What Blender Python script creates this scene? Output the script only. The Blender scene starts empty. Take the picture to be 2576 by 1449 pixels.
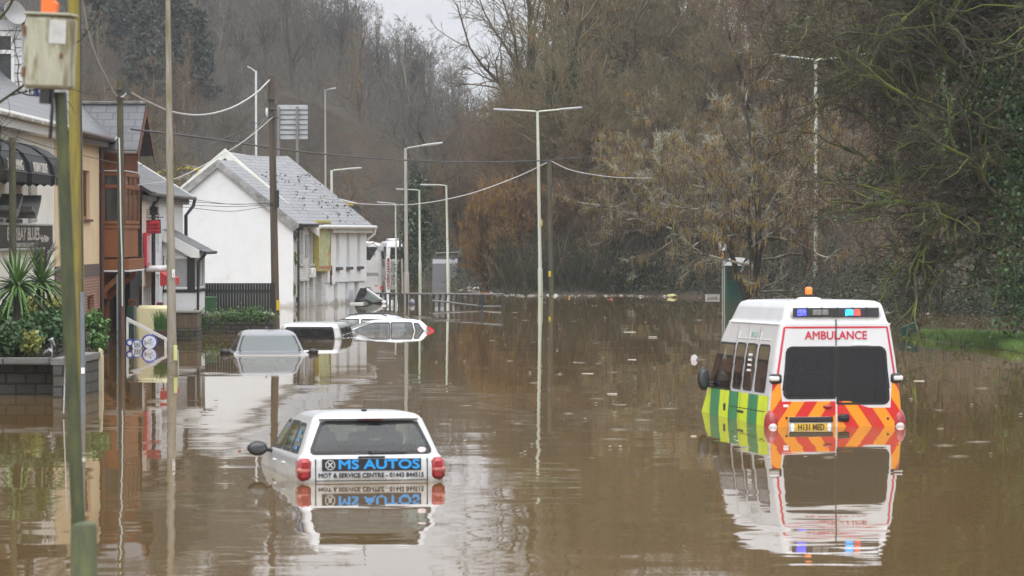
import bpy, bmesh, math, random
import numpy as np
from mathutils import Vector, Matrix
R = math.radians
S = bpy.context.scene
COL = S.collection

# ------------------------------------------------------------------ camera, sky, sun, exposure
FPX, HOR, CX, CY, HC = 9000.0, 590.0, 1288.0, 724.5, 2.9      # focal length and horizon in photo pixels (2576 wide), eye height above the water
PITCH = math.atan((CY - HOR) / FPX)
cam_d = bpy.data.cameras.new("camera")
cam = bpy.data.objects.new("camera", cam_d)
COL.objects.link(cam)
cam.location = (0, 0, HC)
cam.rotation_euler = (math.pi / 2 - PITCH, 0, 0)
cam_d.sensor_width = 36.0
cam_d.lens = 36.0 * FPX / 2576.0
cam_d.clip_start = 0.5
cam_d.clip_end = 3000
cam_d.dof.use_dof = True
cam_d.dof.focus_distance = 105.0
cam_d.dof.aperture_fstop = 6.3
S.camera = cam

SUN_EL, SUN_ROT = 55.0, 200.0
w = bpy.data.worlds.new("World")
S.world = w
w.use_nodes = True
nt = w.node_tree
nt.nodes.clear()
def wn(t, **k):
    n = nt.nodes.new(t)
    for a, b in k.items(): setattr(n, a, b)
    return n
sky = wn("ShaderNodeTexSky", sky_type='NISHITA', sun_disc=False, sun_elevation=R(SUN_EL), sun_rotation=R(SUN_ROT), air_density=1.0, dust_density=6.0, ozone_density=1.0)
hsv = wn("ShaderNodeHueSaturation"); hsv.inputs['Saturation'].default_value = 0.10
nt.links.new(sky.outputs[0], hsv.inputs['Color'])
tc = wn("ShaderNodeTexCoord")
mp = wn("ShaderNodeMapping"); mp.inputs['Scale'].default_value = (2.0, 2.0, 7.0)
nt.links.new(tc.outputs['Generated'], mp.inputs['Vector'])
cl = wn("ShaderNodeTexNoise"); cl.inputs['Scale'].default_value = 1.6; cl.inputs['Detail'].default_value = 6
nt.links.new(mp.outputs[0], cl.inputs['Vector'])
cr = wn("ShaderNodeMapRange"); cr.inputs['From Min'].default_value = 0.3; cr.inputs['From Max'].default_value = 0.7
cr.inputs['To Min'].default_value = 0.93; cr.inputs['To Max'].default_value = 1.07
nt.links.new(cl.outputs['Fac'], cr.inputs['Value'])
flat = wn("ShaderNodeMix", data_type='RGBA'); flat.inputs['Factor'].default_value = 0.75        # an overcast evens the clear-sky dome out
nt.links.new(hsv.outputs[0], flat.inputs['A']); flat.inputs['B'].default_value = (8.3, 8.5, 8.9, 1)
mul = wn("ShaderNodeVectorMath", operation='SCALE')
sxyz = wn("ShaderNodeSeparateXYZ"); nt.links.new(tc.outputs['Generated'], sxyz.inputs[0])
ov = wn("ShaderNodeMapRange"); ov.inputs['From Min'].default_value = 0.0; ov.inputs['From Max'].default_value = 1.0      # an overcast dome is some three times brighter overhead
ov.inputs['To Min'].default_value = 1.0; ov.inputs['To Max'].default_value = 3.3
nt.links.new(sxyz.outputs[2], ov.inputs['Value'])
om = wn("ShaderNodeMath", operation='MULTIPLY'); nt.links.new(cr.outputs[0], om.inputs[0]); nt.links.new(ov.outputs[0], om.inputs[1])
nt.links.new(flat.outputs['Result'], mul.inputs[0]); nt.links.new(om.outputs[0], mul.inputs['Scale'])
bg = wn("ShaderNodeBackground"); bg.inputs['Strength'].default_value = 0.10
nt.links.new(mul.outputs[0], bg.inputs['Color'])
wo = wn("ShaderNodeOutputWorld"); nt.links.new(bg.outputs[0], wo.inputs['Surface'])

sun_d = bpy.data.lights.new("sun", 'SUN'); sun_d.energy = 1.4; sun_d.angle = R(80); sun_d.color = (1.0, 0.97, 0.93)
sun = bpy.data.objects.new("sun", sun_d); COL.objects.link(sun)
sun.rotation_euler = (R(90 - SUN_EL), 0, R(15))              # high, from behind the camera

S.view_settings.view_transform = 'Standard'
S.view_settings.look = 'None'
S.view_settings.gamma = 1
S.view_settings.exposure = 0.0
S.cycles.max_bounces = 10
S.cycles.transparent_max_bounces = 16
S.cycles.volume_bounces = 0
S.cycles.use_denoising = True
S.cycles.denoising_prefilter = 'ACCURATE'
S.cycles.sample_clamp_indirect = 6

# ------------------------------------------------------------------ picture -> place
CT, ST = math.cos(PITCH), math.sin(PITCH)
def ray(px, py):
    x, u = (px - CX) / FPX, (CY - py) / FPX
    return Vector((x, CT + u * ST, -ST + u * CT))
def W(px, py, z=0.0):                     # the point at height z that the pixel shows
    d = ray(px, py); t = (z - HC) / d.z
    return Vector((d.x * t, d.y * t, z))
def at(px, py, Y):                        # the point at distance Y that the pixel shows
    d = ray(px, py); t = Y / d.y
    return Vector((d.x * t, Y, HC + d.z * t))
def atX(px, py, X):
    d = ray(px, py); t = X / d.x
    return Vector((X, d.y * t, HC + d.z * t))
def Yw(py): return W(CX, py).y
def pxm(Y): return FPX / Y                # photo pixels per metre at distance Y

# ------------------------------------------------------------------ objects
def thing(name, label, cat, loc=(0, 0, 0), rz=0.0, group=None, rot=None):
    o = bpy.data.objects.new(name, None); COL.objects.link(o)
    o.empty_display_size = 0.1
    o.location = loc
    o.rotation_euler = rot if rot else (0, 0, rz)
    o["label"] = label; o["category"] = cat
    if group: o["group"] = group
    return o
def tag(o, label, cat, group=None):
    o["label"] = label; o["category"] = cat
    if group: o["group"] = group
    return o
def kind(o, k):
    o["kind"] = k; return o
def dup(o, loc=None, rz=None, label=None, group=None, scale=None, parent=None):
    c = o.copy(); COL.objects.link(c)
    if parent: c.parent = parent
    if loc is not None: c.location = loc
    if rz is not None: c.rotation_euler = (c.rotation_euler[0], c.rotation_euler[1], rz)
    if scale is not None: c.scale = scale if hasattr(scale, '__len__') else (scale,) * 3
    if label: c["label"] = label
    if group: c["group"] = group
    for ch in o.children: dup(ch, parent=c)
    return c
def link(name, me, parent=None, loc=None, rot=None):
    o = bpy.data.objects.new(name, me); COL.objects.link(o)
    if parent: o.parent = parent
    if loc is not None: o.location = loc
    if rot is not None: o.rotation_euler = rot
    return o

class MB:
    """collects shapes; build() links them as ONE mesh object"""
    def __init__(s): s.v = []; s.f = []; s.m = []; s.cur = 0; s.M = None
    def xf(s, M): s.M = M; return s
    def mat(s, i): s.cur = i; return s
    def add(s, vs, fs):
        b = len(s.v)
        if s.M is not None: vs = [s.M @ Vector(v) for v in vs]
        s.v += [tuple(v) for v in vs]
        for f in fs: s.f.append(tuple(i + b for i in f)); s.m.append(s.cur)
        return s
    def box(s, x0, x1, y0, y1, z0, z1):
        v = [(x, y, z) for z in (z0, z1) for y in (y0, y1) for x in (x0, x1)]
        return s.add(v, [(0, 2, 3, 1), (4, 5, 7, 6), (0, 1, 5, 4), (2, 6, 7, 3), (0, 4, 6, 2), (1, 3, 7, 5)])
    def bbox(s, x0, x1, y0, y1, z0, z1, b=0.01):
        """box with chamfered edges"""
        b = min(b, (x1 - x0) * .45, (y1 - y0) * .45, (z1 - z0) * .45)
        v = []
        cs = [(x, y, z) for x in (0, 1) for y in (0, 1) for z in (0, 1)]
        lo, hi = (x0, y0, z0), (x1, y1, z1)
        idx = {}
        for c in cs:
            for a in range(3):
                p = []
                for k in range(3):
                    q = hi[k] if c[k] else lo[k]
                    if k != a: q += -b if c[k] else b
                    p.append(q)
                idx[c, a] = len(v); v.append(p)
        f = []
        for a in range(3):
            o1, o2 = [k for k in range(3) if k != a]
            for e in (0, 1):
                q = []
                for i, j in ((0, 0), (1, 0), (1, 1), (0, 1)):
                    c = [0, 0, 0]; c[a] = e; c[o1] = i; c[o2] = j
                    q.append(idx[tuple(c), a])
                f.append(q)
        for a in range(3):
            o1, o2 = [k for k in range(3) if k != a]
            for i in (0, 1):
                for j in (0, 1):
                    c0 = [0, 0, 0]; c0[o1] = i; c0[o2] = j; c1 = list(c0); c1[a] = 1
                    f.append([idx[tuple(c0), o1], idx[tuple(c0), o2], idx[tuple(c1), o2], idx[tuple(c1), o1]])
        for c in cs: f.append([idx[c, 0], idx[c, 1], idx[c, 2]])
        return s.add(v, f)
    def quad(s, a, b, c, d): return s.add([a, b, c, d], [(0, 1, 2, 3)])
    def poly(s, pts): return s.add(pts, [tuple(range(len(pts)))])
    def prism(s, pts, d):
        """polygon pts pushed along d"""
        n = len(pts); d = Vector(d)
        v = [Vector(p) for p in pts] + [Vector(p) + d for p in pts]
        return s.add(v, [tuple(range(n))[::-1], tuple(range(n, 2 * n))] + [(i, (i + 1) % n, n + (i + 1) % n, n + i) for i in range(n)])
    def tube(s, pts, r, n=8, cap=True):
        pts = [Vector(p) for p in pts]; K = len(pts)
        rs = r if hasattr(r, '__len__') else [r] * K
        v = []; f = []; ref = None
        for i, p in enumerate(pts):
            t = (pts[min(i + 1, K - 1)] - pts[max(i - 1, 0)]).normalized()
            if ref is None: ref = Vector((0, 0, 1)) if abs(t.z) < .9 else Vector((1, 0, 0))
            u = (ref - t * ref.dot(t)).normalized(); ref = u; w_ = t.cross(u)
            for k in range(n):
                a = 2 * math.pi * k / n
                v.append(p + (u * math.cos(a) + w_ * math.sin(a)) * rs[i])
        for i in range(K - 1):
            for k in range(n):
                k2 = (k + 1) % n
                f.append((i * n + k, i * n + k2, (i + 1) * n + k2, (i + 1) * n + k))
        if cap: f.append(tuple(range(n))[::-1]); f.append(tuple(range((K - 1) * n, K * n)))
        return s.add(v, f)
    def lathe(s, prof, n=16, c=(0, 0, 0)):
        """prof: (radius, z) pairs round the vertical through c"""
        v = []; f = []
        for r, z in prof:
            for k in range(n):
                a = 2 * math.pi * k / n; v.append((c[0] + r * math.cos(a), c[1] + r * math.sin(a), c[2] + z))
        for i in range(len(prof) - 1):
            for k in range(n):
                k2 = (k + 1) % n; f.append((i * n + k, i * n + k2, (i + 1) * n + k2, (i + 1) * n + k))
        f.append(tuple(range(n))[::-1]); f.append(tuple(range((len(prof) - 1) * n, len(prof) * n)))
        return s.add(v, f)
    def blob(s, c, r, seed=0, n=10, m=7, jit=.18, flatten=None):
        rg = random.Random(seed); v = []; f = []
        ph = [rg.uniform(0, 6.28) for _ in range(6)]
        for i in range(m + 1):
            th = math.pi * i / m
            for k in range(n):
                a = 2 * math.pi * k / n
                q = 1 + jit * (math.sin(2 * a + ph[0] + th * 2) + .6 * math.sin(3 * a + ph[1] - th * 3) + .5 * math.sin(5 * th + ph[2] + a)) + rg.uniform(-jit, jit) * .4
                z = -math.cos(th) * r[2] * q
                if flatten is not None: z = max(z, flatten)
                v.append((c[0] + math.sin(th) * math.cos(a) * r[0] * q, c[1] + math.sin(th) * math.sin(a) * r[1] * q, c[2] + z))
        for i in range(m):
            for k in range(n):
                k2 = (k + 1) % n; f.append((i * n + k, i * n + k2, (i + 1) * n + k2, (i + 1) * n + k))
        return s.add(v, f)
    def mesh(s, name, mats, smooth=False, ang=40):
        me = bpy.data.meshes.new(name); me.from_pydata(s.v, [], s.f)
        for m in (mats if isinstance(mats, (list, tuple)) else [mats]): me.materials.append(m)
        if len(me.materials) > 1: me.polygons.foreach_set('material_index', s.m)
        me.update()
        bm = bmesh.new(); bm.from_mesh(me); bmesh.ops.recalc_face_normals(bm, faces=bm.faces); bm.to_mesh(me); bm.free()
        if smooth:
            me.polygons.foreach_set('use_smooth', [True] * len(me.polygons))
            try: me.set_sharp_from_angle(angle=R(ang))
            except Exception: pass
        return me
    def build(s, name, mats, parent=None, smooth=False, ang=40, loc=None, rot=None):
        return link(name, s.mesh(name, mats, smooth, ang), parent, loc, rot)

def lettering(text, mat, parent, M, size, width=None, bold=0.0, name="lettering", depth=0.002, align='CENTER', font_shear=0):
    """words as real raised letters: M places the text plane (x right, y up); width squeezes the line to that many metres"""
    cu = bpy.data.curves.new("t", 'FONT'); cu.body = text; cu.size = size; cu.align_x = align; cu.align_y = 'CENTER'
    cu.resolution_u = 3; cu.shear = font_shear; cu.extrude = depth
    o = bpy.data.objects.new("t", cu); COL.objects.link(o)
    dg = bpy.context.evaluated_depsgraph_get(); dg.update()
    me = bpy.data.meshes.new_from_object(o.evaluated_get(dg))
    bpy.data.objects.remove(o); bpy.data.curves.remove(cu)
    xs = [v.co.x for v in me.vertices]
    k = 1.0
    if width and xs: k = width / (max(xs) - min(xs))
    me.transform(M @ Matrix.Diagonal((k, 1, 1, 1)))
    if bold:                                  # thicken by overlaying shifted copies, each a hair prouder
        n0 = len(me.vertices); co = np.array([v.co[:] for v in me.vertices]); pl = [tuple(p.vertices) for p in me.polygons]
        nz = np.array(M.to_3x3() @ Vector((0, 0, 1))); ax = np.array(M.to_3x3() @ Vector((1, 0, 0))); ay = np.array(M.to_3x3() @ Vector((0, 1, 0)))
        V = []; F = []
        for i, (dx, dy) in enumerate(((0, 0), (bold, 0), (-bold, 0), (0, bold), (0, -bold))):
            V.append(co + ax * dx + ay * dy + nz * .0004 * i); F += [tuple(j + i * n0 for j in p) for p in pl]
        me = bpy.data.meshes.new(name); me.from_pydata(np.concatenate(V).tolist(), [], F)
    me.name = name; me.materials.clear(); me.materials.append(mat)
    return link(name, me, parent)
def plane_mat(o, x, y):                   # matrix of a plane at o with axes x, y
    x = Vector(x).normalized(); y = Vector(y).normalized(); z = x.cross(y)
    return Matrix(((x.x, y.x, z.x, o[0]), (x.y, y.y, z.y, o[1]), (x.z, y.z, z.z, o[2]), (0, 0, 0, 1)))

# ------------------------------------------------------------------ materials
def new_mat(name):
    m = bpy.data.materials.new(name); m.use_nodes = True
    n = m.node_tree; b = n.nodes["Principled BSDF"]
    return m, n, b
def rgba(c): return (c[0], c[1], c[2], 1.0)
def nd(n, t, **k):
    x = n.nodes.new(t)
    for a, b in k.items(): setattr(x, a, b)
    return x
def coords(n, scale=(1, 1, 1), obj=True):
    t = nd(n, "ShaderNodeTexCoord"); m = nd(n, "ShaderNodeMapping"); m.inputs['Scale'].default_value = scale
    n.links.new(t.outputs['Object'], m.inputs['Vector']); return m.outputs[0]
def noise(n, vec, scale, detail=5, rough=.55):
    x = nd(n, "ShaderNodeTexNoise"); x.inputs['Scale'].default_value = scale; x.inputs['Detail'].default_value = detail; x.inputs['Roughness'].default_value = rough
    n.links.new(vec, x.inputs['Vector']); return x.outputs['Fac']
def maprange(n, v, a, b, c=0.0, d=1.0):
    x = nd(n, "ShaderNodeMapRange"); x.inputs['From Min'].default_value = a; x.inputs['From Max'].default_value = b
    x.inputs['To Min'].default_value = c; x.inputs['To Max'].default_value = d
    n.links.new(v, x.inputs['Value']); return x.outputs[0]
def mixc(n, fac, a, b):
    x = nd(n, "ShaderNodeMix", data_type='RGBA')
    for v, k in ((fac, 'Factor'), (a, 'A'), (b, 'B')):
        if isinstance(v, (tuple, list)): x.inputs[k].default_value = rgba(v)
        elif isinstance(v, (int, float)): x.inputs[k].default_value = v
        else: n.links.new(v, x.inputs[k])
    return x.outputs['Result']
def math_(n, op, a, b=None, c=None):
    x = nd(n, "ShaderNodeMath", operation=op)
    for i, v in enumerate((a, b, c)):
        if v is None: continue
        if isinstance(v, (int, float)): x.inputs[i].default_value = v
        else: n.links.new(v, x.inputs[i])
    return x.outputs[0]
def bump(n, b, h, dist, strength=1.0):
    x = nd(n, "ShaderNodeBump"); x.inputs['Distance'].default_value = dist; x.inputs['Strength'].default_value = strength
    n.links.new(h, x.inputs['Height']); n.links.new(x.outputs[0], b.inputs['Normal'])
_mc = {}
def M_(name, col, rough=.6, var=.12, scale=3.0, col2=None, amt=(.55, .75), scale2=1.2, stretch=(1, 1, 1), metal=0.0, bmp=0.0, bscale=30, coat=0.0, rnd=0.0, spec=.5, inside=None, tide=0.0):
    """plain weathered surface: colour that wanders a little, patches of a second colour (dirt, moss, rust), fine bump"""
    if name in _mc: return _mc[name]
    m, n, b = new_mat(name)
    v = coords(n, stretch)
    f = noise(n, v, scale)
    c = mixc(n, maprange(n, f, .3, .7), tuple(x * (1 - var) for x in col), tuple(min(1, x * (1 + var)) for x in col))
    if col2:
        f2 = noise(n, v, scale2, 8, .65)
        c = mixc(n, maprange(n, f2, amt[0], amt[1]), c, col2)
    if rnd:
        oi = nd(n, "ShaderNodeObjectInfo"); h = nd(n, "ShaderNodeHueSaturation")
        n.links.new(maprange(n, oi.outputs['Random'], 0, 1, 1 - rnd, 1 + rnd), h.inputs['Value'])
        n.links.new(maprange(n, oi.outputs['Random'], 0, 1, .5 - rnd * .07, .5 + rnd * .07), h.inputs['Hue'])
        n.links.new(c, h.inputs['Color']); c = h.outputs[0]
    if tide:                       # silt left just above the water, with a ragged edge
        sz = nd(n, 'ShaderNodeSeparateXYZ'); n.links.new(nd(n, 'ShaderNodeTexCoord').outputs['Object'], sz.inputs[0])
        lv = math_(n, 'ADD', sz.outputs[2], maprange(n, noise(n, coords(n), 4, 6), .3, .7, -tide * .7, tide * .7))
        c = mixc(n, maprange(n, lv, tide * .35, tide * 1.1, .62, 0), c, (.24, .19, .12))
    if inside: c = mixc(n, nd(n, 'ShaderNodeNewGeometry').outputs['Backfacing'], c, inside)      # the lining of a shell
    n.links.new(c, b.inputs['Base Color'])
    b.inputs['Roughness'].default_value = rough; b.inputs['Metallic'].default_value = metal
    b.inputs['Coat Weight'].default_value = coat; b.inputs['Coat Roughness'].default_value = .08
    b.inputs['Specular IOR Level'].default_value = spec
    if bmp: bump(n, b, noise(n, v, bscale, 6), bmp)
    _mc[name] = m
    return m
def glass(name, tint=(.6, .65, .65), opaque=.0, dark=(.015, .017, .018)):
    """window glass: mirror by Fresnel over tinted see-through"""
    if name in _mc: return _mc[name]
    m, n, b = new_mat(name); n.nodes.remove(b)
    t = nd(n, "ShaderNodeBsdfTransparent"); t.inputs['Color'].default_value = rgba(tint)
    g = nd(n, "ShaderNodeBsdfGlossy"); g.inputs['Roughness'].default_value = .03; g.inputs['Color'].default_value = (.9, .9, .9, 1)
    d = nd(n, "ShaderNodeBsdfDiffuse"); d.inputs['Color'].default_value = rgba(dark)
    ge = nd(n, "ShaderNodeNewGeometry"); dt = nd(n, "ShaderNodeVectorMath", operation='DOT_PRODUCT'); n.links.new(ge.outputs['Incoming'], dt.inputs[0]); n.links.new(ge.outputs['Normal'], dt.inputs[1])
    fr = math_(n, 'MULTIPLY_ADD', math_(n, 'POWER', math_(n, 'SUBTRACT', 1.0, math_(n, 'ABSOLUTE', dt.outputs['Value'])), 5.0), .94, .055)      # Schlick, the same from either face
    m1 = nd(n, "ShaderNodeMixShader"); m1.inputs[0].default_value = opaque
    n.links.new(t.outputs[0], m1.inputs[1]); n.links.new(d.outputs[0], m1.inputs[2])
    m2 = nd(n, "ShaderNodeMixShader")
    n.links.new(fr, m2.inputs[0]); n.links.new(m1.outputs[0], m2.inputs[1]); n.links.new(g.outputs[0], m2.inputs[2])
    n.links.new(m2.outputs[0], n.nodes["Material Output"].inputs['Surface'])
    _mc[name] = m
    return m
def emit(name, col, s):
    if name in _mc: return _mc[name]
    m, n, b = new_mat(name)
    b.inputs['Base Color'].default_value = rgba(tuple(c * .3 for c in col)); b.inputs['Emission Color'].default_value = rgba(col); b.inputs['Emission Strength'].default_value = s
    v = coords(n); vo = nd(n, "ShaderNodeTexVoronoi"); vo.inputs['Scale'].default_value = 45
    n.links.new(v, vo.inputs['Vector'])
    n.links.new(maprange(n, vo.outputs['Distance'], .1, .7, s * 1.6, s * .35), b.inputs['Emission Strength'])
    _mc[name] = m
    return m
def masonry(name, c1, c2, mortar, bw, bh, msize=.012, wear=None, wamt=(.5, .8), rough=.8, uv='xz', bmp=.006, var=.3, rough_n=2.0, tide=0.0):
    """courses of brick, block or slate over the object's own x (or y) and height"""
    if name in _mc: return _mc[name]
    m, n, b = new_mat(name)
    t = nd(n, "ShaderNodeTexCoord"); s = nd(n, "ShaderNodeSeparateXYZ"); n.links.new(t.outputs['Object'], s.inputs[0])
    cb = nd(n, "ShaderNodeCombineXYZ")
    if uv == 'xz': n.links.new(math_(n, 'ADD', s.outputs[0], s.outputs[1]), cb.inputs[0]); n.links.new(s.outputs[2], cb.inputs[1])
    elif uv == 'roof_x': n.links.new(s.outputs[0], cb.inputs[0]); n.links.new(math_(n, 'MULTIPLY', s.outputs[2], 1.5), cb.inputs[1])
    elif uv == 'roof_y': n.links.new(s.outputs[1], cb.inputs[0]); n.links.new(math_(n, 'MULTIPLY', s.outputs[2], 1.5), cb.inputs[1])
    wob = noise(n, t.outputs['Object'], 2.5, 3)
    off = nd(n, "ShaderNodeVectorMath", operation='ADD'); n.links.new(cb.outputs[0], off.inputs[0])
    w2 = nd(n, "ShaderNodeCombineXYZ"); n.links.new(maprange(n, wob, 0, 1, -.02, .02), w2.inputs[1]); n.links.new(w2.outputs[0], off.inputs[1])
    br = nd(n, "ShaderNodeTexBrick"); n.links.new(off.outputs[0], br.inputs['Vector'])
    br.inputs['Scale'].default_value = 1; br.inputs['Brick Width'].default_value = bw; br.inputs['Row Height'].default_value = bh
    br.inputs['Mortar Size'].default_value = msize; br.inputs['Mortar Smooth'].default_value = .2; br.inputs['Bias'].default_value = 0
    br.inputs['Color1'].default_value = rgba(c1); br.inputs['Color2'].default_value = rgba(c2); br.inputs['Mortar'].default_value = rgba(mortar)
    f = noise(n, t.outputs['Object'], rough_n * 2, 7, .6)
    c = mixc(n, maprange(n, f, .3, .75, 0, var), br.outputs['Color'], (.02, .02, .02))
    if wear: c = mixc(n, maprange(n, noise(n, t.outputs['Object'], rough_n, 8, .65), *wamt), c, wear)
    if tide:
        lv = math_(n, 'ADD', s.outputs[2], maprange(n, noise(n, t.outputs['Object'], 2, 6), .3, .7, -tide * .6, tide * .6))
        c = mixc(n, maprange(n, lv, tide * .3, tide * 1.2, .5, 0), c, (.28, .23, .16))
    n.links.new(c, b.inputs['Base Color']); b.inputs['Roughness'].default_value = rough
    h = math_(n, 'ADD', math_(n, 'MULTIPLY', br.outputs['Fac'], -1.0), math_(n, 'MULTIPLY', noise(n, t.outputs['Object'], 30, 4), .5))
    bump(n, b, h, bmp)
    _mc[name] = m
    return m
# ------------------------------------------------------------------ the lie of the land
def interp(x, xs, ys): return np.interp(x, xs, ys)
def bank_y(X):        # where the far bank comes out of the water, by X
    return interp(X, [-9, -7.2, -6.5, -4.5, -2.5, -.3, 6, 12.7, 14.5, 17, 22, 60, 300], [330, 325, 240, 206, 200, 173, 172, 165.5, 143, 132, 128, 118, 60])
def ridge(X):
    return interp(X, [-140, -48, -26, -13, -2, 6, 30], [42, 34, 26, 18, 7, 3, 2])
def ground_z(X, Y):
    X = np.asarray(X, float); Y = np.asarray(Y, float)
    z = np.full(np.broadcast(X, Y).shape, -1.3)
    d = Y - bank_y(X)
    z = np.where(d > -4, np.maximum(z, np.minimum(.25 + d * .16, .6 + d * .15)), z)
    z = np.where(d > 0, np.minimum(z, np.clip(4 + (X + 2) * 2.2, 1.5, 15)), z)
    dl = interp(Y, [0, 80, 120, 150, 165, 200, 225, 330], [-14, -14, -13, -12, -13, -15, -21.5, -21.5]) - X
    z = np.where((dl > 0) & (Y > 60), np.maximum(z, np.minimum(-.9 + dl * .5, .9 + dl * .12)), z)
    t = np.clip((Y - 225) / 175, 0, 1); t = t * t * (3 - 2 * t)
    hill = ridge(X) * t + 1.0
    z = np.where((Y > 225) & ~((dl < 0) & (X < -6.3) & (Y < 330)), np.maximum(z, hill), z)
    return z
def gz(x, y): return float(ground_z(x, y))

m_soil, n_, b_ = new_mat("woodland_floor")
v_ = coords(n_)
c_ = mixc(n_, maprange(n_, noise(n_, v_, .35, 8), .35, .65), (.045, .032, .022), (.085, .062, .040))
c_ = mixc(n_, maprange(n_, noise(n_, v_, 1.3, 8), .52, .7), c_, (.05, .062, .022))
n_.links.new(c_, b_.inputs['Base Color']); b_.inputs['Roughness'].default_value = .95
bump(n_, b_, noise(n_, v_, 1.5, 10, .7), .5)
def height_sheet(name, xs, ys, mat):
    Xg, Yg = np.meshgrid(xs, ys); Z = ground_z(Xg, Yg)
    Z = Z + .12 * np.sin(Xg * 1.7 + Yg * .9) * np.sin(Yg * 1.3 - Xg) * (Z > .3)
    vs = np.stack([Xg, Yg, Z], -1).reshape(-1, 3); nx, ny = len(xs), len(ys)
    i = np.arange((ny - 1) * (nx - 1)); a = (i // (nx - 1)) * nx + i % (nx - 1)
    me = bpy.data.meshes.new(name); me.from_pydata(vs.tolist(), [], np.stack([a, a + 1, a + 1 + nx, a + nx], -1).tolist())
    me.materials.append(mat); me.polygons.foreach_set('use_smooth', [True] * len(me.polygons)); me.update()
    return link(name, me)
kind(height_sheet("ground", np.concatenate([np.linspace(-900, -160, 12), np.linspace(-140, 100, 161), np.linspace(120, 900, 12)]),
                  np.concatenate([np.linspace(-200, 40, 8), np.linspace(50, 460, 165), np.linspace(480, 1500, 14)]), m_soil), "structure")

# flood water: silty brown body under a mirror that small ripples tilt
m_water, n_, b_ = new_mat("flood_water")
v_ = coords(n_)
silt = maprange(n_, noise(n_, coords(n_, (.25, .06, 1)), 1.0, 5), .3, .7)
n_.links.new(mixc(n_, silt, (.126, .078, .029), (.152, .098, .039)), b_.inputs['Base Color'])
b_.inputs['Roughness'].default_value = .015; b_.inputs['IOR'].default_value = 1.40; b_.inputs['Specular IOR Level'].default_value = .5
def ripple(scale, st, amp, seed):
    x = nd(n_, "ShaderNodeTexNoise"); x.inputs['Scale'].default_value = scale; x.inputs['Detail'].default_value = 2.5
    m = nd(n_, "ShaderNodeMapping"); m.inputs['Scale'].default_value = st; m.inputs['Location'].default_value = (seed, seed * 2, 0)
    n_.links.new(nd(n_, "ShaderNodeTexCoord").outputs['Object'], m.inputs['Vector']); n_.links.new(m.outputs[0], x.inputs['Vector'])
    s = nd(n_, "ShaderNodeVectorMath", operation='SUBTRACT'); n_.links.new(x.outputs['Color'], s.inputs[0]); s.inputs[1].default_value = (.5, .5, .5)
    k = nd(n_, "ShaderNodeVectorMath", operation='SCALE'); n_.links.new(s.outputs[0], k.inputs[0])
    if isinstance(amp, float): k.inputs['Scale'].default_value = amp
    else: n_.links.new(amp, k.inputs['Scale'])
    return k.outputs[0]
def vadd(a, b):
    x = nd(n_, "ShaderNodeVectorMath", operation='ADD'); n_.links.new(a, x.inputs[0])
    if isinstance(b, tuple): x.inputs[1].default_value = b
    else: n_.links.new(b, x.inputs[1])
    return x.outputs[0]
patch = maprange(n_, noise(n_, coords(n_, (.10, .05, 1)), 1.0, 3), .38, .62)
sx_ = nd(n_, "ShaderNodeSeparateXYZ"); n_.links.new(nd(n_, "ShaderNodeTexCoord").outputs['Object'], sx_.inputs[0])
lively = maprange(n_, sx_.outputs[1], 34, 80, 1.0, 0.28)
big = math_(n_, 'MULTIPLY', math_(n_, 'MULTIPLY_ADD', patch, .026, .012), lively)
small = math_(n_, 'MULTIPLY', math_(n_, 'MULTIPLY_ADD', patch, .016, .010), lively)
nv = vadd(ripple(.60, (.42, 1, 1), big, 3.1), ripple(4.2, (.30, 1, 1), small, 8.7))
# keep only the tilt (x, y), then point it up
fl = nd(n_, "ShaderNodeVectorMath", operation='MULTIPLY'); n_.links.new(nv, fl.inputs[0]); fl.inputs[1].default_value = (1, 1, 0)
nn = nd(n_, "ShaderNodeVectorMath", operation='NORMALIZE'); n_.links.new(vadd(fl.outputs[0], (0, 0, 1)), nn.inputs[0])
n_.links.new(nn.outputs[0], b_.inputs['Normal'])
wm = MB().quad((-700, -150, 0), (700, -150, 0), (700, 420, 0), (-700, 420, 0))
kind(wm.build("water", m_water), "structure")

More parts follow.
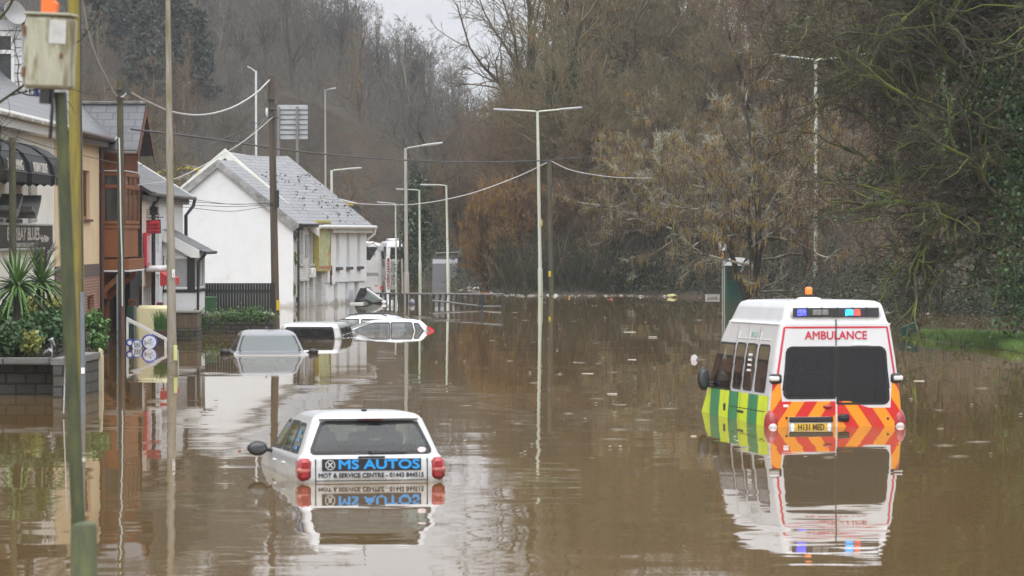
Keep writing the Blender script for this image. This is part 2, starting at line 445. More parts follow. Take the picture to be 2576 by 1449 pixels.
# ------------------------------------------------------------------ trees: branches grown level by level
def _perp(D, rng):
    q = rng.normal(size=D.shape); q -= (q * D).sum(-1, keepdims=True) * D
    return q / np.linalg.norm(q, axis=-1, keepdims=True)
def _unit(a): return a / np.maximum(np.linalg.norm(a, axis=-1, keepdims=True), 1e-9)
def grow(rng, starts, dirs, L, r, levels):
    """levels: dicts k (segments), wig, trop (vector), n (children), a (angle range), ratio, rr (radius ratio), t0, tip"""
    P = np.atleast_2d(np.array(starts, float)); D = _unit(np.atleast_2d(np.array(dirs, float)))
    L = np.broadcast_to(np.array(L, float), (len(P),)).copy(); r = np.broadcast_to(np.array(r, float), (len(P),)).copy()
    out = []
    for lv in levels:
        K = lv['k']; n = len(P)
        pts = np.zeros((n, K + 1, 3)); rad = np.zeros((n, K + 1)); dd = np.zeros((n, K + 1, 3))
        pts[:, 0] = P; d = D.copy(); dd[:, 0] = d; trop = np.array(lv.get('trop', (0, 0, 0)), float)
        for i in range(K):
            d = _unit(d + rng.normal(size=d.shape) * lv.get('wig', .15) + trop)
            pts[:, i + 1] = pts[:, i] + d * (L / K)[:, None]; dd[:, i + 1] = d
        tt = np.linspace(0, 1, K + 1); tip = lv.get('tip', .35)
        rad[:] = r[:, None] * (1 - (1 - tip) * tt)[None]
        out.append((pts, rad))
        if 'n' not in lv: break
        c = lv['n']; t = rng.uniform(lv.get('t0', .25), 1, size=(n, c))
        t[:, 0] = 1.0
        f = t * K; i0 = np.minimum(f.astype(int), K - 1); fr = (f - i0)[..., None]
        idx = np.arange(n)[:, None]
        st = pts[idx, i0] * (1 - fr) + pts[idx, i0 + 1] * fr
        pd = dd[idx, np.minimum(i0 + 1, K)]
        a = rng.uniform(lv['a'][0], lv['a'][1], size=(n, c)); a[:, 0] *= .35
        q = _perp(pd, rng)
        nd_ = pd * np.cos(a)[..., None] + q * np.sin(a)[..., None]
        if 'flat' in lv: nd_[..., 2] *= lv['flat']
        Lr = lv['ratio'] * L[:, None] * rng.uniform(.65, 1.15, size=(n, c)) * (1 - lv.get('fall', .45) * (t - lv.get('t0', .25)))
        rr = r[:, None] * (1 - (1 - tip) * t) * lv['rr']
        P = st.reshape(-1, 3); D = _unit(nd_.reshape(-1, 3)); L = Lr.reshape(-1); r = np.maximum(rr.reshape(-1), lv.get('rmin', .006))
    return out
def tubes_np(groups, sides):
    """[(pts (n,K+1,3), rad (n,K+1))] -> vertex and quad arrays"""
    V = []; F = []; base = 0
    for (pts, rad), m in zip(groups, sides):
        n, K1, _ = pts.shape
        T = np.empty_like(pts); T[:, 1:-1] = pts[:, 2:] - pts[:, :-2]; T[:, 0] = pts[:, 1] - pts[:, 0]; T[:, -1] = pts[:, -1] - pts[:, -2]
        T = _unit(T)
        ref = np.where(np.abs(T[:, :1, 2:3]) < .8, np.array([0, 0, 1.]), np.array([1., 0, 0]))
        U = _unit(np.cross(T, np.broadcast_to(ref, T.shape))); Q = np.cross(T, U)
        a = 2 * np.pi * np.arange(m) / m
        v = pts[:, :, None] + (U[:, :, None] * np.cos(a)[None, None, :, None] + Q[:, :, None] * np.sin(a)[None, None, :, None]) * rad[:, :, None, None]
        V.append(v.reshape(-1, 3))
        i = np.arange(n)[:, None, None] * K1 * m + np.arange(K1 - 1)[None, :, None] * m
        k = np.arange(m)[None, None, :]; k2 = (k + 1) % m
        f = np.stack([i + k, i + k2, i + m + k2, i + m + k], -1).reshape(-1, 4) + base
        F.append(f); base += n * K1 * m
    return np.concatenate(V), np.concatenate(F)
def np_mesh(name, V, F, mat, smooth=True):
    me = bpy.data.meshes.new(name)
    me.vertices.add(len(V)); me.vertices.foreach_set('co', np.asarray(V, np.float32).ravel())
    k = F.shape[1]
    me.loops.add(F.size); me.loops.foreach_set('vertex_index', np.asarray(F, np.int32).ravel())
    me.polygons.add(len(F)); me.polygons.foreach_set('loop_start', np.arange(0, F.size, k, dtype=np.int32))
    me.polygons.foreach_set('loop_total', np.full(len(F), k, np.int32))
    if smooth: me.polygons.foreach_set('use_smooth', np.ones(len(F), bool))
    me.materials.append(mat); me.update(calc_edges=True)
    return me
def ends(groups, lv):
    p = groups[lv][0]; return p[:, 1:].reshape(-1, 3)
def drops(rng, pts, n, l0, l1, rad):
    """hanging catkins from twig points"""
    s = pts[rng.integers(0, len(pts), n)] + rng.normal(size=(n, 3)) * .05
    l = rng.uniform(l0, l1, n); e = s.copy(); e[:, 2] -= l; e[:, :2] += rng.normal(size=(n, 2)) * .03
    mid = (s + e) / 2 + rng.normal(size=(n, 3)) * .01
    p = np.stack([s, mid, e], 1); r = np.stack([np.full(n, rad * .6), np.full(n, rad), np.full(n, rad * .5)], 1)
    return tubes_np([(p, r)], [3])
def leaves(rng, pts, n, size, spread, up=.3):
    """pointed leaves scattered about points: two triangles folded on the midrib"""
    c = pts[rng.integers(0, len(pts), n)] + rng.normal(size=(n, 3)) * spread
    d = _unit(rng.normal(size=(n, 3)) + np.array([0, 0, -up])); q = _perp(d, rng); nn_ = np.cross(d, q)
    s = size * rng.uniform(.6, 1.3, n)[:, None]
    V = np.stack([c, c + d * s * .5 + q * s * .42 + nn_ * s * .12, c + d * s, c + d * s * .5 - q * s * .42 + nn_ * s * .12], 1).reshape(-1, 3)
    i = np.arange(n) * 4
    return V, np.concatenate([np.stack([i, i + 1, i + 2], -1), np.stack([i, i + 2, i + 3], -1)])
def tris(F): return F
def bark(name, c, c2, rnd=.2, amt=(.45, .65)):
    return M_(name, c, .9, .25, 2.5, c2, amt, 1.1, rnd=rnd, spec=.2)
BK_HILL = bark("grey_brown_twigs", (.128, .114, .098), (.104, .104, .078), .30)
BK_RED = bark("red_brown_twigs", (.165, .110, .070), (.125, .100, .058), .22)
BK_OLIVE = bark("olive_twigs", (.145, .118, .070), (.105, .100, .055), .22)
BK_TAN = bark("tan_twigs", (.20, .125, .055), (.15, .10, .05), .15)
BK_MOSS = bark("mossy_bark", (.060, .055, .036), (.125, .150, .028), .12, (.44, .60))
BK_LICH = bark("lichen_bark", (.105, .082, .056), (.34, .34, .27), .12, (.5, .58))
BK_DARK = bark("dark_trunk_bark", (.045, .038, .028), (.05, .06, .02), .2)
CATK = M_("catkin_yellow", (.26, .17, .040), .85, .3, 1.5, rnd=.15)
CATO = M_("catkin_orange", (.34, .19, .045), .85, .25, 1.5, rnd=.1)
IVY = M_("ivy_leaf", (.030, .060, .016), .45, .35, 4, (.06, .10, .02), (.55, .75), 3, rnd=.2)
IVYL = M_("bright_ivy_leaf", (.036, .085, .018), .4, .4, 4, (.09, .16, .03), (.5, .75), 3)
CONI = M_("conifer_needles", (.040, .050, .034), .8, .3, 2, rnd=.2)
BRAM = M_("bramble_leaf", (.030, .042, .018), .55, .4, 1.2, (.075, .055, .032), (.5, .65), .9)

def bare_tree(seed, H, bark_m, spread=.55, twig=.011, dens=1.0, lean=(0, 0), stems=1, up=.06, t0=.18):
    """one leafless tree of height about H: trunk part and crown part"""
    rng = np.random.default_rng(seed)
    n1, n2, n3 = int(14 * dens), int(9 * dens), int(7 * dens)
    a = rng.uniform(0, 6.28, stems); off = .25 * (stems > 1)
    st = np.stack([np.cos(a) * off, np.sin(a) * off, np.full(stems, -.6)], -1)
    di = np.stack([np.cos(a) * off * 1.1 + lean[0], np.sin(a) * off * 1.1 + lean[1], np.ones(stems)], -1)
    lv = [dict(k=8, wig=.07, trop=(0, 0, .03), n=n1, a=(spread * .7, spread * 1.6), ratio=.56, rr=.55, t0=t0, tip=.25, fall=.5),
          dict(k=6, wig=.16, trop=(0, 0, up), n=n2, a=(.45, 1.0), ratio=.48, rr=.55, t0=.2, tip=.3, rmin=.014),
          dict(k=4, wig=.18, trop=(0, 0, up * .6), n=n3, a=(.4, 1.0), ratio=.55, rr=.6, t0=.15, tip=.5, rmin=twig),
          dict(k=3, wig=.2, trop=(0, 0, up * .5), n=4, a=(.4, .9), ratio=.62, rr=.7, t0=.15, tip=.6, rmin=twig * .8),
          dict(k=2, wig=.2, tip=.5)]
    return grow(rng, st, di, H * .70, H * .016 + .02, lv), rng
def place_tree(name, meshes, label, cat, group, loc, rz, sc):
    """meshes: [(part name, mesh)], the first parts share data between copies"""
    t = thing(name, label, cat, loc, rz, group)
    t.scale = (sc, sc, sc)
    for pn, me in meshes: link(pn, me, t)
    return t
def tree_meshes(key, groups, bark_trunk, bark_crown, sides=(7, 4, 3, 3, 3)):
    V, F = tubes_np(groups[:1], sides[:1]); tr = np_mesh(key + "_trunk", V, F, bark_trunk)
    V, F = tubes_np(groups[1:], sides[1:]); cr = np_mesh(key + "_crown", V, F, bark_crown)
    return [("trunk", tr), ("crown", cr)]
RG = random.Random(11)

# hillside: four kinds of bare tree and two conifers, copied over the slope
hill_protos = []
# brushwood: upright twigs and saplings that cover the slopes
def brush(name, seed, n, xs, ys, h0, h1, mat, r=.02, keep=None):
    rng = np.random.default_rng(seed)
    Y = rng.uniform(*ys, n); X = rng.uniform(xs[0], xs[1], n) / FPX * Y
    Z = ground_z(X, Y); k = Z > .1
    if keep is not None: k &= keep(X, Y)
    X, Y, Z = X[k], Y[k], Z[k]; n = len(X)
    st = np.stack([X, Y, Z - .2], -1); di = rng.normal(size=(n, 3)) * .28; di[:, 2] = 1
    g = grow(rng, st, di, rng.uniform(h0, h1, n), r, [dict(k=4, wig=.14, n=5, a=(.25, .7), ratio=.45, rr=.7, t0=.25, tip=.4, rmin=r * .6), dict(k=2, wig=.2, tip=.5)])
    V, F = tubes_np(g, (3, 3))
    return kind(link(name, np_mesh(name, V, F, mat)), "stuff")
for i, (bk, H, sp) in enumerate(((BK_HILL, 12, .5), (BK_HILL, 13, .42), (BK_RED, 11, .55), (BK_OLIVE, 10, .6))):
    g, rng = bare_tree(40 + i, H, bk, sp, twig=.019, dens=.95, t0=.15)
    V, F = tubes_np(g[:-1], (6, 3, 3, 3)); hill_protos.append(np_mesh("hill_tree", V, F, bk))
def conifer(seed, H, rad):
    rng = np.random.default_rng(seed)
    V1, F1 = tubes_np([(np.array([[[0, 0, -1], [0, 0, H * .5], [0, 0, H]]], float), np.array([[.22, .14, .03]]))], [6])
    n = 110; h = H * (.22 + .78 * rng.uniform(0, 1, n) ** .9); a = rng.uniform(0, 6.28, n)
    L = rad * (1.08 - h / H) * rng.uniform(.55, 1.15, n) + .3
    d = np.stack([np.cos(a), np.sin(a), np.full(n, .05)], -1)
    g = grow(rng, np.stack([0 * h, 0 * h, h], -1), d, L, .035, [dict(k=5, wig=.06, trop=(0, 0, -.06), n=7, a=(.5, .9), ratio=.4, rr=.6, t0=.15), dict(k=2, wig=.1, trop=(0, 0, -.1))])
    pts = np.concatenate([ends(g, 0), ends(g, 1), ends(g, 1)])
    V2, F2 = leaves(rng, pts, 7000, .42, .13, .5)
    V3, F3 = tubes_np(g, (3, 3))
    return (np_mesh("conifer_trunk", np.concatenate([V1, V3]), np.concatenate([F1, F3 + len(V1)]), BK_DARK), np_mesh("conifer_crown", V2, F2, CONI, False))
con = [conifer(5, 15, 3.4), conifer(6, 13, 2.6)]

def hill_tree(px, Y, k, sc, lab, grp):
    X = (px - CX) / FPX * Y
    o = link("bare_tree", hill_protos[k]); o.location = (X, Y, gz(X, Y) - .3); o.rotation_euler = (RG.uniform(-.06, .06), RG.uniform(-.06, .06), RG.uniform(0, 6.28))
    o.scale = (sc * RG.uniform(.85, 1.1), sc * RG.uniform(.85, 1.1), sc)
    tag(o, lab, "tree", grp)
HL = ["pale grey-brown bare tree among the misty wood on the hillside", "tall slim grey bare tree among the misty wood on the hillside",
      "reddish-brown bare tree among the misty wood on the hillside", "olive-tinged bare tree among the misty wood on the hillside"]
brush("hillside_brushwood", 8, 15000, (-1250, 60), (236, 425), 1.5, 4.0, BK_HILL, .024)
rows = [(405, 18), (388, 19), (370, 19), (350, 19), (330, 19), (308, 19), (286, 18), (264, 16)]
for ri, (Y, n) in enumerate(rows):
    lo, hi = 120, 1330 - max(0, 4 - ri) * 12
    for i in range(n):
        px = lo + (hi - lo) * (i + RG.uniform(.1, .9)) / n; y = Y + RG.uniform(-9, 9)
        X = (px - CX) / FPX * y
        if y < 335 and -11.5 < X < -6.0: continue
        if y < 300 and X > -6.0: continue
        k = RG.choice([0, 0, 1, 1, 2] if ri < 5 else [0, 1, 2, 2, 3])
        hill_tree(px, y, k, RG.uniform(.8, 1.1) * (1.0 if ri < 5 else .85), HL[k], "bare trees of the hillside wood")
for px, Y, k, s in ((372, 300, 0, .74), (442, 314, 0, .78), (500, 306, 1, .72), (330, 322, 1, .85), (572, 372, 0, 1.0), (590, 395, 1, 1.0), (265, 318, 0, .9), (405, 330, 1, .9)):
    X = (px - CX) / FPX * Y
    place_tree("conifer_tree", [("trunk", con[k][0]), ("crown", con[k][1])], "dark green-grey conifer standing out of the bare hillside wood", "conifer", "conifers on the hillside", (X, Y, gz(X, Y)), RG.uniform(0, 6), s)
# ------------------------------------------------------------------ the wood along the far bank
def proto(seed, H, bk, trunk_bk, catk=0, catm=None, cl=(.12, .3), ivy=0, **kw):
    g, rng = bare_tree(seed, H, bk, **kw)
    ms = tree_meshes("bank", g, trunk_bk, bk)
    if catk:
        V, F = drops(rng, np.concatenate([ends(g, 3), ends(g, 2)]), catk, cl[0], cl[1], .018); ms.append(("catkin_blossom", np_mesh("catkin_blossom", V, F, catm or CATK)))
    if ivy:
        tp = g[0][0].reshape(-1, 3); lo = tp[tp[:, 2] < H * .5]
        l1 = g[1][0][:, :3].reshape(-1, 3); l1 = l1[l1[:, 2] < H * .5]
        p = np.concatenate([lo] * 4 + [l1[rng.integers(0, max(1, len(l1)), 20)]] if len(l1) else [lo])
        # fill between trunk points
        q = p[rng.integers(0, len(p) - 1, 400)] + rng.normal(size=(400, 3)) * np.array([.12, .12, .45])
        V, F = leaves(rng, q, ivy, .14, .11, .6); ms.append(("ivy", np_mesh("ivy", V, F, IVY, False)))
    return ms
P_RED = [proto(101, 12, BK_RED, BK_DARK, spread=.5, dens=1.1), proto(102, 10, BK_RED, BK_RED, spread=.6, dens=1.1, stems=3)]
P_OLV = [proto(103, 13, BK_OLIVE, BK_DARK, 260, CATO, spread=.55, dens=1.1), proto(104, 11, BK_OLIVE, BK_DARK, 300, CATK, spread=.65, dens=1.1, stems=2)]
P_ALD = [proto(105, 12, BK_LICH, BK_DARK, 1300, CATK, (.15, .38), spread=.8, dens=1.1, up=-.01), proto(106, 10, BK_LICH, BK_DARK, 1400, CATK, (.15, .38), spread=.9, dens=1.05, up=-.02, stems=2)]
P_IVY = [proto(107, 15, BK_OLIVE, BK_DARK, 260, CATO, ivy=9000, spread=.6, dens=1.05, lean=(-.12, 0)), proto(108, 14, BK_HILL, BK_DARK, ivy=9000, spread=.5, dens=1.0)]
P_HAZ = [proto(109, 6.0, BK_TAN, BK_TAN, 2600, CATO, (.12, .3), spread=.35, dens=1.0, stems=9), proto(110, 5.2, BK_RED, BK_RED, 700, CATO, (.1, .25), spread=.4, dens=1.0, stems=9)]
def bank_tree(pr, px, Y, sc, label, group=None, name="bare_tree", rz=None, dz=0):
    X = (px - CX) / FPX * Y
    return place_tree(name, pr, label, "tree" if name != "hazel_bush" else "bush", group, (X, Y, max(gz(X, Y), -.3) - .2 + dz), RG.uniform(0, 6.28) if rz is None else rz, sc)
# the ones that can be told apart
bank_tree(P_HAZ[0], 1262, 179, 1.0, "golden hazel bush with yellow catkins at the corner of the wood", name="hazel_bush")
bank_tree(P_HAZ[0], 1238, 181, .8, "smaller golden hazel bush at the tip of the wood beside the kiosk", name="hazel_bush", rz=1.0)
bank_tree(P_HAZ[1], 1320, 179, 1.05, "red-brown thicket of upright twigs behind the tall double lamp post", name="hazel_bush")
bank_tree(P_HAZ[1], 1415, 180, 1.1, "red-brown thicket of upright twigs behind the dark wooden pole by the rubbish", name="hazel_bush")
bank_tree(P_IVY[0], 1478, 184, 1.08, "tall tree with an ivy-clad leaning trunk, its crown against the sky", name="ivy_clad_tree", rz=.3)
bank_tree(P_IVY[0], 1385, 192, 1.15, "tall bare tree spreading its open crown over the gap of sky", name="ivy_clad_tree", rz=2.2)
P_TALL = [proto(111, 20, BK_OLIVE, BK_DARK, spread=.55, dens=1.15, t0=.3), proto(112, 19, BK_RED, BK_DARK, spread=.5, dens=1.15, t0=.3)]
bank_tree(P_TALL[0], 1345, 196, 1.0, "tallest bare tree, its thin top twigs against the gap of sky", rz=.5)
bank_tree(P_TALL[1], 1440, 202, 1.0, "tall reddish bare tree next to the tallest one by the sky gap", rz=1.5)
bank_tree(P_TALL[0], 1540, 206, 1.02, "tall olive bare tree rising out of the top of the picture behind the alders", rz=3.5)
bank_tree(P_IVY[1], 1110, 236, .9, "tree with a dark ivy-covered trunk behind the grey kiosk", name="ivy_clad_tree")
bank_tree(P_IVY[1], 1150, 250, 1.0, "bare tree with ivy up its trunk, just beyond the grey kiosk", name="ivy_clad_tree", rz=2)
bank_tree(P_IVY[1], 1085, 305, .9, "ivy-wrapped tree beside the white coaches", name="ivy_clad_tree", rz=4)
bank_tree(P_ALD[0], 1655, 173, .95, "alder hung with catkins, its twigs reaching low over the white rubbish bags", name="alder_tree", rz=1.1)
bank_tree(P_ALD[1], 1735, 171, .95, "broad catkin-laden alder between the rubbish bags and the bus shelter", name="alder_tree", rz=2.1)
bank_tree(P_ALD[0], 1885, 151, 1.15, "catkin-hung alder with a dark trunk in front of the bus shelter", name="alder_tree", rz=4.0)
bank_tree(P_ALD[1], 1915, 149.5, .95, "second catkin-hung alder growing against the trunk before the bus shelter", name="alder_tree", rz=3.4)
bank_tree(P_ALD[1], 2010, 164, 1.0, "lichen-grey alder behind the roof of the ambulance", name="alder_tree", rz=5.2)
LB = {0: "red-brown bare tree in the dense wood behind the flood bank", 1: "many-stemmed red-brown bare tree in the dense wood behind the flood bank",
      2: "olive bare tree in the dense wood behind the flood bank", 3: "twin-stemmed olive bare tree in the dense wood behind the flood bank", 4: "catkin-hung bare tree in the dense wood behind the flood bank"}
ALLP = P_RED + P_OLV + [P_ALD[0]]
GB = "bare trees of the bank wood"
def fill(Y, lo, hi, n, ks, s0, s1, jy=4):
    for i in range(n):
        px = lo + (hi - lo) * (i + RG.uniform(.15, .85)) / n; y = Y + RG.uniform(-jy, jy)
        k = RG.choice(ks)
        bank_tree(ALLP[k], px, y, RG.uniform(s0, s1), LB[k], GB)
fill(182, 1380, 2000, 8, [0, 1, 2, 4, 3], .8, 1.0)
fill(170, 2050, 2700, 7, [0, 1, 3, 4], .85, 1.05, 6)
fill(150, 2250, 2720, 5, [1, 3, 2], .75, .95, 5)
fill(190, 1330, 2620, 15, [0, 1, 2, 3], .95, 1.2)
fill(207, 1350, 2620, 14, [0, 1, 2, 3], 1.0, 1.25)
fill(228, 1400, 2620, 12, [0, 0, 1, 2], 1.1, 1.35, 8)
fill(250, 1450, 2640, 11, [0, 0, 1, 2], 1.1, 1.35, 8)
fill(215, 1125, 1300, 4, [1, 2, 0], .6, .75)
fill(256, 1130, 1310, 4, [0, 2, 1], .75, .95, 6)
fill(298, 1090, 1330, 5, [0, 1, 2], .8, 1.0, 8)
brush("bank_brushwood", 9, 7000, (-20, 1400), (128, 262), 1.2, 3.6, BK_RED, .016)
brush("bankside_thicket", 19, 5200, (-110, 760), (171, 182), .7, 2.3, BK_DARK, .016)
# behind the houses
LH = ["bare olive tree behind the roofs of the terrace", "twiggy bare tree behind the white gabled house"]
for px, Y, k, s in ((380, 150, 3, .6), (430, 172, 1, .62), (345, 178, 3, .7), (480, 195, 1, .7), (560, 205, 0, .7), (640, 212, 1, .7), (720, 215, 1, .7), (790, 222, 0, .7), (860, 226, 1, .7), (300, 190, 0, .9), (230, 165, 3, .9), (150, 172, 1, 1.0), (840, 256, 0, .85), (690, 250, 0, .9), (610, 248, 0, .9), (530, 244, 1, .9), (760, 246, 0, .9)):
    bank_tree(ALLP[k], px, Y, s, LH[0 if px < 500 else 1], "trees behind the houses")

# low growth along the water's edge
def scrub(name, spots, per, size, mat, hgt):
    rng = np.random.default_rng(77); Vs = []; Fs = []; b = 0
    for px, py, wd in spots:
        c = W(px, py); n = int(per * wd)
        p = np.stack([c.x + rng.normal(size=n) * wd * .5, c.y + 1.2 + rng.normal(size=n) * .9, np.abs(rng.normal(size=n)) * hgt * .5], -1)
        p[:, 2] += np.maximum(ground_z(p[:, 0], p[:, 1]), 0)
        V, F = leaves(rng, p, n, size, .12, .2); Vs.append(V); Fs.append(F + b); b += len(V)
    return kind(link(name, np_mesh(name, np.concatenate(Vs), np.concatenate(Fs), mat, False)), "stuff")
sp = []
x_ = 1110
while x_ < 2700:
    yb = np.interp(x_, [1100, 1190, 1270, 1500, 2000, 2120, 2300, 2600], [716, 722, 738, 741, 748, 766, 786, 796]); sp.append((x_, float(yb), RG.uniform(.7, 1.6))); x_ += RG.uniform(16, 34)
scrub("undergrowth", sp + [(1040, 700, 1.5), (1060, 704, 1.5), (1085, 712, 1.2), (1050, 700, .8)], 900, .09, BRAM, 1.5)
rng = np.random.default_rng(3)
# ivy-smothered bush by the coaches
pp = np.stack([rng.normal(size=1500) * .5, rng.normal(size=1500) * .8, np.abs(rng.uniform(0, 6.2, 1500))], -1); pp[:, :2] *= (1.05 - pp[:, 2:3] / 8)
V, F = leaves(rng, pp, 16000, .2, .18, .4)
o = link("ivy_bush", np_mesh("ivy_bush", V, F, IVY, False)); c_ = at(1046, 700, 232); o.location = (c_.x, 232, 0)
tag(o, "tall dark ivy bush rising from the water beside the coaches", "bush")

# the big mossy tree that reaches over the water from beyond the frame
rng = np.random.default_rng(21)
tx, ty = (2660 - CX) / FPX * 92, 92.0
trunk_p = np.array([[[tx, ty, -1], [tx - .2, ty, 2], [tx - .1, ty + .2, 5], [tx - .4, ty, 8.5], [tx - .9, ty, 13]]]); trunk_r = np.array([[.5, .42, .36, .28, .15]])
nb = 70
h = rng.uniform(2.9, 11.8, nb); az = rng.uniform(-.95, .95, nb) + np.pi; az[:6] += np.pi * .6
st = np.stack([np.interp(h, trunk_p[0, :, 2], trunk_p[0, :, 0]), np.interp(h, trunk_p[0, :, 2], trunk_p[0, :, 1]), h], -1)
el = np.interp(h, [2, 5, 9, 11.5], [.26, .36, .45, .75]) + rng.normal(size=nb) * .12
di = np.stack([np.cos(az) * np.cos(el), np.sin(az) * np.cos(el), np.sin(el)], -1)
g = grow(rng, st, di, rng.uniform(4.5, 8.2, nb), np.interp(h, [2, 11], [.12, .085]),
         [dict(k=13, wig=.19, trop=(0, 0, -.02), n=13, a=(.35, .85), ratio=.45, rr=.6, t0=.18, tip=.22, fall=.4, rmin=.02),
          dict(k=7, wig=.27, trop=(0, 0, .0), n=7, a=(.4, 1.1), ratio=.48, rr=.6, t0=.15, tip=.35, rmin=.011),
          dict(k=4, wig=.34, trop=(0, 0, .04), n=5, a=(.5, 1.2), ratio=.5, rr=.7, t0=.15, tip=.5, rmin=.007),
          dict(k=2, wig=.2, tip=.5)])
tb = thing("mossy_tree", "big mossy bare tree with ivy, its long branches hanging over the grass and ambulance", "tree", (0, 0, 0))
V, F = tubes_np([(trunk_p, trunk_r)], [10]); link("trunk", np_mesh("trunk", V, F, BK_MOSS), tb)
V, F = tubes_np(g[:2], (7, 5)); link("limbs", np_mesh("limbs", V, F, BK_MOSS), tb)
V, F = tubes_np(g[2:], (3, 3)); link("twigs", np_mesh("twigs", V, F, bark("mossy_twigs", (.062, .052, .036), (.150, .155, .105), .05, (.55, .66))), tb)
tp = trunk_p[0]; q = []
for _ in range(900):
    k = rng.integers(0, len(tp) - 1); f = rng.uniform(); c = tp[k] * (1 - f) + tp[k + 1] * f; a = rng.uniform(0, 6.28); q.append(c + np.array([math.cos(a), math.sin(a), 0]) * rng.uniform(.3, 1.9))
sel = g[0][0][rng.choice(nb, 22, False)][:, :6].reshape(-1, 3)
sel2 = g[1][0][rng.choice(len(g[1][0]), 60, False)].reshape(-1, 3)
q2 = np.stack([rng.normal((2575 - CX) / FPX * 90, .5, 900), rng.normal(90.5, .7, 900), rng.uniform(.6, 13, 900)], -1); q2[:, 0] += .35 * np.sin(q2[:, 2] * 1.7)
V, F = leaves(rng, np.concatenate([np.array(q), q2]), 19000, .11, .2, .5); V2, F2 = leaves(rng, sel, 13000, .11, .16, .5)
V3, F3 = leaves(rng, sel2, 5000, .10, .12, .5)
link("ivy", np_mesh("ivy", np.concatenate([V, V2, V3]), np.concatenate([F, F2 + len(V), F3 + len(V) + len(V2)]), IVYL, False), tb)

# grass bank standing out of the flood
m_gr = M_("wet_grass_soil", (.06, .09, .02), .9, .3, 1.5)
GP = [W(2262, 846), W(2330, 843), W(2450, 846), W(2700, 858), W(2700, 912), W(2500, 876), W(2380, 862), W(2300, 853)]
mb = MB(); top = [Vector((p.x, p.y, .05)) for p in GP]; cen = sum(top, Vector()) / len(top); cen.z = .16
inner = [p.lerp(cen, .35) + Vector((0, 0, .06)) for p in top]
n = len(GP); vs = [Vector((p.x, p.y, -.4)) for p in GP] + [Vector((p.x, p.y, -.02)) for p in GP] + inner + [cen]
fs = [(i, (i + 1) % n, n + (i + 1) % n, n + i) for i in range(n)] + [(n + i, n + (i + 1) % n, 2 * n + (i + 1) % n, 2 * n + i) for i in range(n)] + [(2 * n + i, 2 * n + (i + 1) % n, 3 * n) for i in range(n)]
mb.add(vs, fs); kind(mb.build("ground_bank", m_gr, smooth=True), "structure")
def tri_pick(rng, n):
    tri = [(top[i], top[(i + 1) % len(top)], cen) for i in range(len(top))]; ar = np.array([((b - a).cross(c - a)).length for a, b, c in tri]); k = rng.choice(len(tri), n, p=ar / ar.sum())
    u, v = rng.uniform(size=n), rng.uniform(size=n); s_ = u + v > 1; u[s_] = 1 - u[s_]; v[s_] = 1 - v[s_]
    A = np.array([tri[i][0][:] for i in k]); B = np.array([tri[i][1][:] for i in k]); C = np.array([tri[i][2][:] for i in k])
    return A + (B - A) * u[:, None] + (C - A) * v[:, None]
n = 26000; p = tri_pick(rng, n); p[:, 2] -= .03
hh = rng.uniform(.07, .22, n); d = rng.normal(size=(n, 3)) * .35; d[:, 2] = 1
a = rng.uniform(0, 6.28, n); wv = np.stack([np.cos(a), np.sin(a), 0 * a], -1) * .012
V = np.stack([p - wv, p + wv, p + d * hh[:, None]], 1).reshape(-1, 3); F = np.arange(3 * n).reshape(-1, 3)
kind(link("grass", np_mesh("grass", V, F, M_("grass_blade", (.10, .19, .025), .6, .35, 1.2, (.17, .20, .06), (.55, .75), 2), False)), "stuff")
# ------------------------------------------------------------------ vehicles
PAINT_W = M_("white_car_paint", (.66, .67, .68), .3, .05, 2, (.48, .46, .42), (.60, .85), 2.5, coat=.6, inside=(.03, .03, .032), tide=.05)
PAINT_S = M_("silver_car_paint", (.55, .56, .57), .3, .06, 2, (.42, .41, .38), (.62, .85), 2.5, coat=.6, metal=.15, inside=(.03, .03, .032), tide=.05)
PAINT_G = M_("grey_car_paint", (.115, .12, .13), .28, .08, 2, coat=.7, metal=.3, tide=.04, inside=(.04, .04, .042))
TRIM = M_("black_plastic_trim", (.022, .022, .024), .45, .2, 8)
RUBB = M_("window_seal", (.012, .012, .013), .5, .1, 5)
SEAT = M_("seat_cloth", (.030, .031, .034), .85, .2, 9)
CHROME = M_("bare_metal", (.55, .56, .57), .25, .1, 6, metal=.9)
REDL = M_("red_lens", (.30, .012, .016), .18, .25, 9, coat=.5)
CLRL = M_("clear_lens", (.55, .48, .46), .15, .15, 12, coat=.5)
GL = glass("clear_car_glass", (.72, .78, .78), .03)
GLD = glass("privacy_glass", (.30, .31, .32), .45, (.012, .012, .013))
BLK = M_("black_vinyl", (.014, .015, .018), .4, .1, 5)
WHT = M_("white_vinyl", (.78, .78, .78), .4, .05, 5)
BLUE_T = M_("blue_vinyl", (.02, .30, .72), .4, .05, 5)
RED_T = M_("red_vinyl", (.55, .03, .06), .4, .05, 5)

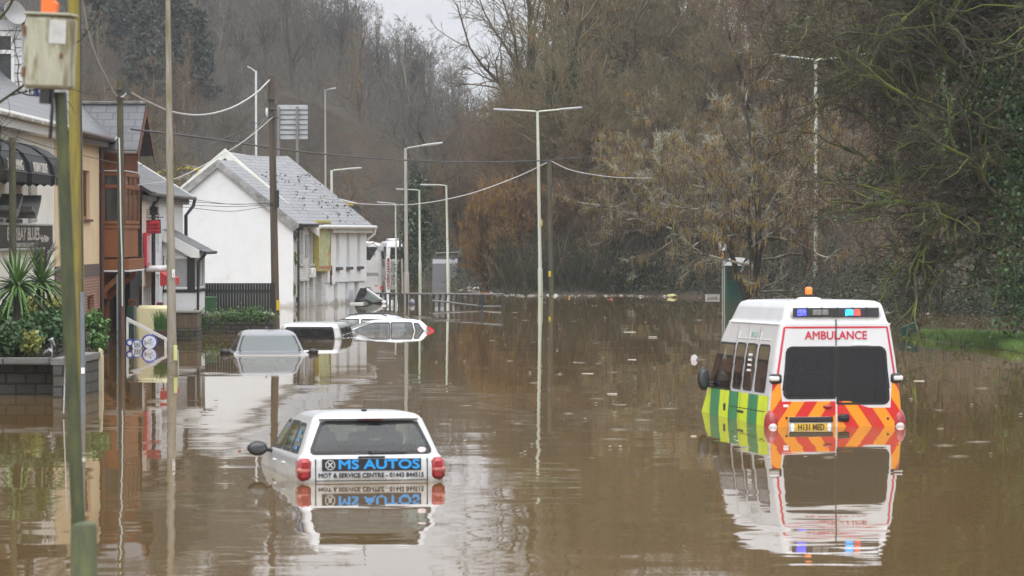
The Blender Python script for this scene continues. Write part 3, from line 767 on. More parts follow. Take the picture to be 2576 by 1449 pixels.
class Body:
    """a car body as a stack of level slices: half width, rear end and nose at each height; windows are real holes in it"""
    def __init__(s, keys, rr=.12, rf=.2, dz=.035):
        k = np.array(keys, float); s.k = k; s.rr, s.rf = rr, rf
        s.zs = np.unique(np.concatenate([k[:, 0], np.arange(k[0, 0], k[-1, 0], dz)]))
        s.holes = []
    def hw(s, z): return float(np.interp(z, s.k[:, 0], s.k[:, 1]))
    def yr(s, z): return float(np.interp(z, s.k[:, 0], s.k[:, 2]))
    def yf(s, z): return float(np.interp(z, s.k[:, 0], s.k[:, 3]))
    def rear(s, x, z, o=0):
        d = max(0, abs(x) - (s.hw(z) - s.rr)) / s.rr; d = min(d, 1)
        return (x, s.yr(z) + s.rr * (1 - math.sqrt(1 - d * d)) - o, z)
    def front(s, x, z, o=0): return (x, s.yf(z) + o - .12 * (x / s.hw(z)) ** 2, z)
    def side(s, sg):
        return lambda y, z, o=0: (sg * (s.hw(z) + o), y, z)
    def slice_pts(s, z):
        hw, yr, yf = s.hw(z), s.yr(z), s.yf(z); rr = min(s.rr, hw * .6, (yf - yr) * .3); rf = min(s.rf, hw * .7, (yf - yr) * .3)
        P = []; nr, nc, ns, nf = 14, 5, 46, 14
        for i in range(nr): P.append(((hw - rr) * i / nr, yr))
        for i in range(nc):
            a = math.pi / 2 * i / nc; P.append((hw - rr + rr * math.sin(a), yr + rr - rr * math.cos(a)))
        for i in range(ns): P.append((hw, yr + rr + (yf - rf - yr - rr) * i / ns))
        for i in range(nc):
            a = math.pi / 2 * i / nc; P.append((hw - rf + rf * math.cos(a), yf - rf + rf * math.sin(a)))
        for i in range(nf + 1):
            x = (hw - rf) * (1 - i / nf); P.append((x, yf))
        P = [(x, y - .12 * (x / hw) ** 2 * max(0, (y - (yr + yf) / 2) / max(.01, (yf - yr) / 2)) ** 3) for x, y in P]
        return P + [(-x, y) for x, y in P[-2:0:-1]]
    def shell(s, skip):
        mb = MB(); rings = [s.slice_pts(z) for z in s.zs]; n = len(rings[0])
        vs = [(x, y, z) for z, r in zip(s.zs, rings) for x, y in r]; fs = []
        for i in range(len(rings) - 1):
            for k in range(n):
                k2 = (k + 1) % n; q = (i * n + k, i * n + k2, (i + 1) * n + k2, (i + 1) * n + k)
                c = sum((Vector(vs[j]) for j in q), Vector()) / 4
                if not skip(c): fs.append(q)
        fs.append(tuple(range((len(rings) - 1) * n, len(rings) * n)))
        mb.add(vs, fs); return mb
class Win:
    """a window: trapezoid on one face of a body, u along the face, z up"""
    def __init__(s, face, z0, z1, a0, b0, a1, b1, r=.05, sg=1):
        s.face, s.z0, s.z1, s.a0, s.b0, s.a1, s.b1, s.r, s.sg = face, z0, z1, a0, b0, a1, b1, r, sg; s.ra = s.rb = r
    def lim(s, z):
        t = (z - s.z0) / (s.z1 - s.z0); return s.a0 + (s.a1 - s.a0) * t, s.b0 + (s.b1 - s.b0) * t
    def inside(s, u, z, m):
        if not (s.z0 + m < z < s.z1 - m): return False
        a, b = s.lim(z); return a + m < u < b - m
    def loop(s, m, n=6):
        pts = []; zs0, zs1 = s.z0 + m, s.z1 - m
        for lo_, ce, a0 in ((1, 'b', -90), (0, 'b', 0), (0, 'a', 90), (1, 'a', 180)):
            r = max(.006, (s.ra if ce == 'a' else s.rb) - m); cz = zs0 + r if lo_ else zs1 - r
            for i in range(n + 1):
                a = R(a0 + 90 * i / n); z = cz + r * math.sin(a); lo, hi = s.lim(z)
                base = (hi - m - r) if ce == 'b' else (lo + m + r)
                pts.append((base + r * math.cos(a), z))
            # straight run up the side, so curved faces are followed
            if ce == 'b' and a0 == -90:
                for j in range(1, 8):
                    z = zs0 + r + (zs1 - zs0 - 2 * r) * j / 8; pts.append((s.lim(z)[1] - m, z))
            if ce == 'a' and a0 == 90:
                for j in range(1, 8):
                    z = zs1 - r - (zs1 - zs0 - 2 * r) * j / 8; pts.append((s.lim(z)[0] + m, z))
        return pts
def win_map(B, wn_):
    return B.rear if wn_.face == 'rear' else B.front if wn_.face == 'front' else B.side(wn_.sg)
def ring_patch(mp, outer, inner, o):
    mb = MB(); n = len(outer)
    mb.add([mp(u, z, o) for u, z in outer] + [mp(u, z, o) for u, z in inner], [(i, (i + 1) % n, n + (i + 1) % n, n + i) for i in range(n)])
    return mb
def row_patch(mp, rows, o, cols=8):
    """rows: (z, u0, u1)"""
    mb = MB(); n = cols + 1
    vs = [mp(a + (b - a) * k / cols, z, o) for z, a, b in rows for k in range(n)]
    mb.add(vs, [(i * n + k, i * n + k + 1, (i + 1) * n + k + 1, (i + 1) * n + k) for i in range(len(rows) - 1) for k in range(cols)])
    return mb
def glass_rows(wn_, m):
    r = max(.006, wn_.r - m); out = []; z0, z1 = wn_.z0 + m, wn_.z1 - m
    zs = [z0 + r * (1 - math.cos(R(a))) for a in (0, 15, 30, 50, 70, 90)] + list(np.linspace(z0 + r, z1 - r, 10)[1:-1]) + [z1 - r * (1 - math.cos(R(a))) for a in (90, 70, 50, 30, 15, 0)]
    for z in zs:
        lo, hi = wn_.lim(z); dd_ = []
        for q in (max(.006, wn_.ra - m), max(.006, wn_.rb - m)):
            d = 0
            if z < z0 + q: d = q - math.sqrt(max(0, q * q - (z0 + q - z) ** 2))
            if z > z1 - q: d = q - math.sqrt(max(0, q * q - (z - z1 + q) ** 2))
            dd_.append(d)
        out.append((z, lo + m + dd_[0], hi - m - dd_[1]))
    return out
def car_shell(B, wins, paint, root, glass_m=GL, bodyname="body", seal=.05, proud=.006):
    def skip(c):
        for w_ in wins:
            if w_.face == 'rear' and c.y < B.yr(c.z) + .25 and w_.inside(c.x, c.z, seal * .5): return True
            if w_.face == 'front' and c.y > B.yf(c.z) - .3 and w_.inside(c.x, c.z, seal * .5): return True
            if w_.face == 'side' and c.x * w_.sg > B.hw(c.z) - .05 and w_.inside(c.y, c.z, seal * .5): return True
        return False
    body = B.shell(skip).build(bodyname, paint, root, smooth=True, ang=35)
    for w_ in wins:
        mp = win_map(B, w_)
        g = row_patch(mp, glass_rows(w_, seal * .4), proud * .5).build({'rear': "rear_window", 'front': "windscreen", 'side': "side_window"}[w_.face], getattr(w_, 'glass', glass_m), root, smooth=True)
        ring_patch(mp, w_.loop(0), w_.loop(seal), proud).build("window_seal", RUBB, g)
    return body
def seat_part(root, x, y, z, w_=.46, h=.55, mat=None):
    mb = MB(); mb.bbox(x - w_ / 2, x + w_ / 2, y - .07, y + .07, z - .45, z + h - .22, .06); mb.bbox(x - .13, x + .13, y - .05, y + .05, z + h - .17, z + h, .04)
    mb.box(x - .06, x - .045, y - .01, y + .01, z + h - .24, z + h - .15); mb.box(x + .045, x + .06, y - .01, y + .01, z + h - .24, z + h - .15)
    mb.build("seat", mat or SEAT, root, smooth=True)
def mirror(root, B, sg, y, z, mat=TRIM, s=1.0, out=.02, tall=1.0, wide=1.0):
    x = sg * (B.hw(z) + out)
    mb = MB()
    mb.tube([(x - sg * .06, y, z - .03 * s), (x + sg * .06 * s, y - .01, z)], .025 * s, 8)
    c = x + sg * .16 * s
    prof = [(.0, 0), (.055, .015), (.075, .05), (.07, .09), (.04, .12), (0, .13)]
    mb.blob((c, y + .02, z + .01 + (tall - 1) * .06), (.125 * s * wide, .075 * s, .085 * s * tall), 3, 14, 9, .03)
    o = mb.build("wing_mirror", mat, root, smooth=True)
    zc = z + .01 + (tall - 1) * .06
    MB().blob((c, y - .05 * s, zc), (.095 * s * wide, .012 * s, .062 * s * tall), 3, 14, 9, .02).build("mirror_glass", M_("mirror_glass", (.05, .055, .06), .06, .1, 3, spec=.8), o, smooth=True)

# --- ambulance ------------------------------------------------------------------------------------------
pr = W(2104, 1073.5)
amb = thing("ambulance", "white ambulance with red and orange chevrons and blue lights lit, half under the flood", "ambulance", pr, R(9.0), rot=(R(-.6), 0, R(9.0)))
AB = Body([(-.7, .99, .02, 5.2), (-.1, 1.045, 0, 5.22), (.1, 1.04, 0, 5.15), (.45, 1.01, 0, 4.95), (.55, 1.0, .0, 4.85), (1.0, .945, .01, 4.55), (1.25, .905, .015, 4.35), (1.5, .862, .02, 4.05), (1.555, .85, .02, 4.0),
           (1.57, .832, .035, 3.96), (1.60, .82, .045, 3.92), (1.80, .762, .075, 3.75), (1.86, .735, .10, 3.66), (1.895, .67, .16, 3.5), (1.91, .5, .3, 2.8)], rr=.10, rf=.35, dz=.04)
AW = [Win('rear', .42, 1.215, -.83, -.008, -.775, -.008, .10), Win('rear', .33, 1.215, .008, .835, .008, .775, .11),
      Win('side', .50, 1.235, .42, 1.16, .42, 1.16, .09, -1), Win('side', .50, 1.235, 1.32, 1.98, 1.32, 1.98, .09, -1), Win('side', .50, 1.235, 2.10, 2.72, 2.10, 2.72, .09, -1),
      Win('side', .46, 1.22, 2.84, 4.55, 2.84, 3.95, .08, -1),
      Win('side', .46, 1.22, 2.84, 4.55, 2.84, 3.95, .08, 1), Win('side', .50, 1.235, 1.9, 2.72, 1.9, 2.72, .09, 1), Win('front', .52, 1.33, -.86, .86, -.74, .74, .1)]
for w_ in AW[:2]: w_.glass = GLD
AW[0].rb = AW[1].ra = .02
AMBP = M_("ambulance_white", (.66, .67, .69), .32, .05, 2, (.50, .49, .46), (.62, .85), 2.5, coat=.5, inside=(.16, .13, .09))
GLM = glass("ambulance_side_glass", (.6, .62, .62), .08)
for w_ in AW[2:]: w_.glass = GLM
body = car_shell(AB, AW, AMBP, amb, seal=.035)
# chevrons on the rear doors and blocks down the side are sheets of reflective film
m_chev, n_, b_ = new_mat("chevron_film")
t_ = nd(n_, "ShaderNodeTexCoord"); s_ = nd(n_, "ShaderNodeSeparateXYZ"); n_.links.new(t_.outputs['Object'], s_.inputs[0])
f_ = math_(n_, 'FRACT', math_(n_, 'MULTIPLY_ADD', math_(n_, 'MULTIPLY_ADD', math_(n_, 'ABSOLUTE', s_.outputs[0]), 1.45, s_.outputs[2]), 1 / .58, .62))
cc = mixc(n_, math_(n_, 'GREATER_THAN', f_, .5), (.62, .022, .018), (.86, .30, .012))
cc = mixc(n_, maprange(n_, noise(n_, t_.outputs['Object'], 3, 8), .5, .8, 0, .3), cc, (.25, .15, .08))
n_.links.new(cc, b_.inputs['Base Color']); b_.inputs['Roughness'].default_value = .35
m_bat, n_, b_ = new_mat("block_film")
t_ = nd(n_, "ShaderNodeTexCoord"); s_ = nd(n_, "ShaderNodeSeparateXYZ"); n_.links.new(t_.outputs['Object'], s_.inputs[0])
f_ = math_(n_, 'FRACT', math_(n_, 'MULTIPLY_ADD', s_.outputs[1], 1 / 1.36, -.11))
cc = mixc(n_, math_(n_, 'GREATER_THAN', f_, .5), (.66, .80, .008), (.010, .24, .085))
cc = mixc(n_, maprange(n_, noise(n_, t_.outputs['Object'], 3, 8), .5, .8, 0, .3), cc, (.25, .25, .12))
n_.links.new(cc, b_.inputs['Base Color']); b_.inputs['Roughness'].default_value = .35
def chev_top(x):          # upper edge of the film follows the window's lower edge
    ax = abs(x)
    if ax > .85: return .72
    if x < 0: return .385
    return .385 if x < .2 else max(.285, .385 - (x - .2) * .33)
for sg in (-1, 1):
    mb = MB(); xs = np.linspace(.014, 1.03, 44); vs = []; fs = []
    for i, x in enumerate(xs):
        for z in np.linspace(-.4, chev_top(sg * x) if x < .85 else .72, 9): vs.append(AB.rear(sg * min(x, AB.hw(z) - .012), z, .005))
    fs = [(9 * i + j, 9 * i + 9 + j, 9 * i + 10 + j, 9 * i + 1 + j) for i in range(len(xs) - 1) for j in range(8)]
    mb.add(vs, fs); mb.build("chevron_panel", m_chev, body)
row_patch(AB.side(-1), [(z, .16, 4.9 - max(0, z) * 1.0) for z in np.linspace(-.5, .46, 8)], .004, 30).build("checked_panel", m_bat, body)
row_patch(AB.side(1), [(z, .16, 4.9 - max(0, z) * 1.0) for z in np.linspace(-.5, .46, 8)], .004, 30).build("checked_panel", m_bat, body)
# red outline over the doors
mb = MB(); ln = [(-.915, .72), (-.795, 1.50), (.795, 1.50), (.915, .72)]
for (xa, za), (xb, zb) in zip(ln, ln[1:]):
    K = 12
    for i in range(K):
        p = [(xa + (xb - xa) * t / K, za + (zb - za) * t / K) for t in (i, i + 1)]
        dx, dz_ = (.016, 0) if abs(zb - za) > .1 else (0, .014)
        mb.add([AB.rear(p[0][0] - dx, p[0][1] - dz_, .005), AB.rear(p[1][0] - dx, p[1][1] - dz_, .005), AB.rear(p[1][0] + dx, p[1][1] + dz_, .005), AB.rear(p[0][0] + dx, p[0][1] + dz_, .005)], [(0, 1, 2, 3)])
mb.build("red_outline", RED_T, body)
MB().box(-.006, .006, AB.yr(.8) - .004, AB.yr(.8) + .02, -.5, 1.62).build("door_gap", RUBB, body)
rp = AB.rear(0, 1.365, .007)
lettering("AMBULANCE", RED_T, body, plane_mat((0.0, rp[1], 1.375), (1, 0, 0), (0, 0, 1)), .175, .96, .003)
# light bar let into the roof above the doors
y0 = AB.yr(1.73)
lb = MB(); lb.bbox(-.70, .70, y0 - .045, y0 + .1, 1.635, 1.815, .03); lbo = lb.build("light_bar", AMBP, amb, smooth=True)
MB().bbox(-.67, .67, y0 - .056, y0 - .03, 1.652, 1.80, .012).build("bar_lens", M_("smoked_lens", (.035, .035, .037), .15, .3, 7, coat=.5), lbo)
mb = MB()
for x in (-.45, -.22, .02, .25, .47): mb.box(x - .006, x + .006, y0 - .066, y0 - .055, 1.65, 1.81)
mb.build("bar_clip", TRIM, lbo)
MB().bbox(-.36, -.12, y0 - .064, y0 - .05, 1.685, 1.765, .01).build("lamp_cell", M_("grey_lens", (.22, .22, .22), .2, .3, 9), lbo)
for x0, x1, nm in ((-.60, -.46, "blue_lamp"), (.14, .265, "blue_lamp"), (.275, .375, "red_lamp")):
    m = emit("deep_blue_light", (.06, .07, 1.0), 5.0) if x0 < 0 else emit("azure_light", (.03, .35, 1.0), 4.0) if nm[0] == 'b' else emit("red_light", (1.0, .10, .08), 1.8)
    MB().bbox(x0, x1, y0 - .068, y0 - .05, 1.675, 1.77, .01).build(nm, m, lbo)
# amber beacon on the roof
bc = MB(); bc.lathe([(.19, 0), (.19, .03), (.12, .045)], 20, (-.06, 1.5, 1.90)); bo = bc.build("beacon", M_("beacon_base", (.6, .6, .58), .4), amb, smooth=True)
MB().lathe([(.064, 0), (.06, .06)], 16, (-.06, 1.5, 1.93)).build("beacon_collar", TRIM, bo, smooth=True)
MB().lathe([(.058, 0), (.058, .085), (.052, .105), (.035, .118), (.0, .12)], 16, (-.06, 1.5, 1.985)).build("beacon_lens", M_("amber_lens", (.85, .20, .012), .2, .1, 8, coat=.6), bo, smooth=True)
# lamps, hinges, handles, number plate
for sg in (-1, 1):
    mb = MB(); mb.blob((sg * .985, .085, .03), (.115, .13, .24), 0, 18, 12, 0.0); lo = mb.build("tail_light", REDL, amb, smooth=True)
    MB().blob((sg * .985, .03, .0), (.08, .10, .085), 0, 14, 8, 0).build("indicator", CLRL, lo, smooth=True)
    mb = MB(); mb.bbox(sg * .93 - .085, sg * .93 + .085, -.03, .12, .655, .80, .025); ho = mb.build("hinge_plate", TRIM, amb, smooth=True)
    MB().bbox(sg * .955 - .075, sg * .955 + .075, -.045, .1, .69, .77, .02).build("hinge", M_("hinge_white", (.7, .7, .7), .35), ho, smooth=True)
mb = MB(); mb.bbox(-.745, -.065, -.05, .02, -.16, .155, .035); po = mb.build("plate_surround", M_("plate_panel", (.48, .48, .47), .4, .1, 3), amb, smooth=True)
MB().bbox(-.745, -.065, -.075, -.045, .075, .155, .025).build("tailgate_bar", TRIM, po, smooth=True)
MB().bbox(-.665, -.15, -.062, -.049, -.075, .055, .006).build("number_plate", M_("yellow_plate", (.72, .44, .035), .4, .08, 5), po)
lettering("H131 MED", BLK, po, plane_mat((-.405, -.0625, -.005), (1, 0, 0), (0, 0, 1)), .125, .40, .003)
for x in (-.69, -.125): MB().blob((x, -.05, 0), (.035, .03, .06), 0, 10, 7, 0).build("plate_lamp", WHT, po, smooth=True)
mb = MB(); mb.bbox(.02, .20, -.035, .01, .075, .19, .02); ho = mb.build("door_handle", TRIM, amb, smooth=True)
MB().bbox(.045, .175, -.055, -.03, .115, .15, .012).build("handle_grip", RUBB, ho, smooth=True)
MB().blob((-.135, -.01, .305), (.075, .03, .035), 0, 14, 8, 0).build("reversing_lamp", REDL, amb, smooth=True)
mb = MB(); mb.blob((-.77, -.006, .14), (.02, .02, .02), 0, 10, 6, 0); mb.build("door_stop", TRIM, amb)
mb = MB(); mb.blob((.80, -.006, .12), (.02, .02, .02), 0, 10, 6, 0); mb.build("door_stop", TRIM, amb)
MB().bbox(-.82, -.74, -.008, .0, .30, .34, .003).build("sticker", WHT, amb)
MB().bbox(.25, .52, -.012, .0, 1.228, 1.25, .003).build("badge_strip", WHT, amb)
for sg in (-1, 1):
    xs_ = -1.04 if sg < 0 else .98
    mb = MB(); mb.bbox(xs_, xs_ + .06, 1.75, 2.25, .12, .20, .02); mb.bbox(xs_, xs_ + .06, 3.05, 3.25, .10, .26, .02); mb.build("side_handle", TRIM, amb, smooth=True)
    # pressed swages along the upper side and the gutter
    mb = MB()
    for a, b in ((.45, 1.15), (1.32, 1.95), (2.1, 2.7)):
        for (ya, za), (yb, zb) in (((a, 1.30), (b, 1.30)), ((b, 1.30), (b, 1.42))):
            mb.tube([(sg * (AB.hw(za) + .002), ya, za), (sg * (AB.hw(zb) + .002), yb, zb)], .008, 6)
    mb.tube([(sg * (AB.hw(1.54) + .004), .1, 1.545), (sg * (AB.hw(1.54) + .004), 3.4, 1.545)], .014, 8)
    mb.build("swage_line", AMBP, body, smooth=True)
for sg in (-1, 1):
    for y_ in (1.25, 2.04, 2.79):
        row_patch(AB.side(sg), [(z, y_ - .006, y_ + .006) for z in np.linspace(.0, 1.5, 12)], .008, 1).build("panel_gap", RUBB, body)
row_patch(AB.side(-1), [(z, .3, 2.7) for z in (.215, .228)], .009, 8).build("panel_gap", RUBB, body)
row_patch(AB.side(-1), [(1.33, 1.42, 1.85), (1.41, 1.42, 1.85)], .006, 2).build("side_sticker", M_("faded_green_vinyl", (.30, .45, .38), .5, .4, 12), body)
mb = MB()
for z in (.80, .88, .96, 1.04): mb.add([AB.side(-1)(y, zz, .012) for y, zz in ((1.50, z), (1.78, z), (1.78, z + .035), (1.50, z + .035))], [(0, 1, 2, 3)])
mb.build("window_sticker", WHT, body)
mirror(amb, AB, -1, 4.25, .55, TRIM, 1.2, -.06, 1.85, .70); mirror(amb, AB, 1, 4.25, .55, TRIM, 1.3, -.03, 1.75, .75)
for x, y in ((-.55, 3.3), (.2, 3.3), (-.6, 1.4), (.0, 2.3), (-.1, 1.2)): seat_part(amb, x, y, .35, .5, .62)
MB().bbox(-.75, .75, 2.5, 2.54, -.2, 1.35, .02).build("bulkhead", M_("bulkhead_beige", (.42, .38, .28), .6, .2, 2), amb)
MB().bbox(.45, .78, .6, 2.3, -.2, 1.3, .03).build("locker", M_("locker_brown", (.16, .07, .045), .6, .2, 2), amb)

# --- white estate car -----------------------------------------------------------------------------------
pe = W(935, 1213)
est = thing("estate_car", "white estate car lettered for a garage, sunk to its tail lights in the near water", "car", pe, rot=(R(-1.3), 0, R(10.5)))
EB = Body([(-.5, .83, .03, 4.3), (-.1, .865, 0, 4.35), (.05, .868, 0, 4.25), (.18, .865, .0, 4.1), (.26, .855, .01, 3.7), (.305, .84, .02, 3.3), (.325, .815, .03, 3.2),
           (.45, .765, .08, 2.92), (.58, .718, .16, 2.66), (.68, .678, .215, 2.42), (.725, .658, .24, 2.3), (.76, .630, .265, 2.15), (.79, .585, .32, 1.95), (.81, .50, .43, 1.75), (.818, .34, .65, 1.5)], rr=.13, rf=.32, dz=.03)
EW = [Win('rear', .325, .715, -.745, .745, -.575, .575, .08),
      Win('side', .325, .68, .42, 1.12, .60, 1.12, .05, -1), Win('side', .325, .69, 1.17, 1.95, 1.17, 1.95, .05, -1), Win('side', .325, .69, 2.02, 2.98, 2.02, 2.32, .05, -1),
      Win('side', .325, .68, .42, 1.12, .60, 1.12, .05, 1), Win('side', .325, .69, 1.17, 1.95, 1.17, 1.95, .05, 1), Win('side', .325, .69, 2.02, 2.98, 2.02, 2.32, .05, 1),
      Win('front', .345, .71, -.68, .68, -.54, .54, .06)]
ebody = car_shell(EB, EW, M_("pearl_car_paint", (.56, .57, .58), .3, .06, 2, (.42, .40, .36), (.58, .85), 2.2, coat=.6, metal=.12, inside=(.03, .03, .032), tide=.07), est, seal=.04, glass_m=glass("estate_glass", (.62, .74, .73), .14, (.045, .06, .06)))
mb = MB(); vs = []; K = 16
for i in range(K + 1):
    x = -.59 + 1.18 * i / K; b_ = .02 * (1 - (2 * i / K - 1) ** 2)
    vs += [(x, .17 - b_, .742), (x, .36, .775), (x, .30, .715)]
mb.add(vs, [(3 * i + a, 3 * i + 3 + a, 3 * i + 3 + (a + 1) % 3, 3 * i + (a + 1) % 3) for i in range(K) for a in range(3)])
sp_ = mb.build("spoiler", PAINT_W, est, smooth=True)
MB().bbox(-.14, .16, .152, .185, .722, .738, .004).build("brake_light", M_("dark_red_lens", (.09, .012, .012), .2), sp_)
for sg in (-1, 1):
    mb = MB(); mb.bbox(min(sg * .70, sg * .872), max(sg * .70, sg * .872), -.03, .24, .02, .285, .045); lo = mb.build("tail_light", REDL, est, smooth=True)
    MB().bbox(min(sg * .72, sg * .879), max(sg * .72, sg * .879), -.036, .2, .10, .185, .03).build("indicator", M_("pinkish_lens", (.42, .12, .10), .2, .2, 9, coat=.4), lo, smooth=True)
y_ = -.006
bn = MB().box(-.585, .585, y_ - .006, .012, .137, .275).build("banner_panel", BLK, ebody)
lettering("MS AUTOS", BLUE_T, bn, plane_mat((.085, y_ - .0065, .205), (1, 0, 0), (0, 0, 1)), .15, .95, .006)
mb = MB()
for k in range(8):
    a0, a1 = R(22.5 + 45 * k), R(67.5 + 45 * k); q = []
    for r_ in (.05, .062):
        q += [(-.49 + r_ * math.cos(a0), .206 + r_ * math.sin(a0)), (-.49 + r_ * math.cos(a1), .206 + r_ * math.sin(a1))]
    mb.add([(x, y_ - .008, z) for x, z in (q[0], q[1], q[3], q[2])], [(0, 1, 2, 3)])
for a in (45, 135):
    c, s_ = math.cos(R(a)), math.sin(R(a)); mb.add([(-.49 + c * .04 * i - s_ * .008 * j, y_ - .008 - a * 1e-5, .206 + s_ * .04 * i + c * .008 * j) for i, j in ((-1, -1), (1, -1), (1, 1), (-1, 1))], [(0, 1, 2, 3)])
mb.build("emblem", M_("grey_vinyl", (.5, .5, .5), .4), bn)
lettering("MOT & SERVICE CENTRE - 01443 844515", BLK, ebody, plane_mat((-.005, y_ - .0005, .082), (1, 0, 0), (0, 0, 1)), .072, 1.24, .002)
mb = MB()
for x in (-.66, .66): mb.box(x - .006, x + .006, EB.yr(.15) - .005, EB.yr(.15) + .01, -.2, .275)
mb.box(-.66, .66, EB.yr(.1) - .005, EB.yr(.1) + .01, .018, .026); mb.bbox(-.16, .16, -.012, .004, .283, .306, .006); mb.build("tailgate_gap", RUBB, ebody)
mb = MB(); p = EB.rear(.60, .36, .012); q = EB.rear(.60, .42, .012)
mb.add([EB.rear(.60 + .05 * math.cos(R(a)), .375 + .033 * math.sin(R(a)), .012) for a in range(0, 360, 24)], [tuple(range(15))]); mb.build("window_sticker", M_("pink_sticker", (.62, .5, .5), .5, .3, 30), ebody)
mb = MB(); mb.tube([EB.rear(0.02, .335, .02), EB.rear(-.03, .36, .03)], .012, 6); mb.tube([EB.rear(-.01, .34, .02), EB.rear(.42, .345, .02)], .008, 6); mb.build("wiper", TRIM, est)
mb = MB(); mb.blob((0, .62, .83), (.035, .06, .02), 0, 10, 6, 0); mb.tube([(0, .62, .84), (0, .50, .95)], .005, 5); mb.build("aerial", TRIM, est)
mirror(est, EB, -1, 2.75, .30, TRIM, 1.05); mirror(est, EB, 1, 2.75, .30, TRIM, 1.05)
for x, y in ((-.36, 2.0), (.36, 2.0), (-.40, 1.05), (.0, 1.05), (.40, 1.05)): seat_part(est, x, y, .06, .44, .56 if y > 1.5 else .50)
for sg in (-1,):
    MB().bbox(-.885, -.86, 1.35, 1.6, .17, .20, .01).build("door_handle", PAINT_W, est, smooth=True); MB().bbox(-.885, -.86, 2.25, 2.5, .17, .20, .01).build("door_handle", PAINT_W, est, smooth=True)
mb = MB()
for k in range(3): mb.add([EB.side(-1)(.62 + .05 * k + a, .36 + .09 * k + b, .012) for a, b in ((0, 0), (.16, .02), (.16, .06), (0, .04))], [(0, 1, 2, 3)])
mb.build("window_sticker", BLUE_T, ebody)

# --- grey car facing us --------------------------------------------------------------------------------
pg = W(679, 892); 
gcar = thing("grey_car", "silver-grey car facing the camera with black mirrors, water over its bonnet", "car", (pg.x, pg.y, 0), rot=(R(.4), 0, R(180 + 7)))
GB_ = Body([(-.5, .80, -3.6, 1.0), (-.05, .88, -3.65, 1.0), (.0, .90, -3.6, .90), (.03, .895, -3.5, .62), (.055, .87, -3.3, .22), (.075, .83, -3.2, .06), (.25, .765, -2.95, -.22), (.44, .685, -2.5, -.50), (.475, .665, -2.4, -.58), (.53, .61, -2.2, -.82), (.565, .52, -2.0, -1.1), (.58, .38, -1.8, -1.35)], rr=.3, rf=.10, dz=.03)
GW = [Win('front', .075, .455, -.77, .77, -.63, .63, .06)]
for sg in (-1, 1): GW += [Win('side', .075, .42, -1.25, -.2, -1.25, -.68, .04, sg), Win('side', .075, .43, -2.3, -1.32, -2.1, -1.32, .04, sg)]
GW.append(Win('rear', .12, .43, -.6, .6, -.5, .5, .05))
car_shell(GB_, GW, PAINT_G, gcar, seal=.04, glass_m=glass("sky_sheen_glass", (.70, .76, .76), .6, (.19, .215, .215)))  # pale sky reflection put into the diffuse colour of the car's glass
mirror(gcar, GB_, -1, -.28, .045, BLK, 1.0, .03); mirror(gcar, GB_, 1, -.28, .045, BLK, 1.0, .03)
for x in (-.36, .36): seat_part(gcar, x, -1.25, -.2, .46, .6)
MB().bbox(-.70, .70, -.52, -.30, -.1, .085, .04).build("dashboard", M_("grey_dash", (.20, .21, .21), .7), gcar, smooth=True)
MB().bbox(-.09, .09, -.56, -.50, .38, .43, .015).build("rear_view_mirror", TRIM, gcar, smooth=True)
mb = MB(); mb.blob((0, -1.6, .60), (.03, .08, .035), 0, 8, 6, 0); mb.build("aerial", PAINT_G, gcar)

# --- silver people carrier seen from behind ------------------------------------------------------------
pm = W(778, 852.5)
mpv = thing("silver_van", "silver people carrier seen from behind, water up to its rear window", "van", (pm.x, pm.y, 0), rot=(0, 0, R(-5)))
VB = Body([(-.4, .86, .0, 4.2), (.0, .87, 0, 4.0), (.08, .865, .01, 3.7), (.30, .81, .03, 2.7), (.36, .785, .05, 2.55), (.40, .74, .09, 2.4), (.425, .66, .16, 2.2), (.435, .5, .3, 2.0)], rr=.12, rf=.3, dz=.025)
VW = [Win('rear', -.12, .335, -.74, .74, -.665, .665, .06)]
for sg in (-1, 1): VW += [Win('side', -.1, .30, .35, 1.1, .40, 1.1, .05, sg), Win('side', -.1, .31, 1.16, 2.0, 1.16, 2.0, .05, sg), Win('side', -.1, .30, 2.08, 2.7, 2.08, 2.45, .05, sg)]
VW.append(Win('front', .1, .31, -.68, .68, -.62, .62, .05))
for w_ in VW: w_.glass = GLD
VW[0].glass = glass("van_glass", (.5, .53, .54), .4, (.05, .052, .055))
car_shell(VB, VW, PAINT_S, mpv, seal=.04)
for x in (-.42, .0, .42): seat_part(mpv, x, .9, -.3, .42, .50)
MB().bbox(-.11, .11, .30, .36, .26, .32, .01).build("high_brake_light", M_("dark_red_lens", (.09, .012, .012), .2), mpv)

# --- silver hatchback behind it, only the roof showing -------------------------------------------------
ps = W(905, 832)
scar = thing("silver_car", "silver car with black roof rails, only its roof above the flood behind the white hatchback", "car", (ps.x, ps.y + 4.5, 0), rot=(0, 0, R(80)))
SB = Body([(-.4, .80, -1.6, 1.7), (.0, .78, -1.5, 1.45), (.16, .72, -1.3, 1.0), (.30, .64, -1.05, .62), (.35, .58, -.9, .45), (.385, .48, -.7, .2), (.395, .3, -.5, 0)], rr=.25, rf=.2, dz=.03)
SW = [Win('front', .02, .31, -.70, .70, -.58, .58, .05)]
for sg in (-1, 1): SW += [Win('side', .0, .27, -.9, .0, -.8, .0, .04, sg), Win('side', .0, .27, .06, 1.2, .06, .62, .04, sg)]
car_shell(SB, SW, PAINT_S, scar, seal=.04)
for sg in (-1, 1):
    mb = MB(); mb.tube([(sg * .56, .45, .34), (sg * .55, .40, .40), (sg * .55, 0, .425), (sg * .55, -.6, .42), (sg * .56, -.8, .35)], .016, 6); mb.build("roof_rail", TRIM, scar, smooth=True)

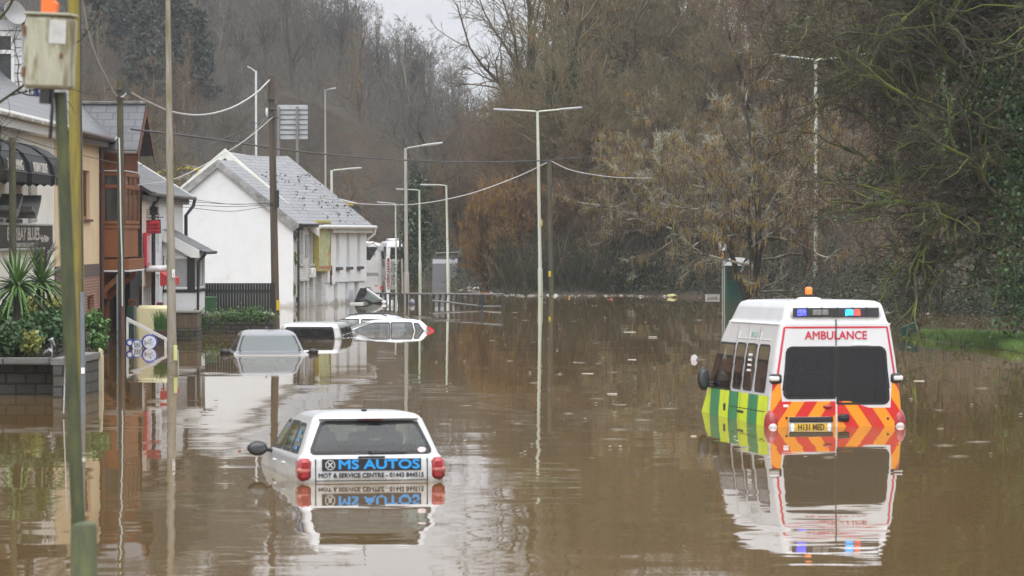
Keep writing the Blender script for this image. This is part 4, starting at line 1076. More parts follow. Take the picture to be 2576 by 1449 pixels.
# --- white hatchback side-on ----------------------------------------------------------------------------
ph = W(980, 831)
hat = thing("white_hatchback", "white hatchback side-on, sunk to its windows with a red tail light at the waterline", "car", (ph.x, ph.y, 0), rot=(0, 0, R(90 + 7)))
hat.scale = (1, 1.1, 1.05)
HB = Body([(-.4, .84, -1.12, 3.0), (-.04, .83, -1.12, 1.9), (.0, .80, -1.10, 1.42), (.10, .765, -1.02, 1.10), (.20, .71, -.93, .80), (.265, .66, -.86, .60), (.30, .61, -.78, .42), (.325, .53, -.62, .18), (.34, .40, -.4, -.1)], rr=.22, rf=.25, dz=.022)
HW = [Win('front', .005, .255, -.72, .72, -.60, .60, .05), Win('rear', .06, .25, -.6, .6, -.55, .55, .05)]
for sg in (-1, 1): HW += [Win('side', -.10, .25, .035, 1.42, .035, .52, .05, sg), Win('side', -.10, .255, -.63, .025, -.56, .025, .04, sg), Win('side', -.06, .235, -.92, -.66, -.74, -.59, .05, sg)]
car_shell(HB, HW, PAINT_W, hat, seal=.035, proud=.01, glass_m=glass("hatch_glass", (.6, .64, .66), .45, (.06, .066, .07)))
for sg in (-1, 1):
    mb = MB(); x0 = sg * .70; mb.prism([(x0, -1.16, -.06), (x0, -1.16, .03), (x0, -.99, .14), (x0, -.95, .11), (x0, -1.07, .0), (x0, -1.09, -.06)], (sg * .09, 0, 0)); mb.build("tail_light", M_("bright_red_lens", (.75, .03, .05), .2, coat=.5), hat)
for x, y in ((-.36, .35), (.36, .35), (-.38, -.5), (.38, -.5)): seat_part(hat, x, y, -.32, .44, .52)
mb = MB(); mb.tube([(0, -.45, .33), (0, -.60, .45)], .007, 5); mb.build("aerial", TRIM, hat)

# --- coaches far down the road --------------------------------------------------------------------------
CO_W = M_("coach_white", (.72, .73, .74), .35, .06, 1.5, (.5, .48, .44), (.6, .85), 1.0, coat=.3)
CO_G = M_("coach_grey", (.30, .31, .32), .4, .1, 1.5)
def coach(name, label, loc, rz, L, livery):
    t = thing(name, label, "coach", loc, rz, "white coaches stranded at the end of the road")
    B = Body([(-.5, 1.2, 0, L), (.0, 1.24, 0, L), (.9, 1.25, 0, L), (1.0, 1.25, .0, L), (2.05, 1.20, .1, L - .1), (2.25, 1.14, .2, L - .3), (2.38, .95, .45, L - .7), (2.42, .6, .8, L - 1.2)], rr=.22, rf=.3, dz=.12)
    B.shell(lambda c: False).build("body", CO_W, t, smooth=True, ang=35)
    for sg in (-1, 1):
        row_patch(B.side(sg), [(1.05, .5, L - .9), (1.5, .3, L - .6), (2.0, .35, L - .35)], .02, 6).build("side_window", M_("dark_coach_glass", (.012, .014, .016), .1, spec=.8), t)
        if livery: row_patch(B.side(sg), [(.3, 1.5, 4.0), (.75, 1.5, 4.0)], .02, 3).build("orange_livery", M_("orange_livery", (.75, .22, .04), .4, .3, 1.2), t)
        row_patch(B.side(sg), [(.0, .25, L - .3), (.12, .25, L - .3)], .015, 3).build("skirt", CO_G, t)
        mb = MB(); x0 = sg * .98
        mb.bbox(min(x0, x0 + sg * .17), max(x0, x0 + sg * .17), -.05, .06, .1, 1.15, .03); lo = mb.build("tail_light", REDL, t)
        mb = MB()
        for k in range(4): mb.bbox(min(x0 + sg * .02, x0 + sg * .14), max(x0 + sg * .02, x0 + sg * .14), -.06, .0, .18 + k * .2, .26 + k * .2, .01)
        mb.build("lamp_cell", M_("pale_lens", (.7, .5, .5), .3), lo)
    row_patch(B.front, [(.55, -.7, .7), (1.1, -1.0, 1.0), (2.1, -.95, .95)], .03, 5).build("windscreen", M_("dark_coach_glass", (.012, .014, .016), .1, spec=.8), t)
    row_patch(B.rear, [(1.1, -.95, .95), (1.95, -.9, .9)], .02, 4).build("rear_window", M_("dark_coach_glass", (.012, .014, .016), .1, spec=.8), t)
    row_patch(B.rear, [(.05, -.9, .9), (.95, -.9, .9)], .015, 4).build("engine_cover", CO_G, t)
    MB().bbox(-.8, .8, 2.5, L - 3.0, 2.40, 2.60, .08).build("air_unit", CO_W, t, smooth=True)
    return t
c1 = at(1013, 690, 266); c1.z = 0
coach("white_coach", "white coach seen from behind with a tall red tail light, partly hidden by ivy", c1, R(5), 11, False)
c2 = at(972, 690, 263); c2.x -= 11.6; c2.z = 0
coach("white_coach", "white coach with orange markings standing beside the white building corner", c2, R(-94), 11.5, True)
# ------------------------------------------------------------------ buildings along the flooded road
def house(name, label, cat, X, Y, ang=90.0, group=None):
    """local x runs away from us along the facade, y into the building, z up"""
    return thing(name, label, cat, (X, Y, 0), R(ang), group)
def wall_open(mb, x0, x1, z0, z1, ops, depth=.15, y=0.0, mi=0, ri=0):
    """a facade at y with real openings (a, b, c, d) and their reveals"""
    xs = sorted({x0, x1} | {v for o in ops for v in o[:2]}); zs = sorted({z0, z1} | {v for o in ops for v in o[2:4]})
    mb.mat(mi)
    for xa, xb in zip(xs, xs[1:]):
        for za, zb in zip(zs, zs[1:]):
            cx, cz = (xa + xb) / 2, (za + zb) / 2
            if any(a < cx < b and c < cz < d for a, b, c, d in ops): continue
            mb.add([(xa, y, za), (xb, y, za), (xb, y, zb), (xa, y, zb)], [(0, 1, 2, 3)])
    mb.mat(ri)
    for a, b, c, d in ops:
        mb.add([(a, y, c), (a, y + depth, c), (a, y + depth, d), (a, y, d)], [(0, 1, 2, 3)]); mb.add([(b, y, c), (b, y + depth, c), (b, y + depth, d), (b, y, d)], [(0, 1, 2, 3)])
        mb.add([(a, y, c), (b, y, c), (b, y + depth, c), (a, y + depth, c)], [(0, 1, 2, 3)]); mb.add([(a, y, d), (b, y, d), (b, y + depth, d), (a, y + depth, d)], [(0, 1, 2, 3)])
    mb.mat(0)
WGL = M_("house_window_glass", (.045, .05, .052), .06, .3, 1.0, spec=.7)
CURT = M_("pale_curtain", (.30, .30, .29), .8, .2, 6)
def window(root, a, b, c, d, frame, y=.12, mull=(), trans=(), fw=.06, sill=None, face='front'):
    """frame with glass: in the facade plane (front) or in a wall that faces us (x constant = y)"""
    def bx(mb, a, b, c, d, y0, y1):
        if face == 'front': mb.bbox(a, b, y0, y1, c, d, .008)
        else: mb.bbox(y0, y1, a, b, c, d, .008)
    mb = MB(); bx(mb, a, b, c, c + fw, y - .05, y + .02); bx(mb, a, b, d - fw, d, y - .05, y + .02); bx(mb, a, a + fw, c + fw, d - fw, y - .05, y + .02); bx(mb, b - fw, b, c + fw, d - fw, y - .05, y + .02)
    for m in mull: bx(mb, m - fw * .6, m + fw * .6, c + fw, d - fw, y - .048, y + .02)
    for t in trans: bx(mb, a + fw, b - fw, t - fw * .6, t + fw * .6, y - .046, y + .02)
    w_ = mb.build("window", frame, root)
    g = MB(); bx(g, a + .01, b - .01, c + .01, d - .01, y - .012, y - .004); g.build("pane", WGL, w_)
    if sill:
        s = MB(); bx(s, a - .06, b + .06, c - .07, c - .002, y - .22, y - .03); s.build("sill", sill, w_)
    return w_
RND_W = M_("white_render", (.70, .68, .62), .85, .08, 1.2, (.46, .43, .36), (.58, .85), .7, bmp=.004, bscale=60)
RND_C = M_("cream_render", (.66, .52, .33), .85, .06, 1.2, (.50, .38, .24), (.60, .85), .8, bmp=.004, bscale=60)
WPAINT = M_("white_painted_wood", (.66, .66, .65), .5, .08, 3, (.42, .42, .38), (.6, .8), 2.5)
BRICK = masonry("red_brick", (.34, .125, .060), (.27, .095, .050), (.36, .33, .29), .225, .075, .010, (.12, .07, .05), (.55, .85))
BRICKD = masonry("dark_brick", (.13, .08, .07), (.10, .065, .06), (.16, .14, .13), .225, .075, .010)
SLATE = masonry("wet_slate_x", (.085, .088, .098), (.125, .128, .14), (.02, .02, .022), .28, .22, .012, (.10, .11, .06), (.62, .85), .30, 'roof_x', .02, .25)
SLATE_Y = masonry("wet_slate_y", (.060, .062, .070), (.082, .084, .092), (.015, .015, .017), .42, .30, .010, (.07, .075, .05), (.65, .85), .35, 'roof_y', .02, .2)
TILE = masonry("grey_tile", (.070, .070, .072), (.095, .095, .095), (.02, .02, .022), .33, .34, .02, (.10, .10, .08), (.62, .85), .45, 'roof_x', .04, .25)
GUT_W = M_("white_gutter", (.62, .62, .60), .4, .1, 3, (.40, .40, .36), (.5, .8), 3)
GUT_B = M_("brown_gutter", (.060, .032, .026), .4, .2, 4)
GUT_K = M_("black_gutter", (.016, .016, .017), .4, .2, 4)
BROWN = M_("brown_stained_timber", (.235, .078, .022), .55, .18, 2.5, (.13, .045, .015), (.55, .8), 2.0, stretch=(1, 1, .25))
BROWND = M_("dark_brown_timber", (.12, .042, .016), .6, .2, 2.5, stretch=(1, 1, .25))
BOARD = M_("white_cladding", (.60, .61, .62), .5, .06, 2, (.42, .42, .40), (.6, .85), 2)

# --- restaurant -----------------------------------------------------------------------------------------
Xr, Y0 = -11.0, 76.0
res = house("restaurant_building", "cream and white restaurant with a slate roof, black awnings and a brick base", "restaurant", Xr, Y0)
mb = MB(); ops = [(2.6, 3.7, 3.15, 4.15), (6.2, 7.2, 3.15, 4.15), (-2.0, -.9, 3.15, 4.15)]
wall_open(mb, -16, 10.0, -1.2, 5.55, [], .18)
mb.add([(10, 0, -1.2), (10, 6, -1.2), (10, 6, 5.55), (10, 0, 5.55)], [(0, 1, 2, 3)]); mb.build("white_wall", RND_W, res)
mb = MB(); wall_open(mb, 10.0, 19.1, 2.13, 5.5, [(14.4, 16.95, 3.30, 4.55)], .16, -.03)
mb.add([(19.1, -.03, 2.13), (19.1, 6, 2.13), (19.1, 6, 5.5), (19.1, -.03, 5.5)], [(0, 1, 2, 3)]); mb.add([(10.0, -.03, 2.13), (10.0, 0, 2.13), (10.0, 0, 5.5), (10.0, -.03, 5.5)], [(0, 1, 2, 3)])
mb.build("cream_wall", RND_C, res)
mb = MB(); wall_open(mb, 10.0, 19.1, -1.2, 1.80, [(16.3, 17.75, -.1, 1.32)], .2, -.045); mb.add([(10, -.045, -1.2), (10, .3, -1.2), (10, .3, 1.8), (10, -.045, 1.8)], [(0, 1, 2, 3)]); mb.add([(19.1, -.045, -1.2), (19.1, 6, -1.2), (19.1, 6, 1.8), (19.1, -.045, 1.8)], [(0, 1, 2, 3)])
mb.build("brick_wall", BRICK, res)
mb = MB(); mb.box(10.0, 19.1, -.05, .1, 1.802, 2.128); mb.build("brick_band", BRICKD, res)
window(res, 14.4, 16.95, 3.30, 4.55, BROWN, .10, (15.7,), (), .07, BROWND)
window(res, 16.3, 17.75, -.1, 1.32, BROWN, .10, (17.0,), (.9,), .07, BROWND)
# roof in two slopes, with gutter
mb = MB(); mb.prism([(-16.5, -.32, 5.50), (-16.5, 3.9, 9.4), (-16.5, 8, 5.5), (-16.5, 7.8, 5.4), (-16.5, 3.9, 9.28), (-16.5, -.25, 5.40)], (38.5, 0, 0)); mb.build("roof", SLATE, res)
mb = MB(); mb.tube([(-16.5, -.36, 5.46), (10.1, -.36, 5.46)], .075, 8); mb.bbox(-16.5, 10.05, -.28, -.02, 5.18, 5.40, .01)
for k in range(14): mb.bbox(-14 + k * 1.7, -13.97 + k * 1.7, -.445, -.30, 5.39, 5.50, .004)
mb.build("gutter", GUT_W, res)
mb = MB(); mb.tube([(10.2, -.36, 5.42), (19.9, -.36, 5.42)], .075, 8); mb.bbox(10.1, 19.2, -.28, -.05, 5.20, 5.38, .01); mb.tube([(19.12, -.10, 5.4), (19.12, -.10, -1)], .05, 8); mb.build("brown_gutter", GUT_B, res)
# dormer with white cladding and a window to the road
dm = MB(); dm.box(8.4, 11.0, .55, 3.6, 5.9, 7.95); dmo = dm.build("dormer", BOARD, res)
g = MB()
for k in range(9): g.box(8.385, 8.41, .56, 3.6, 6.1 + k * .2, 6.118 + k * .2)
g.build("cladding_joint", M_("joint_shadow_grey", (.16, .16, .16), .8), dmo)
window(res, 8.9, 10.6, 6.15, 7.65, WPAINT, .52, (9.75,), (7.2,), .08)
window(res, .72, 1.35, 6.15, 7.65, WPAINT, 8.37, (), (7.2,), .08, face='side')
mb = MB(); mb.prism([(8.1, .2, 7.95), (8.1, .2, 8.08), (8.1, 4.6, 9.6), (8.1, 4.6, 9.3)], (3.2, 0, 0)); mb.build("dormer_roof", SLATE, res)
mb = MB(); mb.bbox(8.05, 11.35, .1, .2, 7.88, 8.04, .01); mb.build("dormer_gutter", GUT_W, res)
mb = MB(); mb.lathe([(.02, 0), (.2, .05), (.3, .12), (.29, .125), (.18, .06), (0, .02)], 16)
dish = mb.build("satellite_dish", M_("dish_grey", (.25, .25, .25), .5), res, smooth=True, loc=(7.9, .7, 8.05), rot=(R(70), 0, R(-50)))
# awnings: black canopies over the upper windows, each with its own words
AWN = M_("black_awning", (.012, .013, .016), .6, .25, 3, spec=.25)
LETW = M_("cream_lettering", (.50, .48, .43), .6, .08, 6)
def awning(u0, u1, words):
    t = thing("awning", AW_LAB[words], "awning", res.location, R(90), "black awnings over the restaurant windows")
    prof = [(0, 4.95), (-.25, 4.90), (-.55, 4.78), (-.80, 4.60), (-.92, 4.42), (-.98, 4.18)]
    mb = MB(); n = len(prof)
    vs = [(x, y, z) for x in (u0, u1) for y, z in prof]; mb.add(vs, [(i, i + 1, n + i + 1, n + i) for i in range(n - 1)])
    for x in (u0, u1): mb.poly([(x, y, z) for y, z in prof] + [(x, 0, 4.18)])
    # scalloped valance round three sides
    K = 12
    for k in range(K):
        a, b = u0 + (u1 - u0) * k / K, u0 + (u1 - u0) * (k + 1) / K
        mb.add([(a, -.985, 4.18), (b, -.985, 4.18), (b, -.985, 4.0), ((a + b) / 2, -.985, 3.95), (a, -.985, 4.0)], [(0, 1, 2, 3, 4)])
    for k in range(6):
        a, b = -.98 + .98 * k / 6, -.98 + .98 * (k + 1) / 6
        mb.add([(u0 - .004, a, 4.18), (u0 - .004, b, 4.18), (u0 - .004, b, 4.0), (u0 - .004, (a + b) / 2, 3.95), (u0 - .004, a, 4.0)], [(0, 1, 2, 3, 4)])
    c = mb.build("canopy", AWN, t)
    mb = MB(); mb.tube([(u0, -.99, 4.185), (u1, -.99, 4.185)], .012, 5); mb.tube([(u0 - .006, 0, 4.185), (u0 - .006, -.99, 4.185)], .012, 5); mb.tube([(u0 - .006, -.81, 4.6), (u1, -.81, 4.6)], .01, 5); mb.build("frame", M_("dark_metal", (.06, .06, .065), .4), t)
    if words: lettering(words, LETW, c, plane_mat((( u0 + u1) / 2, -.965, 4.31), (1, 0, 0), (0, .15, 1)), .30, (u1 - u0) * .72, .003, depth=.004)
AW_LAB = {"FINE DINING": "black awning lettered FINE DINING, half behind a mossy wooden post", "INDIAN CUISINE": "black awning lettered INDIAN CUISINE above the white upper wall", "": "black awning without readable words, next to the cream wall"}
awning(-5.2, -2.1, "FINE DINING"); awning(-1.35, 1.75, "INDIAN CUISINE"); awning(2.5, 4.6, "")
mb = MB()
for a, b in ((2.9, 4.0), (5.6, 6.7), (-1.0, .2)): MB().bbox(a, b, -.03, .05, 3.2, 4.2, .01).build("window_surround", M_("greyish_surround", (.36, .33, .29), .7, .15, 3), res)
mb = MB(); mb.tube([(5.1, -.08, 4.6), (5.1, -.08, 3.15)], .05, 8); mb.build("downpipe", M_("pale_pipe", (.45, .45, .43), .5), res)
# name board
sb = thing("shop_sign", "long black name board of the restaurant with white lettering", "sign", res.location, R(90))
MB().bbox(-3.5, 8.4, -.16, -.02, 2.60, 3.10, .01).build("board", M_("sign_black", (.022, .023, .026), .35, .15, 3), sb)
mb = MB(); mb.bbox(-3.55, 8.45, -.175, -.02, 3.101, 3.15, .01); mb.bbox(-3.55, 8.45, -.175, -.02, 2.55, 2.599, .01); mb.bbox(8.401, 8.45, -.175, -.02, 2.60, 3.10, .01); mb.build("frame", M_("sign_grey", (.40, .40, .40), .4), sb)
lettering("BOMBAY BLUES", LETW, sb, plane_mat((3.4, -.165, 2.90), (1, 0, 0), (0, 0, 1)), .40, 5.2, .008, depth=.004)
lettering("Indian Kitchen", LETW, sb, plane_mat((6.95, -.165, 2.80), (1, 0, 0), (0, 0, 1)), .22, 1.5, .004, depth=.004)
lettering("CARRY OUT | DELIVERY", LETW, sb, plane_mat((3.7, -.165, 2.665), (1, 0, 0), (0, 0, 1)), .12, 3.0, .004, depth=.004)
FLD = M_("floodlight_grey", (.16, .165, .17), .4, .15, 5)
for k, (u, lab) in enumerate(((-.9, "grey floodlight on top of the restaurant name board, half behind the wooden post"), (2.1, "grey floodlight on top of the restaurant name board, clear of the wooden post"))):
    t = thing("floodlight", lab, "floodlight", (Xr, Y0 + u, 3.15), R(90), "floodlights on the name board")
    MB().bbox(-.5, .9, -.2, -.05, .005, .09, .01).build("base", TRIM, t)
    mb = MB(); mb.prism([(-.6, -.15, .28), (-.6, -.15, .36), (.2, -.15, .27), (1.0, -.15, .62), (1.0, -.15, .52), (.35, -.15, .16), (0, -.15, .1), (0, -.15, .22)], (0, -.45, 0)); mb.build("lamp_head", FLD, t)

# --- timber bay on the corner ---------------------------------------------------------------------------
bay = house("timber_bay_building", "brown timber oriel bay with a slate gable above a dark garage entrance", "building", Xr, Y0)
u0, u1, vf = 19.5, 23.3, -.62
mb = MB(); mb.bbox(u0, u1, vf, .3, 2.28, 5.05, .015); mb.prism([(u0 - .02, vf - .01, 5.05), (u1 + .02, vf - .01, 5.05), ((u0 + u1) / 2, vf - .01, 6.38)], (0, .6, 0)); by = mb.build("bay_box", BROWN, bay)
mb = MB()
for k in range(14): mb.box(u0 + .1 + k * .27, u0 + .112 + k * .27, vf - .016, vf, 4.62, 5.4)
for k in range(3): mb.box(u0 - .006, u0 + .002, vf + .15 + k * .2, vf + .16 + k * .2, 4.62, 5.0)
mb.build("board_joint", BROWND, by)
window(bay, u0 + .12, u1 - .1, 3.18, 4.55, BROWN, vf - .01, (u0 + 1.3, u0 + 2.5), (4.18,), .09)
window(bay, vf + .06, -.06, 3.18, 4.55, BROWN, u0 - .01, (), (4.18,), .08, face='side')
for a, b in ((vf + .14, -.14),): MB().bbox(u0 + .02, u0 + .03, a + .1, b - .05, 3.3, 4.4, .002).build("curtain", CURT, bay)
mb = MB(); mb.bbox(u0 - .03, u1 + .03, vf - .04, .3, 3.06, 3.16, .01); mb.bbox(u0 - .12, u1 + .12, vf - .16, .3, 1.95, 2.24, .01)
mb.bbox(u0 - .02, u0 + .04, vf - .03, vf + .03, 2.3, 5.0, .005); mb.build("sill_rail", BROWN, by)
mb = MB(); mb.bbox(u0 - .13, u1 + .13, vf - .17, .3, 1.90, 1.948, .008); mb.bbox(u0 - .04, u1 + .04, vf - .05, .3, 4.585, 4.62, .008); mb.build("white_edge_trim", WPAINT, by)
c_ = (u0 + u1) / 2
mb = MB()
for sg in (-1, 1):
    a = [(c_, vf - .42, 6.47), (c_ + sg * 2.15, vf - .42, 5.16), (c_ + sg * 2.15, vf - .42, 5.08), (c_, vf - .42, 6.39)]; mb.prism(a, (0, 5.0, 0))
mb.mat(1); mb.bbox(c_ - .09, c_ + .09, vf - .45, 2.6, 6.44, 6.53, .02); mb.mat(0)
mb.build("bay_roof", [SLATE_Y, M_("lichened_ridge_tile", (.13, .125, .12), .8, .3, 4, (.30, .29, .25), (.55, .7), 6)], bay)
mb = MB()
for sg in (-1, 1): mb.prism([(c_, vf - .45, 6.36), (c_ + sg * 2.17, vf - .45, 5.04), (c_ + sg * 2.17, vf - .45, 4.86), (c_, vf - .45, 6.16)], (0, .028, 0))
mb.build("bargeboard", BROWND, bay)
mb = MB(); mb.tube([(c_ - 2.2, vf - .4, 5.06), (c_ - 2.2, 1.2, 5.06)], .06, 8); mb.build("gutter", GUT_B, bay)
mb = MB(); wall_open(mb, 19.1, 30.0, -1.2, 5.4, [(20.3, 24.3, -1.2, 1.12)], 1.2, .32); mb.add([(30, .32, -1.2), (30, 5, -1.2), (30, 5, 5.4), (30, .32, 5.4)], [(0, 1, 2, 3)]); mb.build("brick_wall", BRICK, bay)
MB().box(20.3, 24.3, 1.45, 1.5, -1.2, 1.12).build("garage_door", M_("rusty_brown_shutter", (.17, .055, .022), .6, .15, 2, (.10, .035, .018), (.5, .8), 1.5), bay)
mb = MB()
for u in (u0 + .15, u1 - .15): mb.prism([(u - .07, .3, .95), (u - .07, .3, 1.15), (u - .07, vf + .05, 1.93), (u - .07, vf + .05, 1.75)], (.14, 0, 0)); mb.bbox(u - .07, u + .07, .18, .31, .55, 1.9, .01)
mb.bbox(20.1, 24.5, .2, .31, 1.12, 1.32, .01); mb.build("bracket", BROWN, bay)

# --- terrace with the village kitchen -------------------------------------------------------------------
Xt, Yt = -10.3, 99.6
ter = house("terraced_house", "low white roughcast terrace with black pipes and a grey tiled roof", "house", Xt, Yt)
RC = M_("white_roughcast", (.66, .67, .68), .9, .10, 14, (.42, .42, .42), (.62, .72), 16, bmp=.02, bscale=24)
PINK = M_("flaking_cream_render", (.60, .53, .46), .9, .08, 3, (.36, .33, .28), (.55, .75), 4)
mb = MB(); wall_open(mb, 0, 2.2, -1, 4.1, [(.3, 1.7, .35, 1.45)], .14); mb.build("cream_wall", PINK, ter)
mb = MB(); wall_open(mb, 2.2, 12.4, -1, 4.1, [(4.0, 4.9, 2.35, 3.85), (4.0, 4.9, .25, 1.75), (7.9, 8.9, 2.5, 3.85)], .2, .003); mb.add([(12.4, .003, -1), (12.4, 7, -1), (12.4, 7, 4.1), (12.4, .003, 4.1)], [(0, 1, 2, 3)]); mb.add([(12.4, .003, 4.1), (12.4, 7, 4.1), (12.4, 3.5, 6.3)], [(0, 1, 2)]); mb.build("roughcast_wall", RC, ter)
window(ter, .3, 1.7, .35, 1.45, WPAINT, .1, (.75, 1.2), (), .06)
for w_ in ((4.0, 4.9, 2.35, 3.85), (4.0, 4.9, .25, 1.75), (7.9, 8.9, 2.5, 3.85)): window(ter, *w_, WPAINT, .14, (), ((w_[2] + w_[3]) / 2,), .07)
mb = MB(); mb.prism([(-.1, -.3, 4.08), (-.1, 3.5, 6.42), (-.1, 7.3, 4.1), (-.1, 7.2, 4.0), (-.1, 3.5, 6.3), (-.1, -.25, 3.99)], (12.75, 0, 0)); mb.build("roof", TILE, ter)
mb = MB(); mb.tube([(0, -.34, 4.04), (12.9, -.34, 4.04)], .06, 8); mb.bbox(0, 12.4, -.2, -.02, 3.85, 4.0, .01); mb.build("gutter", M_("grey_gutter", (.14, .14, .14), .5, .3, 3), ter)
mb = MB(); mb.prism([(12.62, -.34, 4.10), (12.62, 3.5, 6.46), (12.62, 3.5, 6.36), (12.62, -.34, 4.0)], (.06, 0, 0)); mb.build("verge_trim", WPAINT, ter)
mb = MB(); mb.tube([(2.2, -.3, 4.0), (2.2, -.1, 3.75), (2.2, -.09, -1)], .06, 8); mb.bbox(2.08, 2.36, -.22, -.01, 3.45, 3.7, .02); mb.build("downpipe", GUT_K, ter)
mb = MB(); mb.tube([(12.75, -.34, 4.0), (12.7, -.3, 3.8), (12.44, -.09, 3.5), (12.44, -.09, 0)], .055, 8); mb.build("downpipe", GUT_K, ter)
mb = MB(); mb.bbox(.1, 1.15, -.12, -.02, 2.02, 2.95, .01); nb_ = mb.build("notice_case", M_("red_case", (.50, .035, .05), .4), ter); MB().bbox(.18, 1.07, -.13, -.118, 2.1, 2.87, .01).build("notice", M_("faded_pink_notice", (.60, .33, .36), .3, .1, 3), nb_)
aw = thing("shop_awning", "small red scalloped awning in a white cassette on the terrace", "awning", ter.location, R(90))
MB().bbox(.6, 3.1, -.45, -.01, 1.85, 2.02, .06).build("cassette", WPAINT, aw, smooth=True)
mb = MB(); K = 13
mb.add([(.65, -.42, 1.86), (3.0, -.42, 1.86), (3.0, -.75, 1.66), (.65, -.75, 1.66)], [(0, 1, 2, 3)])
for k in range(K):
    a, b = .65 + 2.35 * k / K, .65 + 2.35 * (k + 1) / K; mb.add([(a, -.755, 1.66), (b, -.755, 1.66), (b, -.755, 1.50), ((a + b) / 2, -.755, 1.42), (a, -.755, 1.50)], [(0, 1, 2, 3, 4)])
for k in range(4):
    a, b = -.755 + .32 * k / 4, -.755 + .32 * (k + 1) / 4; mb.add([(.648, a, 1.66 + (a + .755) * .6), (.648, b, 1.66 + (b + .755) * .6), (.648, b, 1.5), (.648, (a + b) / 2, 1.42), (.648, a, 1.5)], [(0, 1, 2, 3, 4)])
mb.build("red_canopy", M_("red_awning_cloth", (.45, .025, .035), .7, .15, 4), aw)
# hanging sign
hs = thing("hanging_sign", "red hanging sign with dark lettering on a scrolled black iron bracket", "sign", (Xt, Yt + 1.2, 0), 0)
s_ = pxm(Yt + 1.2)
def hp(px, py, dy=0): p = at(px, py, Yt + 1.2 + dy); return Vector((p.x - Xt, dy, p.z))
mb = MB(); a, b, c, d = hp(363, 554), hp(404, 552), hp(405, 587), hp(365, 589)
q = [a, b, c, d]; mb.prism([p + Vector((0, -.02, 0)) for p in q], (0, .04, 0)); bo = mb.build("board", M_("dark_frame", (.03, .01, .012), .5), hs)
cen_ = (a + b + c + d) / 4; mb = MB(); mb.poly([cen_ + (p - cen_) * .88 + Vector((0, -.024, 0)) for p in q]); mb.build("red_panel", M_("sign_red", (.62, .03, .05), .45, .1, 4), bo)
DK = M_("sign_dark_lettering", (.035, .006, .012), .5)
ux = (b - a).normalized(); uy = Vector((0, 0, 1))
for tx_, zz, sz, wd in (("THE", .135, .055, .07), ("VILLAGE", .05, .10, .33), ("KITCHEN", -.05, .10, .34), ("01443 844440", -.14, .05, .33)):
    off = -.13 if tx_ == "THE" else 0
    lettering(tx_, DK, bo, plane_mat(tuple(cen_ + ux * off + Vector((0, -.027, zz))), ux, uy), sz, wd, .004)
mb = MB(); mb.tube([hp(358, 549), hp(411, 546)], .012, 6); mb.tube([hp(357, 527), hp(359, 598)], .012, 6)
sc = []
for k in range(30):
    t_ = k / 29; a_ = 3.6 * math.pi * t_; r_ = .10 * (1 - t_ * .7); sc.append(hp(367, 537) + Vector((math.cos(a_ + 3) * r_, 0, math.sin(a_ + 3) * r_)))
mb.tube(sc, .009, 5); mb.tube([hp(362, 541), hp(366, 528), hp(374, 527), hp(383, 535), hp(393, 545), hp(399, 545), hp(401, 540), hp(397, 536)], .010, 5)
mb.tube([hp(376, 548), hp(376, 553)], .006, 4); mb.tube([hp(399, 547), hp(399, 552)], .006, 4)
mb.build("bracket", GUT_K, hs, smooth=True)
# porch
po = house("porch", "white porch with black corner posts and a lean-to tiled roof on the terrace end", "porch", Xt, Yt + 5.9)
mb = MB(); mb.bbox(0, 3.5, -.94, -.005, -.6, 1.20, .02); mb.build("low_wall", M_("porch_render", (.66, .66, .67), .7, .06, 2, tide=.2), po)
mb = MB(); mb.bbox(-.05, 3.55, -1.0, -.006, 1.20, 1.28, .01); mb.build("black_sill", GUT_K, po)
mb = MB(); mb.prism([(0, -.01, 2.26), (0, -.94, 2.26), (0, -.94, 2.36), (0, -.01, 2.98)], (3.5, 0, 0)); mb.build("gable_board", BOARD, po)
mb = MB()
for u, v in ((0, -.94), (3.38, -.94), (0, -.83)): mb.bbox(u - .004, u + .12, v - .004, v + .11, 1.28, 2.26, .005)
mb.build("corner_post", GUT_K, po)
window(po, -.80, -.03, 1.28, 2.25, WPAINT, .05, (), (), .07, face='side')
window(po, .16, 3.36, 1.28, 2.25, WPAINT, -.90, (1.2, 2.3), (), .06)
MB().bbox(.030, .034, -.73, -.10, 1.35, 2.18, .001).build("blind", M_("grey_blind", (.30, .30, .30), .8), po)
tq = MB(); tq.bbox(.015, .03, -.34, -.16, 1.46, 1.98, .004); tqo = tq.build("leaded_panel", M_("turquoise_border", (.05, .45, .50), .4), po)
mb = MB(); mb.bbox(.008, .016, -.305, -.195, 1.50, 1.94, .002); tl = mb.build("leaded_glass", M_("pale_leaded_glass", (.40, .42, .40), .3), tqo)
mb = MB()
for zc in (1.61, 1.83):
    q = [(.004, -.25, zc + .1), (.004, -.20, zc), (.004, -.25, zc - .1), (.004, -.30, zc)]
    for i in range(4): mb.tube([q[i], q[(i + 1) % 4]], .005, 4)
mb.build("lead_line", TRIM, tl)
mb = MB(); mb.prism([(-.18, .0, 3.06), (-.18, -1.22, 2.40), (-.18, -1.22, 2.34), (-.18, 0, 2.99)], (3.9, 0, 0)); mb.build("roof", TILE, po)
mb = MB(); mb.prism([(-.20, .0, 3.05), (-.20, -1.1, 2.45), (-.20, -1.1, 2.22), (-.20, -.85, 2.22), (-.20, 0, 2.72)], (.025, 0, 0)); mb.build("bargeboard", WPAINT, po)
mb = MB(); mb.tube([(-.2, -1.26, 2.36), (3.75, -1.26, 2.36)], .05, 8); mb.tube([(.06, -1.26, 2.32), (.06, -1.05, 2.1), (.06, -1.01, -.5)], .04, 8); mb.build("gutter", GUT_K, po)

